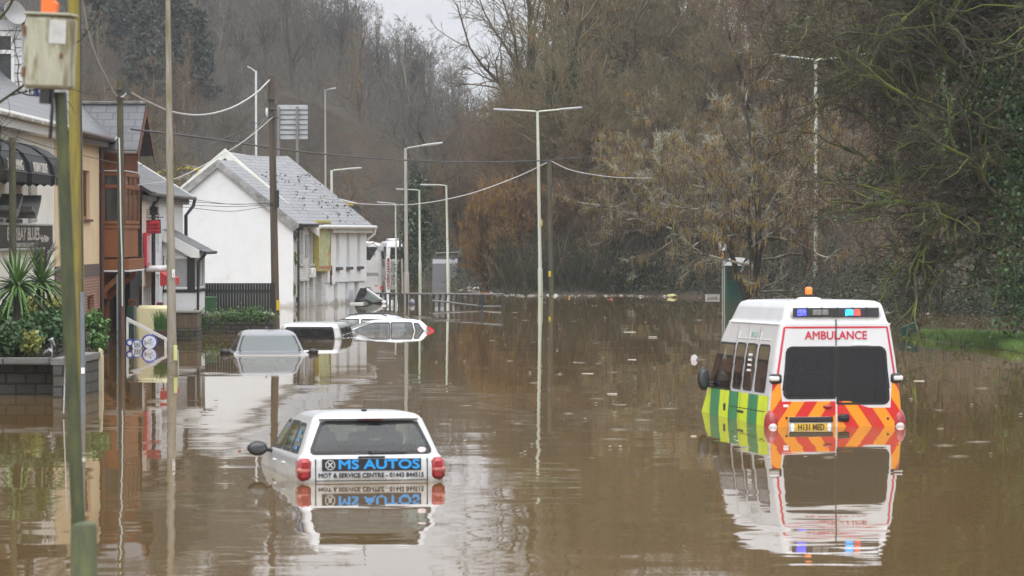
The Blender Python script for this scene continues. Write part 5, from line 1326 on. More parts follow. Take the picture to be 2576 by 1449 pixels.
# --- white gabled house, two units ------------------------------------------------------------------------
AH = 77.6
wh = house("white_gabled_house", "big white painted gable house with brick front and pale slate roof", "house", -8.73, 142.7, AH)
WBLK = masonry("white_painted_block", (.70, .71, .72), (.68, .69, .70), (.672, .68, .69), .45, .225, .005, (.50, .48, .40), (.60, .85), .75, 'xz', .0015, .05, 1.2, tide=.22)
WBRK = masonry("white_painted_brick", (.68, .68, .67), (.62, .62, .60), (.46, .45, .42), .225, .078, .010, (.34, .33, .24), (.56, .80), .8, 'xz', .008, .12, 1.6, tide=.22)
SLP = masonry("pale_wet_slate", (.20, .205, .215), (.28, .285, .295), (.06, .06, .062), .30, .20, .012, (.11, .115, .10), (.58, .72), .45, 'roof_x', .02, .12, 2.0)
mb = MB(); D1 = 6.2; e1, a1 = 3.42, 5.74
wall_open(mb, 0, 4.9, -1.4, e1, [(1.0, 1.5, 1.72, 3.2), (2.35, 2.95, 1.72, 3.35), (1.0, 1.55, -1.4, 1.0), (1.75, 2.1, -1.4, .98), (2.3, 2.95, -1.4, 1.12), (3.3, 4.3, -1.4, 1.62)], .18); mb.build("brick_front", WBRK, wh)
mb = MB(); mb.poly([(0, 0, -1.4), (0, D1, -1.4), (0, D1, e1), (0, D1 / 2, a1), (0, 0, e1)]); mb.build("gable_wall", WBLK, wh)
mb = MB(); mb.box(.99, 4.31, .17, .2, -1.4, 3.4); mb.build("boarded_opening", M_("grey_white_boarding", (.42, .42, .42), .7, .12, 3, (.30, .29, .26), (.55, .8), 2), wh)
mb = MB(); mb.prism([(-.12, -.28, e1 - .10), (-.12, D1 / 2, a1 + .16), (-.12, D1 + .28, e1 - .10), (-.12, D1 + .2, e1 - .2), (-.12, D1 / 2, a1 + .02), (-.12, -.2, e1 - .2)], (2.45, 0, 0)); mb.build("roof", SLP, wh)
mb = MB()
for sg in (-1, 1):
    o_ = 0 if sg < 0 else D1
    mb.prism([(-.14, o_ + sg * .27, e1 - .12), (-.14, D1 / 2, a1 + .15), (-.14, D1 / 2, a1 - .16), (-.14, o_ + sg * .05, e1 - .38), (-.14, o_ + sg * .27, e1 - .22)], (.10, 0, 0))
mb.build("bargeboard", M_("weathered_grey_board", (.30, .30, .30), .8, .2, 3, (.12, .125, .11), (.45, .65), 2.5), wh)
mb = MB(); mb.tube([(.35, -.12, e1 - .15), (.35, -.12, -1.4)], .05, 8); mb.tube([(-.1, -.33, e1 - .14), (3.2, -.33, e1 - .14)], .07, 6); mb.bbox(-.05, .5, -.3, .0, e1 - .35, e1 - .2, .02); mb.bbox(2.2, 2.9, -.3, .0, e1 - .32, e1 - .2, .02); mb.build("gutter", GUT_K, wh)
mb = MB(); mb.bbox(.95, 1.55, -.07, .02, 1.62, 1.72, .01); mb.bbox(2.3, 3.0, -.07, .02, 1.62, 1.72, .01); mb.bbox(.9, 2.2, -.06, .02, 1.02, 1.12, .01); mb.bbox(2.2, 3.1, -.05, .02, 1.14, 1.24, .01); mb.build("stone_sill", M_("grey_stone_sill", (.46, .45, .42), .8, .15, 4), wh)
mb = MB(); mb.bbox(1.75, 2.1, -.05, .0, 2.0, 2.9, .01); mb.build("grey_panel", M_("grey_weathered_panel", (.32, .32, .33), .7, .2, 5), wh)
mb = MB(); mb.bbox(2.35, 2.9, -.16, .0, 1.12, 1.55, .05); mb.build("meter_box", WPAINT, wh, smooth=True)
mb = MB(); mb.tube([(.12, -.06, 3.0), (.14, -.1, 2.85), (.2, -.06, 2.75), (.5, -.06, 2.6), (.42, -.05, 2.35)], .012, 5); mb.bbox(.2, .5, -.1, .0, 2.62, 2.74, .02); mb.build("cable_box", M_("grey_cable", (.3, .3, .3), .6), wh)
mb = MB(); mb.blob((.05, -.09, 2.85), (.07, .07, .15), 2, 8, 7, .1); mb.build("cable_junction", TRIM, wh)
mb = MB()
for k, (u, z, r) in enumerate(((.22, 2.0, .16), (.1, .72, .2), (.35, -.1, .12), (.3, 1.8, .1), (.45, .3, .08))): mb.blob((u, -.03, z), (r * .5, .05, r), k, 7, 5, .35)
mb.build("wall_moss", M_("wall_moss", (.07, .11, .02), .9, .3, 6), wh)
MB().bbox(.12, .34, -.008, .0, 2.12, 2.22, .003).build("exposed_brick", M_("bare_red_brick", (.34, .10, .05), .8), wh)
rgm = random.Random(5); mb = MB()
w2 = house("white_shop_house", "white rendered house end with tall slit windows and mossy slate roof", "house", -8.73 + 4.9 * math.cos(R(AH)), 142.7 + 4.9 * math.sin(R(AH)), AH)
D2, e2, a2, L2 = 7.0, 3.27, 6.16, 6.3
mb = MB(); wall_open(mb, 0, L2, .92, e2, [(1.35, 1.85, 1.55, 3.0), (3.0, 3.5, 1.55, 3.0), (4.75, 5.25, 1.55, 3.0)], .2, -.08)
mb.add([(0, -.08, .92), (L2, -.08, .92), (L2, .3, .92), (0, .3, .92)], [(0, 1, 2, 3)]); mb.add([(0, -.08, .92), (0, 0.3, .92), (0, .3, e2), (0, -.08, e2)], [(0, 1, 2, 3)]); mb.add([(L2, -.08, .92), (L2, D2, .92), (L2, D2, e2), (L2, -.08, e2)], [(0, 1, 2, 3)]); mb.build("upper_wall", M_("white_smooth_render", (.72, .73, .74), .8, .04, 1.5, (.56, .56, .54), (.58, .85), 1.0, tide=.2), w2)
mb = MB(); wall_open(mb, 0, L2, -1.4, .92, [(1.25, 1.85, -1.4, .86), (3.1, 3.5, -1.4, .84), (4.6, 5.3, -1.4, .88)], .2, 0); mb.add([(L2, 0, -1.4), (L2, D2, -1.4), (L2, D2, .92), (L2, 0, .92)], [(0, 1, 2, 3)]); mb.add([(0, 0, -1.4), (0, 0, .92), (0, D2, .92), (0, D2, -1.4)], [(0, 1, 2, 3)]); mb.build("lower_wall", M_("white_smooth_render", (.7, .7, .7)), w2)
MB().box(1.2, 5.4, .13, .17, -1.4, 3.1).build("blank_window", M_("grey_white_boarding", (.42, .42, .42)), w2)
mb = MB(); mb.box(1.25, 1.38, .1, .128, -1.4, .86); mb.box(4.6, 4.72, .1, .128, -1.4, .88); mb.build("dark_jamb", TRIM, w2)
for k, u in enumerate((1.6, 3.25, 5.0)): MB().bbox(u - .33, u + .33, -.24, -.02, 1.42, 1.55, .03).build("dark_sill", M_("slate_sill", (.07, .07, .075), .6), w2, smooth=True)
mb = MB(); mb.poly([(0, 0, e2), (0, D2, e2), (0, D2 / 2, a2)]); mb.poly([(L2, 0, e2), (L2, D2, e2), (L2, D2 / 2, a2)]); mb.build("gable_end", M_("white_smooth_render", (.7, .7, .7)), w2)
NS = 14; vs = []; fs = []
for i in range(NS + 1):
    u = -2.62 + (L2 + 2.85) * i / NS; sag = .10 * math.sin(math.pi * i / NS)
    vs += [(u, -.36, e2 - .02), (u, D2 / 2, a2 + .14 - sag), (u, D2 + .36, e2 - .02), (u, D2 + .3, e2 - .12), (u, D2 / 2, a2 + .02 - sag), (u, -.3, e2 - .12)]
for i in range(NS):
    for k in range(6): fs.append((6 * i + k, 6 * i + (k + 1) % 6, 6 * i + 6 + (k + 1) % 6, 6 * i + 6 + k))
fs += [tuple(range(6)), tuple(range(6 * NS, 6 * NS + 6))]
mb = MB(); mb.add(vs, fs); rf = mb.build("roof", SLP, w2)
mb = MB()
for k in range(110):
    t_ = rgm.random() ** .8; u = rgm.uniform(-2.2, L2); v = -.3 + t_ * (D2 / 2 + .2) * .75; z = e2 + (v + .36) * (a2 + .16 - e2) / (D2 / 2 + .36) - .10 * math.sin(math.pi * u / L2) * v / 3.4 + .02
    r_ = rgm.uniform(.015, .045); mb.blob((u, v, z), (r_ * 1.3, r_, r_ * .6), k, 6, 4, .3)
kind(mb.build("roof_moss", M_("dark_roof_moss", (.035, .04, .025), .95, .3, 6), rf), "stuff")
mb = MB(); mb.prism([(-2.72, -.45, e2 - .16), (-2.72, D2 / 2, a2 + .22), (-2.72, D2 / 2, a2 - .15), (-2.72, -.45, e2 - .46)], (.14, 0, 0)); mb.prism([(-2.72, D2 / 2, a2 + .24), (-2.72, D2 + .3, e2), (-2.72, D2 + .3, e2 - .28), (-2.72, D2 / 2, a2 - .15)], (.14, 0, 0)); mb.build("verge_board", M_("lichened_verge", (.66, .65, .60), .7, .08, 3, (.52, .48, .16), (.55, .72), 1.6), w2)
mb = MB(); mb.tube([(-2.5, -.42, e2 - .06), (L2 + .3, -.42, e2 - .06)], .075, 8); mb.bbox(.02, L2 + .1, -.34, -.09, e2 - .30, e2 - .125, .01); mb.tube([(L2 + .25, -.42, e2 - .08), (L2 + .2, -.38, e2 - .35), (L2 + .02, -.1, e2 - .6)], .05, 8); mb.build("gutter", GUT_W, w2)
mb = MB(); mb.bbox(.35, .47, -.16, -.082, 1.2, 1.62, .02); mb.bbox(.37, .44, -.14, -.082, .8, 1.2, .01); al = mb.build("alarm_lamp", M_("maroon_box", (.10, .03, .03), .5), w2, smooth=True); MB().blob((.72, -.14, .86), (.09, .07, .06), 1, 9, 6, .1).build("security_lamp", WPAINT, al)
MB().bbox(3.75, 4.45, -.012, -.001, -.35, .55, .004).build("wall_notice", M_("pale_blue_notice", (.52, .55, .58), .6, .12, 8), w2)
# billboard on the brick front
m_bill, n_, b_ = new_mat("faded_poster")
v_ = coords(n_, (1.0, 1, 1)); vo = nd(n_, "ShaderNodeTexVoronoi", feature='F1', distance='CHEBYCHEV'); vo.inputs['Scale'].default_value = 2.4
n_.links.new(v_, vo.inputs['Vector']); h_ = nd(n_, "ShaderNodeSeparateColor"); n_.links.new(vo.outputs['Color'], h_.inputs[0])
c1 = mixc(n_, math_(n_, 'GREATER_THAN', h_.outputs[0], .62), (.40, .37, .18), (.30, .38, .21)); c1 = mixc(n_, math_(n_, 'GREATER_THAN', h_.outputs[1], .8), c1, (.55, .20, .10))
c1 = mixc(n_, math_(n_, 'GREATER_THAN', h_.outputs[2], .85), c1, (.20, .14, .07)); c1 = mixc(n_, maprange(n_, noise(n_, v_, 3.2, 8, .7), .42, .66), c1, (.55, .54, .34))
n_.links.new(c1, b_.inputs['Base Color']); b_.inputs['Roughness'].default_value = .6
bb = thing("billboard", "faded peeling yellow billboard on the white brick front", "billboard", wh.location, R(AH))
MB().bbox(3.0, 4.78, -.22, -.14, 1.46, 3.36, .01).build("poster", m_bill, bb)
mb = MB()
for a, b, c, d in ((2.94, 4.84, 3.36, 3.48), (2.94, 4.84, 1.40, 1.458), (2.94, 2.999, 1.46, 3.358), (4.781, 4.84, 1.46, 3.358)): mb.bbox(a, b, -.25, -.02, c, d, .012)
mb.build("frame", M_("yellow_frame", (.38, .32, .07), .6, .2, 3, (.26, .22, .07), (.5, .8), 2), bb)
mb = MB(); mb.bbox(3.02, 4.76, -.229, -.221, 3.16, 3.24, .002); mb.bbox(3.02, 4.76, -.229, -.221, 1.52, 1.60, .002); mb.build("red_band", M_("faded_red", (.42, .13, .08), .6, .2, 5), bb)

# --- sheds with yellow trim behind ------------------------------------------------------------------------
YEL = M_("yellow_trim", (.62, .50, .05), .5, .15, 2, (.45, .38, .10), (.55, .8), 2)
sh = thing("industrial_shed", "pale industrial shed with a bright yellow gable trim behind the terrace", "shed", at(445, 470, 205), 0)
s_ = pxm(205)
def lp(px, py, y=0): p = at(px, py, 205) - sh.location; return Vector((p.x, y, p.z))
sh.location.z = 0
mb = MB(); mb.prism([lp(386, 700), lp(504, 700), lp(504, 432), lp(462, 421), lp(386, 440)], (0, 14, 0)); mb.build("wall", M_("pale_cladding", (.46, .46, .42), .5, .1, 1, (.34, .32, .22), (.5, .8), 1, stretch=(4, 4, .3)), sh)
mb = MB(); mb.prism([lp(382, 437, -.3), lp(462, 416, -.3), lp(508, 426, -.3), lp(508, 432, -.3), lp(462, 423, -.3), lp(382, 445, -.3)], (0, .3, 0)); mb.build("gable_trim", YEL, sh)
mb = MB(); mb.prism([lp(380, 438, -.2), lp(462, 415, -.2), lp(510, 425, -.2), lp(510, 423, -.2), lp(462, 412, -.2), lp(380, 435, -.2)], (0, 15, 0)); mb.build("roof", M_("shed_roof_grey", (.30, .30, .29), .6), sh)
s2 = thing("industrial_shed", "grey clad shed with a yellow eaves band behind the white house roof", "shed", at(850, 560, 200), 0); s2.location.z = 0
def lp2(px, py, y=0): p = at(px, py, 200); return Vector((p.x - s2.location.x, y, p.z))
mb = MB(); mb.prism([lp2(760, 700), lp2(884, 700), lp2(884, 516), lp2(820, 500), lp2(760, 500)], (0, 12, 0)); mb.build("wall", M_("grey_cladding", (.15, .155, .16), .5, .1, 1, stretch=(4, 4, .3)), s2)
mb = MB(); mb.prism([lp2(756, 488, -.3), lp2(820, 498, -.3), lp2(889, 512, -.3), lp2(889, 518, -.3), lp2(820, 506, -.3), lp2(756, 494, -.3)], (0, .3, 0)); mb.prism([lp2(842, 515, -.1), lp2(849, 516, -.1), lp2(849, 530, -.1), lp2(842, 528, -.1)], (0, .09, 0)); mb.build("eaves_band", YEL, s2)
mb = MB(); mb.prism([lp2(754, 486, -.4), lp2(820, 495, -.4), lp2(890, 511, -.4), lp2(890, 509, -.4), lp2(820, 492, -.4), lp2(754, 484, -.4)], (0, 14, 0)); mb.build("roof", M_("shed_roof_pale", (.48, .48, .46), .5), s2)
# ------------------------------------------------------------------ poles, lamps and wires
WOODY = M_("yellow_lichened_pole", (.17, .135, .05), .85, .25, 2.0, (.27, .23, .03), (.40, .62), 1.4, stretch=(6, 6, .6))
WOODB = M_("brown_wet_pole", (.085, .060, .042), .75, .25, 2.0, (.10, .10, .03), (.55, .75), 1.2, stretch=(6, 6, .5))
WOODG = M_("dark_mossy_pole", (.060, .055, .038), .8, .25, 2.0, (.10, .11, .03), (.48, .68), 1.2, stretch=(6, 6, .5))
CONC = M_("lamp_column_concrete", (.30, .27, .23), .85, .18, 2.5, (.16, .15, .05), (.48, .66), 1.6, stretch=(5, 5, .5))
GALV = M_("pale_lamp_paint", (.50, .53, .44), .5, .10, 2.0, (.34, .36, .22), (.52, .75), 1.2, stretch=(5, 5, .4))
GALG = M_("grey_lamp_paint", (.33, .31, .28), .5, .12, 2.0, (.20, .18, .12), (.55, .75), 1.2, stretch=(5, 5, .4))
HEAD = M_("lamp_head_grey", (.42, .44, .46), .35, .08, 4)
CAB = M_("grey_cable_sheath", (.42, .42, .42), .5, .3, 20)
CABD = M_("dark_cable_sheath", (.045, .045, .045), .6, .2, 20)
def pole(name, label, cat, a, b, ra, rb, mat, Y, group=None, extra=None):
    """a: top pixel, b: waterline pixel at distance Y; runs on under the water"""
    A, Bp = at(*a, Y), at(*b, Y); d = (Bp - A)
    t = thing(name, label, cat, (Bp.x, Bp.y, 0), 0, group)
    mb = MB(); e = Bp + d.normalized() * 1.4
    mb.tube([e - t.location, Bp - t.location, A - t.location], [rb, rb, ra], 14); mb.build("shaft", mat, t, smooth=True)
    return t
# feeder box on its leaning post, close to the camera
Yb = 21.0; o_ = at(211, 1449, Yb); fb = thing("roadside_cabinet_post", "leaning green post with a stained grey box on top, standing nearest the camera", "post", (o_.x, Yb, 0))
L_ = lambda px, py, dy=0: at(px, py, Yb) - Vector((o_.x, Yb - dy, 0))
GRN = M_("algae_green_paint", (.045, .055, .030), .75, .25, 3, (.085, .095, .035), (.45, .65), 5, stretch=(3, 3, .7))
mb = MB(); mb.tube([L_(197, 1325), L_(175, 800), L_(152, 232)], [.040, .042, .036], 16); mb.build("upper_post", GRN, fb, smooth=True)
mb = MB(); p = L_(211, 1316); mb.lathe([(.078, -2.6), (.078, -.03), (.070, -.005), (.040, .012)], 20, p); mb.build("base_tube", M_("mossy_base_tube", (.075, .085, .045), .7, .25, 4, (.11, .13, .05), (.45, .65), 6, stretch=(2, 2, .6)), fb, smooth=True)
bx_m = M_("stained_grey_box", (.40, .40, .31), .7, .22, 4.0, (.17, .15, .08), (.47, .62), 4.5, stretch=(2.6, 2.6, .6), bmp=.004)
a, b = L_(66, 42), L_(186, 224); mb = MB(); mb.bbox(-.135, .135, -.10, .10, -.213, .213, .022); cb = mb.build("box", bx_m, fb, smooth=True, loc=(a + b) / 2, rot=(0, R(2.5), R(-9)))
MB().bbox(-.140, .140, -.106, .106, .2135, .232, .01).build("lid", M_("box_lid", (.30, .29, .22), .7, .2, 3), cb)
mb = MB(); mb.bbox(.02, .12, -.104, -.099, .05, .19, .002); mb.build("faded_sticker", M_("faded_sticker", (.46, .47, .46), .6, .15, 14, (.36, .16, .10), (.62, .7), 20), cb)
mb = MB()
for z in (-.12, .12): mb.bbox(-.139, -.120, -.108, -.096, z - .03, z + .03, .003)
mb.bbox(.09, .105, -.115, -.099, -.03, .0, .004); mb.build("hinge_and_lock", M_("rusty_fitting", (.16, .08, .04), .8, .3, 20), cb)
mb = MB(); mb.box(-.03, .03, -.08, .02, -.30, -.214); mb.tube([(.04, -.06, -.22), (.045, -.06, -.33), (.03, -.03, -.5)], .011, 6); mb.build("bracket", TRIM, cb)
mb = MB(); mb.tube([(-.06, -.06, -.216), (-.05, -.05, -.26)], .012, 6); mb.build("blue_cable", M_("blue_cable", (.03, .05, .25), .5), cb)
mb = MB(); mb.prism([(-.055, -.03, .232), (.03, -.03, .236), (.035, -.03, .29), (.01, -.03, .31), (.015, -.03, .40), (-.06, -.03, .41)], (0, .06, 0)); mb.build("orange_tape", M_("orange_tape", (.85, .17, .03), .5, .1, 6), cb)
# wooden poles
p2 = pole("utility_pole", "thick yellow-lichened wooden pole behind the grey box, a grey pipe up its side", "pole", (186, -60), (198, 1040), .105, .115, WOODY, 58)
o_ = p2.location; l2 = lambda px, py, dy=-.12: at(px, py, 58) - o_ + Vector((0, dy, 0))
mb = MB(); mb.tube([l2(211, 1100), l2(209, 735)], .038, 10); mb.build("grey_pipe", M_("grey_blue_pipe", (.16, .18, .21), .5, .1, 3), p2, smooth=True)
mb = MB(); mb.tube([l2(210, 740), l2(206, 300), l2(204, -40)], .014, 6); mb.build("cable", CABD, p2)
MB().bbox(*(lambda c: (c.x - .025, c.x + .03, c.y - .05, c.y + .05, c.z - .05, c.z + .05))(l2(211, 932)), .005).build("white_tag", WHT, p2)
pole("wooden_post", "short mossy wooden post among the palms in front of the restaurant sign", "post", (31, 346), (33, 860), .07, .075, WOODG, 71)
p5 = pole("utility_pole", "dark wooden pole with a white cable down it, in front of the timber bay", "pole", (302, 204), (306, 901), .075, .085, WOODG, 84)
o5 = p5.location; l5 = lambda px, py, dy=-.1: at(px, py, 84) - o5 + Vector((0, dy, 0))
mb = MB(); mb.tube([l5(291, 352), l5(295, 345), l5(301, 348), l5(303, 420), l5(305, 560), l5(308, 650), l5(309, 770)], .016, 6); mb.build("white_cable", M_("white_cable", (.62, .62, .62), .5), p5)
mb = MB(); mb.tube([l5(297, 900), l5(296, 690)], .022, 6); mb.build("conduit", M_("grey_blue_pipe", (.16, .18, .21), .5), p5)
mb = MB(); mb.tube([l5(300, 262), l5(309, 224), l5(318, 216), l5(325, 228)], .008, 5); mb.tube([l5(302, 262), l5(312, 230), l5(321, 232)], .008, 5); mb.bbox(*(lambda c: (c.x - .05, c.x + .05, c.y - .05, c.y + .05, c.z - .06, c.z + .06))(l5(325, 230)), .01); mb.bbox(*(lambda c: (c.x - .22, c.x + .12, c.y - .03, c.y + .03, c.z - .02, c.z + .02))(l5(295, 225)), .008); mb.build("cable_clamp", CABD, p5)
mb = MB(); mb.tube([l5(309, 905, -.12), l5(309, 772, -.12)], .03, 6); mb.build("brown_stake", M_("brown_stake", (.12, .06, .05), .7), p5)
p6 = pole("utility_pole", "tall brown wooden pole with cables at its top, in front of the white gable", "pole", (682, 190), (694, 824), .10, .125, WOODB, 112)
o6 = p6.location; l6 = lambda px, py, dy=-.12: at(px, py, 112) - o6 + Vector((0, dy, 0))
mb = MB(); mb.tube([l6(678, 212), l6(674, 240), l6(679, 262), l6(683, 275)], .012, 5); mb.tube([l6(689, 222), l6(696, 232), l6(690, 245)], .012, 5); mb.tube([l6(687, 275), l6(692, 420), l6(696, 560)], .012, 5)
for px, py in ((682, 250), (686, 275), (690, 296)): c = l6(px, py); mb.bbox(c.x - .12, c.x + .12, c.y - .03, c.y + .03, c.z - .03, c.z + .03, .01)
mb.build("cable_clamp", CABD, p6); mb = MB(); c = l6(698, 500); mb.bbox(c.x - .05, c.x + .06, c.y - .05, c.y + .05, c.z - .28, c.z + .28, .02); mb.build("junction_box", TRIM, p6)
c = l6(700, 768); MB().bbox(c.x - .05, c.x + .05, c.y - .05, c.y + .02, c.z - .16, c.z + .16, .01).build("yellow_notice", M_("yellow_notice", (.60, .42, .02), .5), p6)
c = l6(672, 283); MB().blob(c, (.05, .05, .14), 3, 8, 6, .05).build("insulator", M_("white_insulator", (.6, .6, .6), .3), p6, smooth=True)
p7 = pole("utility_pole", "dark wooden pole by the bank rubbish, just beyond the tall double lamp post", "pole", (1382, 404), (1387, 746), .10, .115, WOODG, 168)
o7 = p7.location; c = at(1383, 689, 168) - o7; MB().bbox(c.x - .06, c.x + .05, -.16, -.1, c.z - .13, c.z + .13, .01).build("yellow_notice", M_("yellow_notice", (.60, .42, .02), .5), p7)
pole("wooden_stake", "thin weathered grey post standing in the water near the railing", "post", (1011, 651), (1013, 722), .055, .06, GALG, 200)
pole("utility_pole", "thin dark pole half lost in the ivy beside the coaches", "pole", (1004, 510), (1008, 700), .07, .08, WOODG, 236)

def lamp(label, base, top, Y, arms, r0, r1, mat, group="street lamps along the road", door=True):
    A, Bp = at(*top, Y), at(*base, Y)
    t = thing("street_lamp", label, "street lamp", (Bp.x, Y, 0), 0, group)
    loc = t.location; e = Bp + (Bp - A).normalized() * 1.5; h = (A - Bp)
    mb = MB(); k = min(.5, 1.3 / max(h.length, .1)); m1 = Bp + h * k * .98; m2 = Bp + h * k
    mb.tube([e - loc, m1 - loc, m2 - loc, A - loc], [r0 * 1.15, r0 * 1.1, r0 * .85, r1], 12); col = mb.build("column", mat, t, smooth=True)
    for hx, hy in arms:
        H_ = at(hx, hy, Y) - loc; a_ = A - loc; sg = 1 if H_.x > a_.x else -1; ln = abs(H_.x - a_.x); hl = min(.95, ln * .5)
        q = a_ + (H_ - a_) * (1 - hl / ln)
        mb = MB(); mb.tube([a_ + Vector((0, 0, -.25)), a_ + Vector((0, 0, -.06)), a_ + Vector((sg * .12, 0, .0)), q], r1 * .62, 8); mb.build("arm", mat, t, smooth=True)
        s = MB(); ux = (H_ - q).normalized(); M = plane_mat(q, ux, (0, 1, 0)); s.xf(M); s.bbox(-.1, hl, -.13, .13, -.03, .055 , .025); s.bbox(.15, hl * .75, -.10, .10, -.05, -.031, .01) if sg > 0 else s.bbox(.15, hl * .75, -.10, .10, .056, .07, .01); s.build("lamp_head", HEAD, t, smooth=True)
    return t
lamp("tall pale double-armed street lamp standing in the flood in mid-channel", (1360, 745), (1352, 280), Yw(745), [(1241, 274), (1464, 271)], .105, .065, GALV)
t = bpy.data.objects["street_lamp"]; c = at(1362, 561, Yw(745)) - t.location; MB().bbox(c.x - .05, c.x + .05, -.12, -.10, c.z - .16, c.z + .16, .01).build("number_plate", M_("dull_yellow_plate", (.40, .36, .12), .5, .2, 8), t)
lamp("pale double-armed street lamp half hidden by the mossy tree above the ambulance", (2052, 752), (2052, 150), 160, [(1946, 137), (2178, 137)], .11, .07, GALV)
lamp("grey street lamp with one arm, beside the bag caught on the railing", (1023, 764), (1020, 372), Yw(764), [(1114, 360)], .10, .06, GALG)
lamp("pale street lamp rising behind the white house roof", (836, 745), (834, 428), 176, [(910, 423)], .085, .06, GALV)
lamp("pale street lamp between the grey lamp and the kiosk, its arm pointing at the coaches", (1057, 716), (1055, 478), Yw(716), [(996, 475)], .085, .055, GALV)
lamp("pale street lamp directly in front of the grey kiosk", (1128, 724), (1123, 466), Yw(724), [(1057, 464)], .085, .055, GALV)
lamp("thin far street lamp in front of the coaches", (997, 704), (995, 512), 232, [(948, 508)], .07, .05, GALV)
def gl_(px, top, Y): z = gz((px - CX) / FPX * Y, Y); return (px, HOR - (z - HC) * pxm(Y) + 30)
lamp("white high lamp on the hillside road, left of the road sign", gl_(645, 0, 240), (644, 178), 240, [(621, 166)], .10, .07, M_("white_lamp_paint", (.62, .63, .64), .4), "lamps on the hillside road")
lamp("grey high lamp on the hillside road, right of the road sign", gl_(820, 0, 245), (818, 226), 245, [(846, 222)], .08, .055, GALG, "lamps on the hillside road")
lamp("small far lamp among the trees above the dark pole", gl_(463, 0, 300), (462, 215), 300, [(482, 205)], .07, .05, GALG, "lamps on the hillside road")
# concrete lamp column in the left foreground, its head above the picture
lc = pole("lamp_column", "mottled concrete lamp column with a yellow notice tied near the water", "lamp column", (421, -120), (433, 928), .045, .105, CONC, Yw(928)); yl = Yw(928)
ol = lc.location; ll = lambda px, py, dy=-.11: at(px, py, yl) - ol + Vector((0, dy, 0))
a = ll(438, 868); b = ll(447, 906); MB().bbox(a.x, b.x, a.y - .01, a.y + .005, b.z, a.z, .004).build("notice", M_("pale_yellow_notice", (.60, .64, .28), .6, .08, 12), lc)
a = ll(434, 678); b = ll(441, 698); pl_ = MB().bbox(a.x, b.x, a.y - .015, a.y + .01, b.z, a.z, .004).build("number_plate", WHT, lc); lettering("1", BLK, pl_, plane_mat(((a.x + b.x) / 2, a.y - .016, (a.z + b.z) / 2 - .03), (1, 0, 0), (0, 0, 1)), .08)
mb = MB()
for y in (870, 908): c = ll(434, y, 0); mb.lathe([(.108, -.006), (.108, .006)], 16, c)
mb.build("tie_band", CAB, lc)
for off, px in ((-.0, 452),): MB().tube([(at(447, 880, yl) - ol), (at(449, 950, yl) - ol)], .018, 6).build("stake", M_("pale_stake", (.42, .40, .36), .7), lc)

def wire(name, label, pts, r, mat=CABD, n=8, cat="cable", group="overhead wires"):
    """pts: (px, py, Y) along the wire, smoothed"""
    P = [at(*p) for p in pts]; out = []
    P = [P[0] * 2 - P[1]] + P + [P[-1] * 2 - P[-2]]
    for i in range(1, len(P) - 2):
        for k in range(n):
            t = k / n; a, b, c, d = P[i - 1:i + 3]
            out.append(.5 * (2 * b + (c - a) * t + (2 * a - 5 * b + 4 * c - d) * t * t + (3 * b - a - 3 * c + d) * t ** 3))
    out.append(P[-2]); mb = MB(); mb.tube(out, r, 5)
    return tag(mb.build(name, mat, smooth=True), label, cat, group)
wire("overhead_cable", "thick pale twisted cable swooping from above down to the dark pole", [(203, -40, 60), (212, 40, 63), (240, 140, 71), (272, 205, 78), (291, 238, 83.5), (308, 243, 83.9), (322, 231, 84)], .024, CAB)
wire("overhead_cable", "thick pale twisted cable sagging between the dark pole and the brown pole", [(326, 231, 84), (376, 258, 91), (440, 283, 97), (510, 289, 102), (580, 272, 106), (640, 237, 109.5), (679, 200, 112)], .027, CAB)
wire("overhead_wire", "dark wire running right across the valley above the white house roofs", [(330, 325, 90), (520, 348, 105), (760, 382, 125), (1000, 402, 145), (1200, 408, 157), (1382, 404, 168)], .030)
wire("overhead_wire", "thin wire from the brown pole down towards the timber bay", [(684, 288, 112), (620, 322, 105), (500, 374, 99), (353, 416, 96)], .012, CABD)
wire("overhead_wire", "pale wire from the brown pole down over the terrace roof", [(688, 293, 112), (620, 350, 108), (540, 400, 105), (440, 450, 102), (346, 466, 98)], .014, CAB)
wire("overhead_wire", "thin wire from the brown pole towards the apex of the white gable", [(684, 278, 112), (640, 330, 125), (580, 384, 140)], .012, CAB)
for k, (ya, yb, sg) in enumerate(((497, 509, 10), (506, 512, 4), (514, 514, 6), (520, 515, 14))):
    wire("overhead_wire", "thin wire from brown pole to terrace end, %s in the fan" % ("topmost", "second down", "third down", "lowest and slackest")[k], [(690, yb, 112), (640, (ya * .2 + yb * .8) + sg * .6, 111), (570, (ya + yb) / 2 + sg, 110), (455, ya, 109)], .009)
wire("overhead_wire", "wire from the white house eaves across to the middle of the channel", [(800, 494, 150), (870, 509, 153), (960, 515, 157), (1060, 512, 162), (1180, 488, 166), (1300, 445, 168), (1382, 406, 168)], .022, CAB)
wire("overhead_wire", "pale wire sagging from the bank pole into the catkin-hung trees", [(1384, 404, 168), (1430, 426, 168), (1490, 439, 168), (1560, 447, 169), (1640, 448, 170)], .020, CAB)
wire("overhead_wire", "thin wire rising from the bank pole into the wood behind it", [(1384, 402, 168), (1500, 392, 175), (1640, 380, 185)], .018)
wire("overhead_wire", "thin wire from the mossy wooden post to the side of the timber bay", [(40, 343, 71), (130, 372, 78), (230, 396, 88), (316, 415, 95)], .010)
wire("guy_wire", "thin grey stay wire hanging beside the thick lichened pole", [(168, 800, 57), (164, 920, 57), (160, 1040, 57)], .012, CAB, group=None)

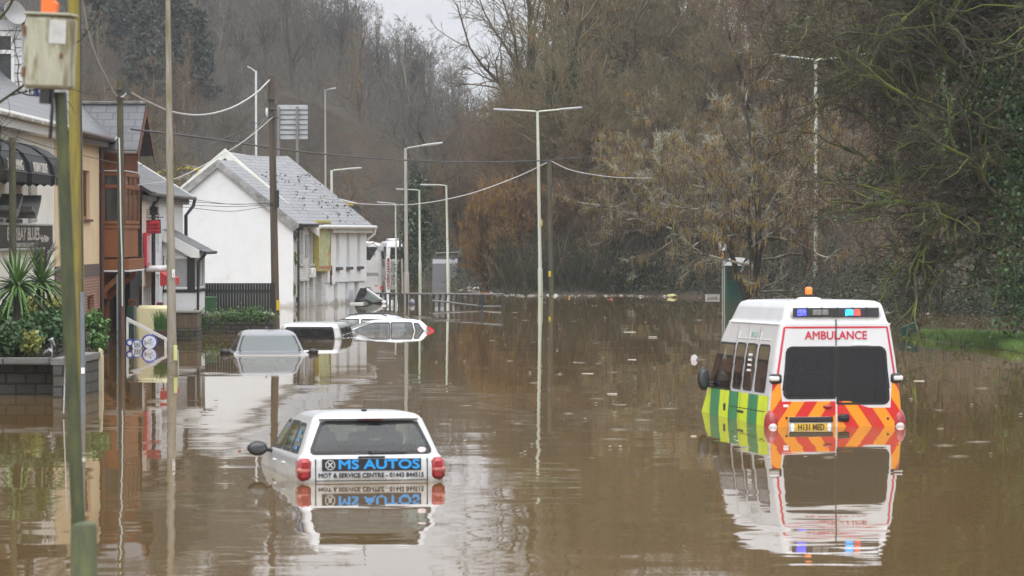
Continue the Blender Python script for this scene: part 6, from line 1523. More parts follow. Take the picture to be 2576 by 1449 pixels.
# road sign seen from behind on the hillside
Ysg = 236; o_ = at(736, 300, Ysg); rs = thing("road_sign", "back of a large pale road sign on the hillside, seen through bare twigs", "sign", (o_.x, Ysg, 0)); ls = lambda px, py, dy=0: at(px, py, Ysg) - Vector((o_.x, Ysg - dy, 0))
a, b = ls(699, 264), ls(774, 350); MB().bbox(a.x, b.x, -.02, .02, b.z, a.z, .005).build("panel", M_("sign_back_grey", (.40, .42, .43), .5, .15, 1.5), rs)
mb = MB()
for y in (276, 288, 300, 313, 326, 338): c = ls(700, y); mb.bbox(a.x, b.x, -.07, -.025, c.z - .035, c.z + .035, .005)
mb.build("rail", M_("sign_rail", (.12, .125, .13), .6), rs)
for px in (701, 748): c = ls(px, 300); MB().bbox(c.x - .09, c.x + .09, -.25, -.075, gz(o_.x, Ysg) - 1, a.z - .1, .02).build("post", M_("sign_post_grey", (.17, .17, .17), .6), rs)

# grey kiosk with a rail on its roof
Yk = 203.0; o_ = at(1118, 718, Yk); ki = thing("grey_kiosk", "grey steel kiosk with a handrail on its roof at the edge of the wood", "kiosk", (o_.x, Yk, 0)); lk = lambda px, py, dy=0: at(px, py, Yk) - Vector((o_.x, Yk - dy, 0))
a, b, c, d = lk(1087, 722), lk(1150, 722), lk(1150, 663), lk(1088, 663); e, f = lk(1153, 650), lk(1089, 650)
a.z = b.z = -.6
GK = M_("kiosk_grey", (.19, .195, .205), .6, .08, 1.0, (.13, .13, .13), (.55, .8), 1.2); GK2 = M_("kiosk_grey_top", (.27, .275, .285), .5, .06, 1.0)
dd = Vector((.5, 2.2, 0))
mb = MB(); mb.poly([a, b, c, d]); mb.mat(1); mb.poly([d, c, e + Vector((0, .25, 0)), f + Vector((0, .25, 0))]); mb.mat(0)
mb.poly([b, b + dd, e + dd, e + Vector((0, .25, 0)), c]); mb.poly([a, a + dd, f + dd, f + Vector((0, .25, 0)), d]); mb.poly([f + Vector((0, .25, 0)), e + Vector((0, .25, 0)), e + dd, f + dd]); mb.build("housing", [GK, GK2], ki)
mb = MB(); p, q = f + Vector((-.03, .2, .0)), e + Vector((.06, .2, 0)); mb.prism([p, q, q + Vector((.5, 2.1, -.12)), p + Vector((.5, 2.1, -.12))], (0, 0, .10)); mb.build("roof", M_("kiosk_roof", (.10, .10, .105), .6), ki)
mb = MB(); p, q = lk(1094, 648, .5), lk(1155, 648, .5); mb.tube([p, p + Vector((0, 0, .25)), q + Vector((0, 0, .31)), q], .022, 6); mb.build("handrail", GALG, ki)
mb = MB(); p = b + dd * .25; mb.prism([Vector((p.x + .02, p.y, .2)), Vector((b.x + dd.x + .02, b.y + dd.y, .2)), Vector((b.x + dd.x + .02, b.y + dd.y, 1.25)), Vector((p.x + .02, p.y, 1.3))], (.03, 0, 0)); mb.build("dark_door", M_("kiosk_dark", (.04, .042, .045), .5), ki)

# bus shelter
Ysh = 161.0; o_ = at(1858, 752, Ysh); bs = thing("bus_shelter", "green bus shelter with a pale domed roof, standing in the water under the alders", "bus shelter", (o_.x, Ysh, 0)); lb_ = lambda px, py, dy=0: at(px, py, Ysh) - Vector((o_.x, Ysh - dy, 0))
GS = M_("shelter_green", (.012, .075, .055), .4, .15, 2)
xl, xr = lb_(1826, 700).x, lb_(1892, 700).x; zt = lb_(1858, 668).z
mb = MB()
for x in (xl, xr):
    for y in (0, 1.3): mb.bbox(x - .05, x + .05, y - .05, y + .05, -1, zt, .01)
mb.bbox(xl, xr, -.03, .03, zt - .12, zt, .01); mb.bbox(xl, xr, 1.27, 1.33, zt - .12, zt, .01); mb.build("frame", GS, bs)
mb = MB(); mb.bbox(xl - .075, xl - .051, -.05, -.02, -1, zt, .004); mb.build("pale_edge", M_("pale_edge", (.55, .57, .55), .4), bs)
mb = MB(); K = 9
for k in range(K):
    a0, a1 = math.pi * k / K, math.pi * (k + 1) / K; f_ = lambda a_, y: ((xl + xr) / 2 - math.cos(a_) * (xr - xl) * .56, y, zt + math.sin(a_) * .36)
    mb.add([f_(a0, -.2), f_(a1, -.2), f_(a1, 1.5), f_(a0, 1.5)], [(0, 1, 2, 3)]); mb.add([f_(a0, -.2), f_(a1, -.2), ((xl + xr) / 2, -.2, zt)], [(0, 1, 2)])
mb.build("domed_roof", M_("pale_dome", (.62, .64, .66), .35, .1, 3), bs, smooth=True)
z_ = lb_(1858, 708).z; MB().bbox(xl + .06, xr - .06, 1.29, 1.31, -1, z_, .004).build("lower_panel", GS, bs)
MB().bbox(xl + .06, xr - .06, 1.29, 1.30, z_ + .02, zt - .13, .002).build("glazing", glass("shelter_glass", (.75, .8, .8), .05), bs)
fl_ = thing("bus_stop_flag", "white rounded bus stop flag on a thin post beside the shelter", "sign", (at(1818, 752, 158).x, 158, 0)); z_ = at(1818, 620, 158).z
MB().tube([(0, 0, -1), (0, 0, z_ + .1)], .035, 8).build("post", GALG, fl_)
mb = MB(); mb.bbox(-.18, .16, -.06, -.037, z_ - .18, z_ + .22, .02); mb.build("flag", WHT, fl_); MB().bbox(-.06, .04, -.066, -.061, z_ - .55, z_ - .3, .01).build("orange_panel", M_("orange_panel", (.65, .25, .03), .5), fl_)

# pedestrian railing, twisted where it goes under
rl = thing("railing", "dark pedestrian railing standing bent in the flood between the lamps and the channel", "railing", (0, 0, 0))
RAIL = M_("railing_paint", (.028, .028, .028), .5, .2, 3); RAILT = M_("railing_top", (.15, .15, .15), .45, .2, 3)
tp_ = lambda px: float(np.interp(px, [930, 1017, 1212, 1264], [737.5, 738.5, 740.5, 740])); ty = lambda px: float(np.interp(px, [930, 1017, 1212, 1264], [152, 148.5, 140, 138.6]))
mb = MB(); mb.tube([at(p, tp_(p), ty(p)) for p in (930, 960, 1003)], .035, 8); mb.tube([at(p, tp_(p), ty(p)) for p in (1012, 1040, 1090, 1150, 1212)], .038, 8); mb.tube([at(p, tp_(p) , ty(p)) for p in (1215, 1240, 1266)], .035, 8); mb.build("top_rail", RAILT, rl, smooth=True)
UP = []
for px in (946, 958, 970, 981, 992, 1003): a = at(px, tp_(px), ty(px)); UP.append(([a, (a.x, a.y, -.5)], .042))
for px in (1012, 1024, 1046, 1062, 1076, 1091): a = at(px, tp_(px), ty(px)); UP.append(([a, (a.x, a.y, -.5)], .048))
for px, dx in ((1108, -3), (1123, -3), (1136, -2), (1149, -2), (1163, -1), (1178, -1), (1193, -1), (1208, -2)): a = at(px, tp_(px), ty(px)); b = at(px + dx, np.interp(px, [1108, 1212], [759, 775]), ty(px)); UP.append(([a, b, (b.x, b.y, -.6)], .05))
for px in (1212, 1216, 1264): a = at(px, tp_(px), ty(px)); UP.append(([a, (a.x, a.y, -.6)], .05))
for p_, r_ in UP: MB().tube(p_, r_, 6).build("upright", RAIL, rl, smooth=True)
mb = MB(); mb.tube([at(1088, 756, 143), at(1120, 759, 143), at(1165, 765, 141.5), at(1212, 770, 140)], .035, 8); mb.tube([at(1216, 771, 139.8), at(1264, 771, 138.6)], .032, 8); mb.build("lower_rail", RAILT, rl, smooth=True)

# ------------------------------------------------------------------ yards and gardens on the left
STONE = masonry("dark_walling_stone", (.070, .064, .058), (.105, .096, .085), (.032, .030, .027), .36, .19, .022, (.10, .11, .055), (.56, .76), .85, 'xz', .05, .3, 1.5)
RUBBLE = masonry("rubble_stone", (.060, .054, .046), (.115, .10, .085), (.035, .032, .028), .30, .12, .028, (.075, .09, .025), (.50, .70), .9, 'xz', .07, .3, 2)
COPE = M_("grey_coping_stone", (.17, .165, .16), .8, .2, 3, (.10, .10, .06), (.5, .75), 3, bmp=.01, bscale=20)
gw = thing("garden_wall", "low dark block garden wall with grey coping, water lapping its foot", "wall", (0, 0, 0))
GWP = [(px / 1.0, Y) for px, Y in ((-110, 65), (125, 65), (172, 63.6), (248, 66.5))]
GW2 = [Vector(((px - CX) / FPX * Y, Y, 0)) for px, Y in GWP]; zs_ = [.54, .54, .58, .60]
mb = MB(); mc = MB()
for i in range(3):
    a, b = GW2[i], GW2[i + 1]; d = (b - a).normalized(); nrm = Vector((-d.y, d.x, 0)) * .28
    mb.prism([a + Vector((0, 0, -1)), b + Vector((0, 0, -1)), b + Vector((0, 0, zs_[i + 1])), a + Vector((0, 0, zs_[i]))], nrm)
    n = max(1, int((b - a).length / .62))
    for k in range(n):
        p, q = a.lerp(b, (k + .012) / n) - nrm * .12, a.lerp(b, (k + .988) / n) - nrm * .12; z0, z1 = zs_[i] + (zs_[i + 1] - zs_[i]) * k / n, zs_[i] + (zs_[i + 1] - zs_[i]) * (k + 1) / n
        mc.prism([p + Vector((0, 0, z0)), q + Vector((0, 0, z1)), q + Vector((0, 0, z1 + .115)), p + Vector((0, 0, z0 + .115))], nrm * 1.25)
mb.build("stonework", STONE, gw); mc.build("coping", COPE, gw)
a = GW2[3]; mb = MB(); mb.prism([a + Vector((.0, -.02, -1)), a + Vector((.07, -.02, -1)), a + Vector((.07, -.02, .74)), a + Vector((0, -.02, .78))], (-1.0, 9, 0)); mb.build("cream_edge", M_("cream_edge", (.55, .50, .34), .7, .1, 2, (.35, .33, .2), (.55, .75), 3), gw)
kind(MB().add([(-14, 65.2, .55), (-8.1, 64.4, .56), (-7.75, 66.9, .58), (-8.6, 75, .9), (-15, 75, 1.35), (-15, 65.2, .64)], [(0, 1, 2, 3, 4, 5)]).build("ground_of_flower_bed", m_soil), "structure")
LEAF = M_("shrub_leaf", (.075, .165, .035), .5, .35, 3, (.12, .15, .03), (.55, .72), 3); LEAFD = M_("dark_shrub_leaf", (.055, .115, .040), .5, .35, 3, (.06, .10, .03), (.55, .75), 3); LEAFY = M_("yellow_green_leaf", (.22, .24, .05), .5, .3, 3)
def shrub(px, py, Y, r, mat, label, seed, n=1700, size=.09, up=.2):
    rng = np.random.default_rng(seed); c = at(px, py, Y); t = thing("garden_shrub", label, "shrub", (c.x, Y, .65)); zc = max(.25, c.z - .65)
    g = grow(rng, rng.normal(size=(9, 3)) * np.array([.12, .12, 0]), rng.normal(size=(9, 3)) * .5 + np.array([0, 0, 1]), r * 1.3 + zc * .3, .012, [dict(k=4, wig=.15, n=4, a=(.3, .9), ratio=.6, rr=.7, t0=.3), dict(k=3, wig=.2, tip=.5)])
    V, F = tubes_np(g, (4, 3)); link("stems", np_mesh("stems", V, F, BK_DARK), t)
    p = rng.normal(size=(n, 3)); p = p / np.linalg.norm(p, axis=1, keepdims=True) * rng.uniform(.35, 1, (n, 1)) ** .6 * np.array([r, r, r * .8]); p *= 1 + .25 * np.sin(p[:, :1] * 7 / r + seed) * np.cos(p[:, 2:] * 5 / r)
    p[:, 2] += zc; p = p[p[:, 2] > -.05]; V, F = leaves(rng, p, n, size, .03, up); link("foliage", np_mesh("foliage", V, F, mat, False), t)
for i, a in enumerate(((20, 815, 68, .40, LEAF, "green leafy shrub under the first palm"), (62, 845, 66.5, .30, LEAFD, "low dark green shrub just behind the coping"), (118, 828, 67, .36, LEAFD, "rounded dark green shrub between palm and posts"), (105, 785, 70, .38, LEAFY, "yellow-green grassy shrub beneath the second palm"), (148, 808, 69, .36, LEAF, "green shrub tight against the near posts"), (15, 850, 66, .34, LEAFD, "small dark shrub at the edge of the frame"), (240, 815, 70, .28, LEAF, "small green shrub in front of the brick window"), (75, 860, 66, .20, LEAFY, "tiny yellow-green plant on the bare soil"), (245, 900, 67.2, .14, LEAF, "tuft of weeds growing on the cream wall end"), (40, 790, 70, .34, LEAF, "green shrub behind the first palm trunk"))): shrub(*a, 30 + i, n=1500 if a[3] > .28 else 500)
PALM = M_("palm_blade", (.070, .150, .030), .45, .35, 2, (.16, .22, .05), (.55, .75), 3); PTR = M_("palm_trunk", (.050, .040, .032), .9, .3, 6)
def palm(px, py0, py1, Y, n, ln, label, seed, spike=False):
    rng = np.random.default_rng(seed); b = at(px, py0, Y); c = at(px + 6, py1, Y); t = thing("cabbage_palm", label, "palm", (b.x, Y, b.z - .2)); top = np.array([c.x - b.x, 0, c.z - b.z + .2])
    V, F = tubes_np([(np.array([[[0, 0, -.1], top * .5 + [.02, 0, 0], top]]), np.array([[.085, .07, .07]]))], [9]); link("trunk", np_mesh("trunk", V, F, PTR), t)
    az = rng.uniform(0, 6.28, n); el = rng.uniform(-.45, 1.35, n); L = ln * rng.uniform(.75, 1.1, n); V = []; F = []
    for i in range(n):
        d = np.array([math.cos(az[i]) * math.cos(el[i]), math.sin(az[i]) * math.cos(el[i]), math.sin(el[i])]); s = np.cross(d, [0, 0, 1.]); s /= np.linalg.norm(s) + 1e-9; b0 = len(V); K = 6
        for k in range(K + 1):
            f = k / K; p = top + d * L[i] * f + np.array([0, 0, -.42 * L[i] * f * f * (1 if el[i] < .9 else .25)]); wd = .030 * (1 - f ** 2.2) * (.6 + min(1, f * 4) * .4); nn_ = np.cross(s, d)
            V += [p - s * wd + nn_ * wd * .5, p, p + s * wd + nn_ * wd * .5]
        for k in range(K): q = b0 + 3 * k; F += [(q, q + 1, q + 4, q + 3), (q + 1, q + 2, q + 5, q + 4)]
    link("fronds", np_mesh("fronds", np.array(V), np.array(F), PALM), t)
    if spike:
        r2 = np.random.default_rng(4); st = np.repeat(top[None] + [.02, 0, .1], 16, 0); di = r2.normal(size=(16, 3)) * .22 + np.array([.0, 0, 1]); g = grow(r2, st, di, .62, .012, [dict(k=4, wig=.1, n=9, a=(.4, .9), ratio=.4, rr=.7, t0=.35), dict(k=2, wig=.2, tip=.7)]); V, F = tubes_np(g, (4, 4)); link("seed_spike", np_mesh("seed_spike", V, F, M_("dry_seed_head", (.075, .065, .06), .9)), t)
palm(37, 855, 722, 67, 100, .92, "spiky cabbage palm with a dark trunk, in front of the mossy post", 51)
palm(98, 840, 712, 68.5, 100, .92, "spiky cabbage palm carrying a dry seed head, close to the near posts", 52, True)
for px, py, lab, rt in ((131, 862, "small silver spotlight on a stem in the flower bed", -20), (120, 893, "small silver spotlight lying low on the flower bed soil", 60)):
    c = at(px, py, 65.6); t = thing("garden_spotlight", lab, "spotlight", (c.x, 65.6, .70), 0, "spotlights in the flower bed"); h = max(.05, c.z - .70)
    if h > .1: MB().tube([(0, 0, -.05), (0, 0, h)], .014, 6).build("stem", CHROME, t)
    o = MB().lathe([(.035, -.09), (.05, -.05), (.055, .08), (.04, .085)], 12).build("lamp_head", CHROME, t, smooth=True, loc=(0, 0, h), rot=(R(20), R(rt), 0))
# leafless shrub very close on the left, its thin branches blurred across the roof
rng = np.random.default_rng(61); c = at(-130, 420, 34); g = grow(rng, np.array([[0, 0, -.5], [0, 0, .4], [.1, 0, 1.2], [0, .2, 1.9]]), np.array([[.45, 0, 1], [.5, .1, .9], [.6, 0, .55], [.6, -.1, .8]]), 1.5, .018, [dict(k=6, wig=.12, n=5, a=(.4, 1.0), ratio=.55, rr=.6, t0=.25, rmin=.006), dict(k=4, wig=.2, n=4, a=(.4, 1.), ratio=.6, rr=.7, t0=.2, rmin=.004), dict(k=3, wig=.2, tip=.5)])
t = thing("bare_shrub", "thin leafless branches reaching in blurred across the white dormer", "shrub", (c.x, 34, c.z - .9)); V, F = tubes_np(g, (5, 4, 3)); link("branches", np_mesh("branches", V, F, BK_DARK), t)

# cream yard wall, its gate, handrail and planter
yw = thing("yard_wall", "pale cream rounded yard wall with a dark green gate at its end", "wall", (0, 95, 0)); s95 = pxm(95); X95 = lambda px: (px - CX) / s95
mb = MB(); mb.bbox(X95(343), X95(438), -.12, .12, -1, 1.02, .09); mb.build("wall_body", M_("primrose_render", (.62, .58, .36), .7, .07, 1.5, (.42, .38, .20), (.58, .82), 2), yw, smooth=True)
MB().bbox(X95(320), X95(336), -.05, .05, -1, 1.0, .01).build("gate", M_("dark_green_gate", (.012, .045, .032), .4, .1, 3), yw); MB().bbox(X95(336.3), X95(342.7), -.08, .08, -1, 1.0, .01).build("grey_post", M_("grey_green_post", (.14, .16, .14), .6), yw)
c = at(325, 812, 95) - Vector((0, 95, 0)); MB().bbox(c.x - .03, c.x + .03, -.08, -.052, c.z - .05, c.z + .05, .008).build("gate_latch", CHROME, yw)
hr = thing("handrail", "white sloping timber handrail in front of the cream yard wall", "handrail", (0, 91.5, 0)); s9 = pxm(91.5); f9 = lambda px, py: at(px, py, 91.5) - Vector((0, 91.5, 0))
mb = MB(); mb.prism([f9(318, 797), f9(421, 851), f9(421, 859), f9(318, 807)], (0, .08, 0)); mb.build("rail", WPAINT, hr)
for px, py in ((320, 806), (416, 855)): a = f9(px, py); MB().bbox(a.x - .03, a.x + .03, .01, .07, -.8, a.z, .005).build("post", WPAINT, hr)
pb = thing("brick_planter", "dark brick planter full of green daffodil leaves", "planter", (0, 93.5, 0)); X9 = lambda px: (px - CX) / pxm(93.5)
MB().bbox(X9(385), X9(432), -.25, .25, -1, .42, .02).build("box", masonry("planter_brick", (.085, .045, .035), (.06, .035, .03), (.05, .045, .04), .22, .075, .01), pb)
rng = np.random.default_rng(8); n = 150; st = np.stack([rng.uniform(X9(389), X9(428), n), rng.uniform(-.2, .2, n), np.full(n, .38)], -1); di = rng.normal(size=(n, 3)) * .14; di[:, 2] = 1
g = grow(rng, st, di, rng.uniform(.3, .58, n), .010, [dict(k=3, wig=.06, tip=.4)]); V, F = tubes_np(g, (3,)); link("leaves", np_mesh("leaves", V, F, M_("daffodil_leaf", (.055, .15, .03), .5, .3, 4)), pb)
tk = thing("timber_planter", "weathered timber planter on a rubble plinth below the porch", "planter", (0, 98, 0)); X8 = lambda px: (px - CX) / pxm(98)
MB().bbox(X8(437), X8(497), 0, 1.4, -1, .32, .03).build("plinth", RUBBLE, tk); MB().bbox(X8(438), X8(496), .03, 1.3, .33, .74, .01).build("boards", M_("weathered_boards", (.10, .075, .05), .85, .3, 2, stretch=(12, 12, .6)), tk); MB().bbox(X8(436), X8(498), -.02, 1.35, .745, .80, .01).build("rim", M_("grey_board_rim", (.20, .19, .17), .8), tk)
bn_ = thing("garden_bench", "dark slatted bench end behind the cream yard wall", "bench", (0, 97, 0)); X7 = lambda px: (px - CX) / pxm(97)
mb = MB(); mb.bbox(X7(322), X7(342), 0, .06, 1.05, 1.16, .01); mb.bbox(X7(322), X7(343), 0, .06, .9, 1.03, .01); mb.bbox(X7(322), X7(345), -.02, .4, .80, .88, .01); mb.build("slats", BROWND, bn_); MB().bbox(X7(393), X7(408), 0, .3, .93, 1.06, .02).build("red_cushion", M_("maroon_cushion", (.12, .02, .025), .8), bn_)
sw = thing("rubble_wall", "low dark rubble stone wall with moss on top, in front of the black fence", "wall", (0, 105, 0)); X5 = lambda px: (px - CX) / pxm(105)
mb = MB(); mb.bbox(X5(490), X5(690), -.15, .25, -1, .50, .05); mb.build("stonework", RUBBLE, sw)
rg5 = random.Random(9); mb = MB()
for k in range(26): x = X5(492 + k * 7.6); mb.blob((x, .05, .50 + rg5.uniform(-.02, .05)), (.10 + rg5.random() * .06, .16, .07 + rg5.random() * .05), k, 7, 5, .25)
mb.build("capstones", M_("pale_capstone", (.22, .21, .18), .9, .3, 4, (.10, .12, .04), (.5, .7), 3), sw)
pp = np.concatenate([np.stack([rng.normal(X5(px), .22, 240), rng.normal(-.1, .08, 240), rng.normal(z, .1, 240)], -1) for px, z in ((505, .45), (560, .5), (590, .52), (640, .55), (655, .48), (500, .25))]); V, F = leaves(rng, pp, 2600, .06, .04, .5); link("moss_and_ivy", np_mesh("moss_and_ivy", V, F, LEAF, False), sw)
fn = thing("board_fence", "black-stained board fence under the white gable wall", "fence", (0, 110.5, 0)); X6 = lambda px: (px - CX) / pxm(110.5)
mb = MB(); k = 510.0
while k < 690: mb.bbox(X6(k), X6(k + 6.6), -.015 + (int(k) % 2) * .01, .015, -.5, 1.40, .004); k += 7.0
mb.build("boards", M_("black_fence_stain", (.014, .018, .014), .75, .3, 3, stretch=(6, 6, .4)), fn); MB().bbox(X6(510), X6(690), .02, .06, 1.1, 1.2, .005).build("rail", M_("black_fence_rail", (.02, .022, .02), .8), fn)
def wheelie(name, label, M, mat, num=None):
    t = thing(name, label, "bin", (0, 0, 0)); t.matrix_world = M
    mb = MB(); lo = [(-.22, -.25), (.22, -.25), (.22, .25), (-.22, .25)]; hi = [(-.29, -.36), (.29, -.36), (.29, .36), (-.29, .36)]
    vs = [(x, y, .05) for x, y in lo] + [(x, y, .95) for x, y in hi] + [(x * .9, y * .9, .95) for x, y in hi] + [(x * .85, y * .85, .12) for x, y in lo]
    mb.add(vs, [(3, 2, 1, 0)] + [(i, (i + 1) % 4, 4 + (i + 1) % 4, 4 + i) for i in range(4)] + [(4 + i, 4 + (i + 1) % 4, 8 + (i + 1) % 4, 8 + i) for i in range(4)] + [(8 + i, 8 + (i + 1) % 4, 12 + (i + 1) % 4, 12 + i) for i in range(4)] + [(12, 13, 14, 15)]); mb.build("body", mat, t)
    for x in (-.24, .24): MB().xf(Matrix.Translation((x, .3, .1)) @ Matrix.Rotation(R(90), 4, 'Y')).lathe([(.1, -.03), (.1, .03)], 14).build("wheel", TRIM, t)
    return t, mat
b1, m1_ = wheelie("wheelie_bin", "green wheelie bin standing behind the rubble wall by the porch", Matrix.Translation((-9.42, 109.4, .0)) @ Matrix.Rotation(R(25), 4, 'Z'), M_("bin_green", (.035, .11, .045), .45, .1, 3))
mb = MB(); mb.bbox(-.31, .31, -.38, .38, .951, 1.0, .03); mb.build("lid", m1_, b1, smooth=True); MB().bbox(-.31, .31, .38, .43, .90, .95, .01).build("handle", TRIM, b1)
p = W(2272, 851); b2, m2_ = wheelie("wheelie_bin", "teal wheelie bin lying on its side with lid hanging open on the grass bank", Matrix.Translation((p.x - .06, p.y + .2, .17)) @ Matrix.Scale(.5, 4) @ Matrix.Rotation(R(-18), 4, 'Y') @ Matrix.Rotation(R(-12), 4, 'Z') @ Matrix.Rotation(R(90), 4, 'Y'), M_("bin_teal", (.014, .085, .078), .45, .12, 3))
mb = MB(); mb.bbox(-.26, .20, .37, .43, .90, 1.10, .02); mb.bbox(-.05, .34, -.30, .36, .96, 1.02, .02); mb.build("lid", TRIM, b2)
lettering("134", WHT, b2, plane_mat((0, -.325, .55), (0, 0, 1), (-1, 0, 0)), .16, None, .004)

# floating round shop signs
Yl = 91.0; LB_ = M_("royal_blue_plastic", (.035, .055, .36), .35, .08, 4); LW_ = M_("white_disc", (.70, .72, .76), .4, .04, 3)
def disc(px, py, r, rw, label):
    c = at(px, py, Yl); t = thing("shop_sign", label, "sign", c, R(8), "floating round shop signs")
    Mx = Matrix.Rotation(R(90), 4, 'X'); MB().xf(Mx).lathe([(r * .93, -.06), (r, -.04), (r, .04), (r * .93, .06)], 36).build("rim", LB_, t, smooth=True); w_ = MB().xf(Mx).lathe([(rw, .055), (rw, .068), (rw * .98, .072)], 36).build("face", LW_, t)
    return t, w_
d1, w1 = disc(376, 861, .205, .165, "largest floating blue and white round sign, with a hand and star emblem")
FT = M_("sign_grey_ink", (.12, .12, .16), .5); AZ = M_("azure_ink", (.04, .35, .75), .4)
def ln2(t, pts, r, m, nm): MB().tube([(x, -.076, z) for x, z in pts], r, 5).build(nm, m, t)
ln2(w1, [(-.05, .04), (-.02, .055), (.02, .03), (.02, -.02), (-.01, -.045), (-.05, -.03), (-.04, .0), (-.01, .01)], .006, FT, "emblem_line"); ln2(w1, [(.03, .0), (.06, -.02), (.07, -.06), (.03, -.075)], .006, FT, "emblem_line")
mb = MB(); q = [(.03 + (.045 if k % 2 == 0 else .02) * math.cos(R(36 * k + 20)), -.0745, .075 + (.045 if k % 2 == 0 else .02) * math.sin(R(36 * k + 20))) for k in range(10)]; mb.poly(q); mb.poly([(.09 + .018 * math.cos(R(60 * k)), -.0745, .02 + .018 * math.sin(R(60 * k))) for k in range(6)]); mb.build("emblem_star", AZ, w1)
for k, tx_ in enumerate(("THE", "NATIONAL", "LOTTERY")): lettering(tx_, FT, w1, plane_mat((-.075 - k * .026, -.0745, -.015), (.1, 0, -1), (1, 0, .1)), .028, None, .001)
d2, w2_ = disc(345, 869, .155, .125, "middle floating blue and white round sign, with dark lettering on its side")
for k, tx_ in enumerate(("PLAY", "HERE", "NOW")): lettering(tx_, FT, w2_, plane_mat((.06 - k * .06, -.0745, .01), (.12, 0, -1), (1, 0, .12)), .058, None, .003)
disc(326, 862, .10, .055, "smallest floating blue and white round sign, plain faced")
# ------------------------------------------------------------------ what the flood carries
BAG = M_("white_plastic_bag", (.62, .62, .60), .4, .08, 6, (.45, .43, .38), (.6, .8), 5); DIRTY = M_("dirty_foam", (.45, .43, .37), .7, .2, 5, (.28, .25, .2), (.5, .7), 4)
def bag(px, py, w_, h_, label, mat=BAG, seed=0, name="rubbish_bag", cat="bag", group="rubbish bags along the bank", knot=True):
    s = pxm(Yw(py)); c = W(px, py); r = w_ / s / 2; hz = h_ / s
    mb = MB(); mb.blob((0, 0, hz * .38), (r, r * .8, hz * .62), seed, 14, 10, .12)
    if knot: mb.blob((r * .1, 0, hz * .95), (r * .18, r * .18, hz * .16), seed + 5, 7, 5, .25)
    return tag(mb.build(name, mat, smooth=True, ang=50, loc=(c.x, c.y, 0)), label, cat, group)
for i, (px, py, w_, h_, lab) in enumerate(((1337, 738, 17, 9, "flat slumped white bag left of the double lamp post foot"), (1350, 737, 12, 15, "tall white bag touching the double lamp post"), (1370, 738, 16, 12, "crumpled white bag between the lamp post and the dark pole"), (1410, 738, 17, 14, "white bag stained red and yellow, right of the dark pole"), (1465, 738, 22, 17, "largest clean white rubbish bag on the bank"), (1567, 738, 17, 14, "round white bag with dark straps at the far end of the rubbish line"), (1550, 739, 14, 6, "flat pinkish white bag touching the strapped round bag"), (1424, 734, 10, 5, "small yellowish bag perched beside the stained bag"))): bag(px, py, w_, h_, lab, BAG if i not in (3, 6, 7) else M_("stained_bag", (.50, .46, .40), .5, .1, 5, (.40, .10, .07) if i != 7 else (.35, .28, .12), (.54, .64), 2.5), i)
for i, (px, py, w_, h_, m, lab, nm, ct) in enumerate(((1313, 737, 9, 8, M_("amber_carton", (.52, .27, .06), .6, .2, 4), "amber and white carton at the start of the rubbish line", "carton", "carton"), (1201, 729, 26, 7, DIRTY, "heap of dirty grey foam beside the kiosk", "foam_block", "foam"), (1182, 727, 12, 6, DIRTY, "smaller lump of grey foam right by the kiosk corner", "foam_block", "foam"), (1481, 738, 8, 4, BAG, "small white scrap just right of the largest bag", "plastic_scrap", "litter"), (1493, 738, 10, 4, DIRTY, "long pale scrap in the rubbish line past the largest bag", "plastic_scrap", "litter"), (1503, 737, 8, 4, DIRTY, "dull pale scrap halfway between largest bag and strapped bag", "plastic_scrap", "litter"), (1447, 738, 9, 3, DIRTY, "low pale scrap on the left of the largest bag", "plastic_scrap", "litter"),
        (1690, 748, 24, 8, M_("yellowed_foam", (.42, .38, .18), .7, .2, 5), "yellowed slab of foam floating under the alders", "foam_block", "foam"), (1432, 750, 5, 4, M_("orange_litter", (.60, .24, .05), .5), "small orange block floating in front of the stained bag", "plastic_scrap", "litter"), (1538, 754, 6, 3, M_("red_litter", (.55, .05, .06), .5), "small red scrap floating out from the bank", "plastic_scrap", "litter"), (958, 724, 6, 5, M_("red_ball", (.70, .04, .06), .4), "bright red ball floating near the coaches", "ball", "ball"), (947, 719, 8, 3, M_("pinkish_litter", (.55, .40, .38), .5), "pink and white bottle floating behind the red ball", "bottle", "bottle"), (1036, 766, 17, 13, M_("grey_tarpaulin", (.20, .20, .22), .45, .15, 3), "grey wrapped bundle caught on the railing beside the grey lamp", "tarpaulin_bundle", "bundle"), (603, 1135, 9, 4, M_("floating_brick", (.30, .13, .09), .8, .2, 9), "reddish block floating left of the estate car", "floating_block", "block"))):
    bag(px, py, w_, h_, lab, m, 20 + i, nm, ct, None, False)
def slab(px, py, w_, d_, h_, rz, label, mat, nm="plank", ct="plank", group="floating planks"):
    c = W(px, py); s = pxm(c.y); mb = MB(); L = w_ / s; mb.bbox(-L / 2, L / 2, -d_ / 2, d_ / 2, -.03, h_, .012)
    return tag(mb.build(nm, mat, loc=(c.x, c.y, 0), rot=(R(2), R(-1), rz)), label, ct, group)
PLK = M_("pale_wet_plank", (.27, .23, .18), .5, .2, 3, stretch=(.5, 4, 4))
for a in ((1642, 849, 20, .10, .03, .1, "pale split plank floating above the white sheet"), (1584, 836, 30, .08, .02, .05, "long thin pale plank, farther out than the split one"), (1540, 992, 26, .08, .02, .0, "thin stick floating level with the tail of the white sheet's reflection"), (1222, 737, 26, .2, .06, .1, "orange-brown plank against the bank beside the green crate"), (1745, 1098, 16, .06, .015, .0, "short stick alone in the open brown water"), (1478, 940, 30, .05, .012, 0, "thin straw-like stick right of the double lamp reflection"), (2312, 959, 28, .08, .015, 0, "pinkish board floating right of the ambulance"), (1590, 905, 22, .05, .015, 0, "thin twig out beyond the split plank")):
    slab(*a, M_("orange_brown_plank", (.30, .11, .05), .6) if "orange" in a[6] else PLK)
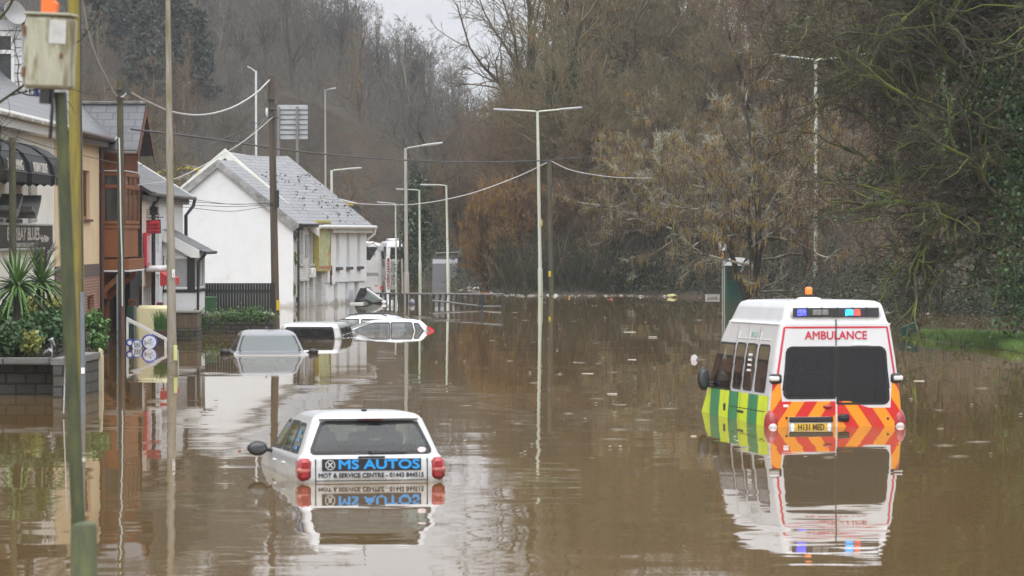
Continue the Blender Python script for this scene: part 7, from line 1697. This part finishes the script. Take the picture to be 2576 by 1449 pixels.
# folded white sheet, slatted crate, green crate, tipped green-roofed box
c = W(1745, 906); t = MB(); t.prism([(-.07, 0, 0), (-.05, 0, .10), (.02, 0, .13), (.08, 0, .06), (.05, 0, .0)], (.02, .09, 0)); tag(t.build("carton", M_("printed_carton", (.60, .58, .62), .5, .1, 9, (.35, .18, .32), (.55, .6), 12), loc=(c.x, c.y, 0)), "white and purple carton floating alone left of the ambulance", "carton")
c = W(1794, 750); t = thing("slatted_crate", "white slatted crate floating among twigs left of the bus shelter", "crate", (c.x, c.y, 0), R(6)); mb = MB()
for k in range(4): mb.bbox(-.27, .27, -.03 + k * .12, .05 + k * .12, .02 + k * .04, .042 + k * .04, .006)
mb.build("slats", M_("dirty_white_slats", (.45, .45, .43), .6, .15, 6), t); mb = MB(); mb.bbox(-.30, -.271, -.03, .42, -.1, .16, .01); mb.bbox(.271, .30, -.03, .42, -.1, .16, .01); mb.build("sides", M_("dirty_white_slats", (.45, .45, .43)), t)
c = W(1249, 735); t = thing("green_crate", "dark green plastic crate against the bank by the hazel bush", "crate", (c.x, c.y, 0), R(5)); mb = MB(); mb.bbox(-.22, .22, -.15, .15, -.1, .34, .02); mb.build("box", M_("crate_green", (.06, .10, .07), .5, .1, 5), t); MB().bbox(-.25, .25, -.18, .18, .341, .39, .015).build("rim", M_("crate_rim", (.08, .13, .09), .5), t)
c = W(1276, 737); t = thing("dog_kennel", "little green box with a white gable front tipped against the bank", "kennel", (c.x, c.y, 0), R(15)); mb = MB(); mb.prism([(-.24, 0, -.1), (.24, 0, -.1), (0, 0, .26)], (0, .4, 0)); mb.build("front", M_("kennel_white", (.55, .57, .55), .6), t); mb = MB(); mb.prism([(-.33, -.04, -.1), (-.27, -.04, -.12), (0, -.04, .27), (0, -.04, .33)], (0, .5, 0)); mb.prism([(.33, -.04, -.1), (.27, -.04, -.12), (0, -.04, .27), (0, -.04, .33)], (0, .5, 0)); mb.build("roof", M_("kennel_green", (.03, .08, .05), .5), t)
# collapsed shelter: dark panel, glassy sheet and rolls of black plastic
c = W(925, 763); Yt_ = c.y; t = thing("collapsed_tent", "toppled dark-roofed greenhouse frame with grey-green sheeting beside the white shop house", "debris", (c.x, c.y, 0)); L7 = lambda px, py, dy=0: at(px, py, Yt_) - Vector((c.x, c.y - dy, 0))
mb = MB(); mb.prism([L7(891, 760), L7(911, 760), L7(924, 729), L7(921, 725), L7(906, 725), L7(900, 737)], (0, .5, 0)); mb.build("dark_panel", M_("black_roof_felt", (.018, .018, .02), .6, .3, 5), t)
mb = MB(); mb.poly([L7(910, 764, -.1), L7(966, 764, -.3), L7(964, 757, -.3), L7(924, 730, .3)]); mb.poly([L7(966, 764, -.3), L7(964, 757, -.3), L7(924, 730, .3), L7(950, 764, 1.0)]); mb.build("clear_sheet", M_("grey_green_sheet", (.20, .23, .21), .25, .12, 2), t)
mb = MB(); mb.tube([L7(923, 728, -.05), L7(945, 742, -.25), L7(966, 758, -.35)], .05, 6); mb.build("white_edge", WPAINT, t); mb = MB(); mb.poly([L7(932, 763, -.35), L7(960, 762, -.4), L7(936, 750, -.2)]); mb.build("green_flap", M_("dull_green_sheet", (.07, .11, .07), .5), t); mb = MB(); mb.poly([L7(926, 762, -.38), L7(934, 762, -.38), L7(933, 746, -.15)]); mb.build("dark_gap", TRIM, t)
mb = MB(); mb.tube([L7(896, 757, -.4), L7(902, 753, -.45), L7(908, 758, -.4)], .09, 7); mb.tube([L7(905, 760, -.5), L7(914, 752, -.5), L7(926, 755, -.45), L7(940, 761, -.4), L7(958, 757, -.4), L7(975, 762, -.4)], .08, 7); mb.build("black_plastic_roll", M_("black_plastic", (.02, .021, .022), .35, .3, 5), t, smooth=True)
slab(897, 765, 34, .5, .06, .02, "white foam board floating in front of the toppled greenhouse frame", BAG, "foam_board", "foam", None)
bag(966, 764, 14, 8, "white bag floating at the tip of the toppled greenhouse frame", BAG, 44, group=None)
# scum: specks and short streaks of foam and straw all over the surface, more than anyone could count
rng = np.random.default_rng(17); n = 380
px = rng.uniform(880, 2576, n); py = 742 + 420 * rng.uniform(0, 1, n) ** 1.7; V = []; F = []
for i in range(n):
    c = W(px[i], py[i]); s = pxm(c.y); streak = rng.uniform() < .22
    L = rng.uniform(.06, .26) if streak else rng.uniform(.014, .045); d = rng.uniform(.012, .03) if streak else L * .8; b = len(V); K = 6; a0 = rng.uniform(0, .6) - .3
    for k in range(K): a = 6.283 * k / K; x, y = math.cos(a) * L * rng.uniform(.7, 1.1), math.sin(a) * d; V.append((c.x + x * math.cos(a0) - y * math.sin(a0), c.y + x * math.sin(a0) * .5 + y, .006 + .010 * (not streak)))
    V.append((c.x, c.y, .012 + .02 * (not streak) * rng.uniform())); F += [(b + k, b + (k + 1) % K, b + K) for k in range(K)]
kind(link("foam_flecks", np_mesh("foam_flecks", np.array(V), np.array(F), M_("straw_and_foam", (.27, .24, .19), .7, .4, 1.5), False)), "stuff")
V = []; F = []; n = 210
px = np.where(rng.uniform(size=n) < .8, rng.uniform(1150, 1640, n), rng.uniform(1640, 2420, n))
for i in range(n):
    yb = float(np.interp(px[i], [1150, 1270, 1500, 2000, 2300, 2420], [726, 741, 742, 750, 788, 792])) + abs(rng.normal()) * 2.5
    c = W(px[i], yb); r = rng.uniform(.03, .16) * rng.uniform(.4, 1); b = len(V); K = 7
    for k in range(K): a = 6.283 * k / K; V.append((c.x + math.cos(a) * r * rng.uniform(.6, 1.3), c.y + math.sin(a) * r, .005))
    V.append((c.x, c.y, r * rng.uniform(.3, .8))); F += [(b + k, b + (k + 1) % K, b + K) for k in range(K)]
kind(link("litter", np_mesh("litter", np.array(V), np.array(F), M_("mixed_litter", (.15, .13, .10), .7, .6, 1.3, (.42, .40, .36), (.56, .60), 2.2), False)), "stuff")
# ------------------------------------------------------------------ damp air
m_haze = bpy.data.materials.new("damp_air"); m_haze.use_nodes = True
n_ = m_haze.node_tree; n_.nodes.remove(n_.nodes["Principled BSDF"])
pv = n_.nodes.new("ShaderNodeVolumePrincipled"); pv.inputs['Density'].default_value = 0.00026; pv.inputs['Color'].default_value = (.93, .95, 1.0, 1); pv.inputs['Anisotropy'].default_value = 0.1
n_.links.new(pv.outputs[0], n_.nodes["Material Output"].inputs['Volume'])
kind(MB().box(-950, 950, -250, 1600, -4, 95).build("haze", m_haze), "stuff")
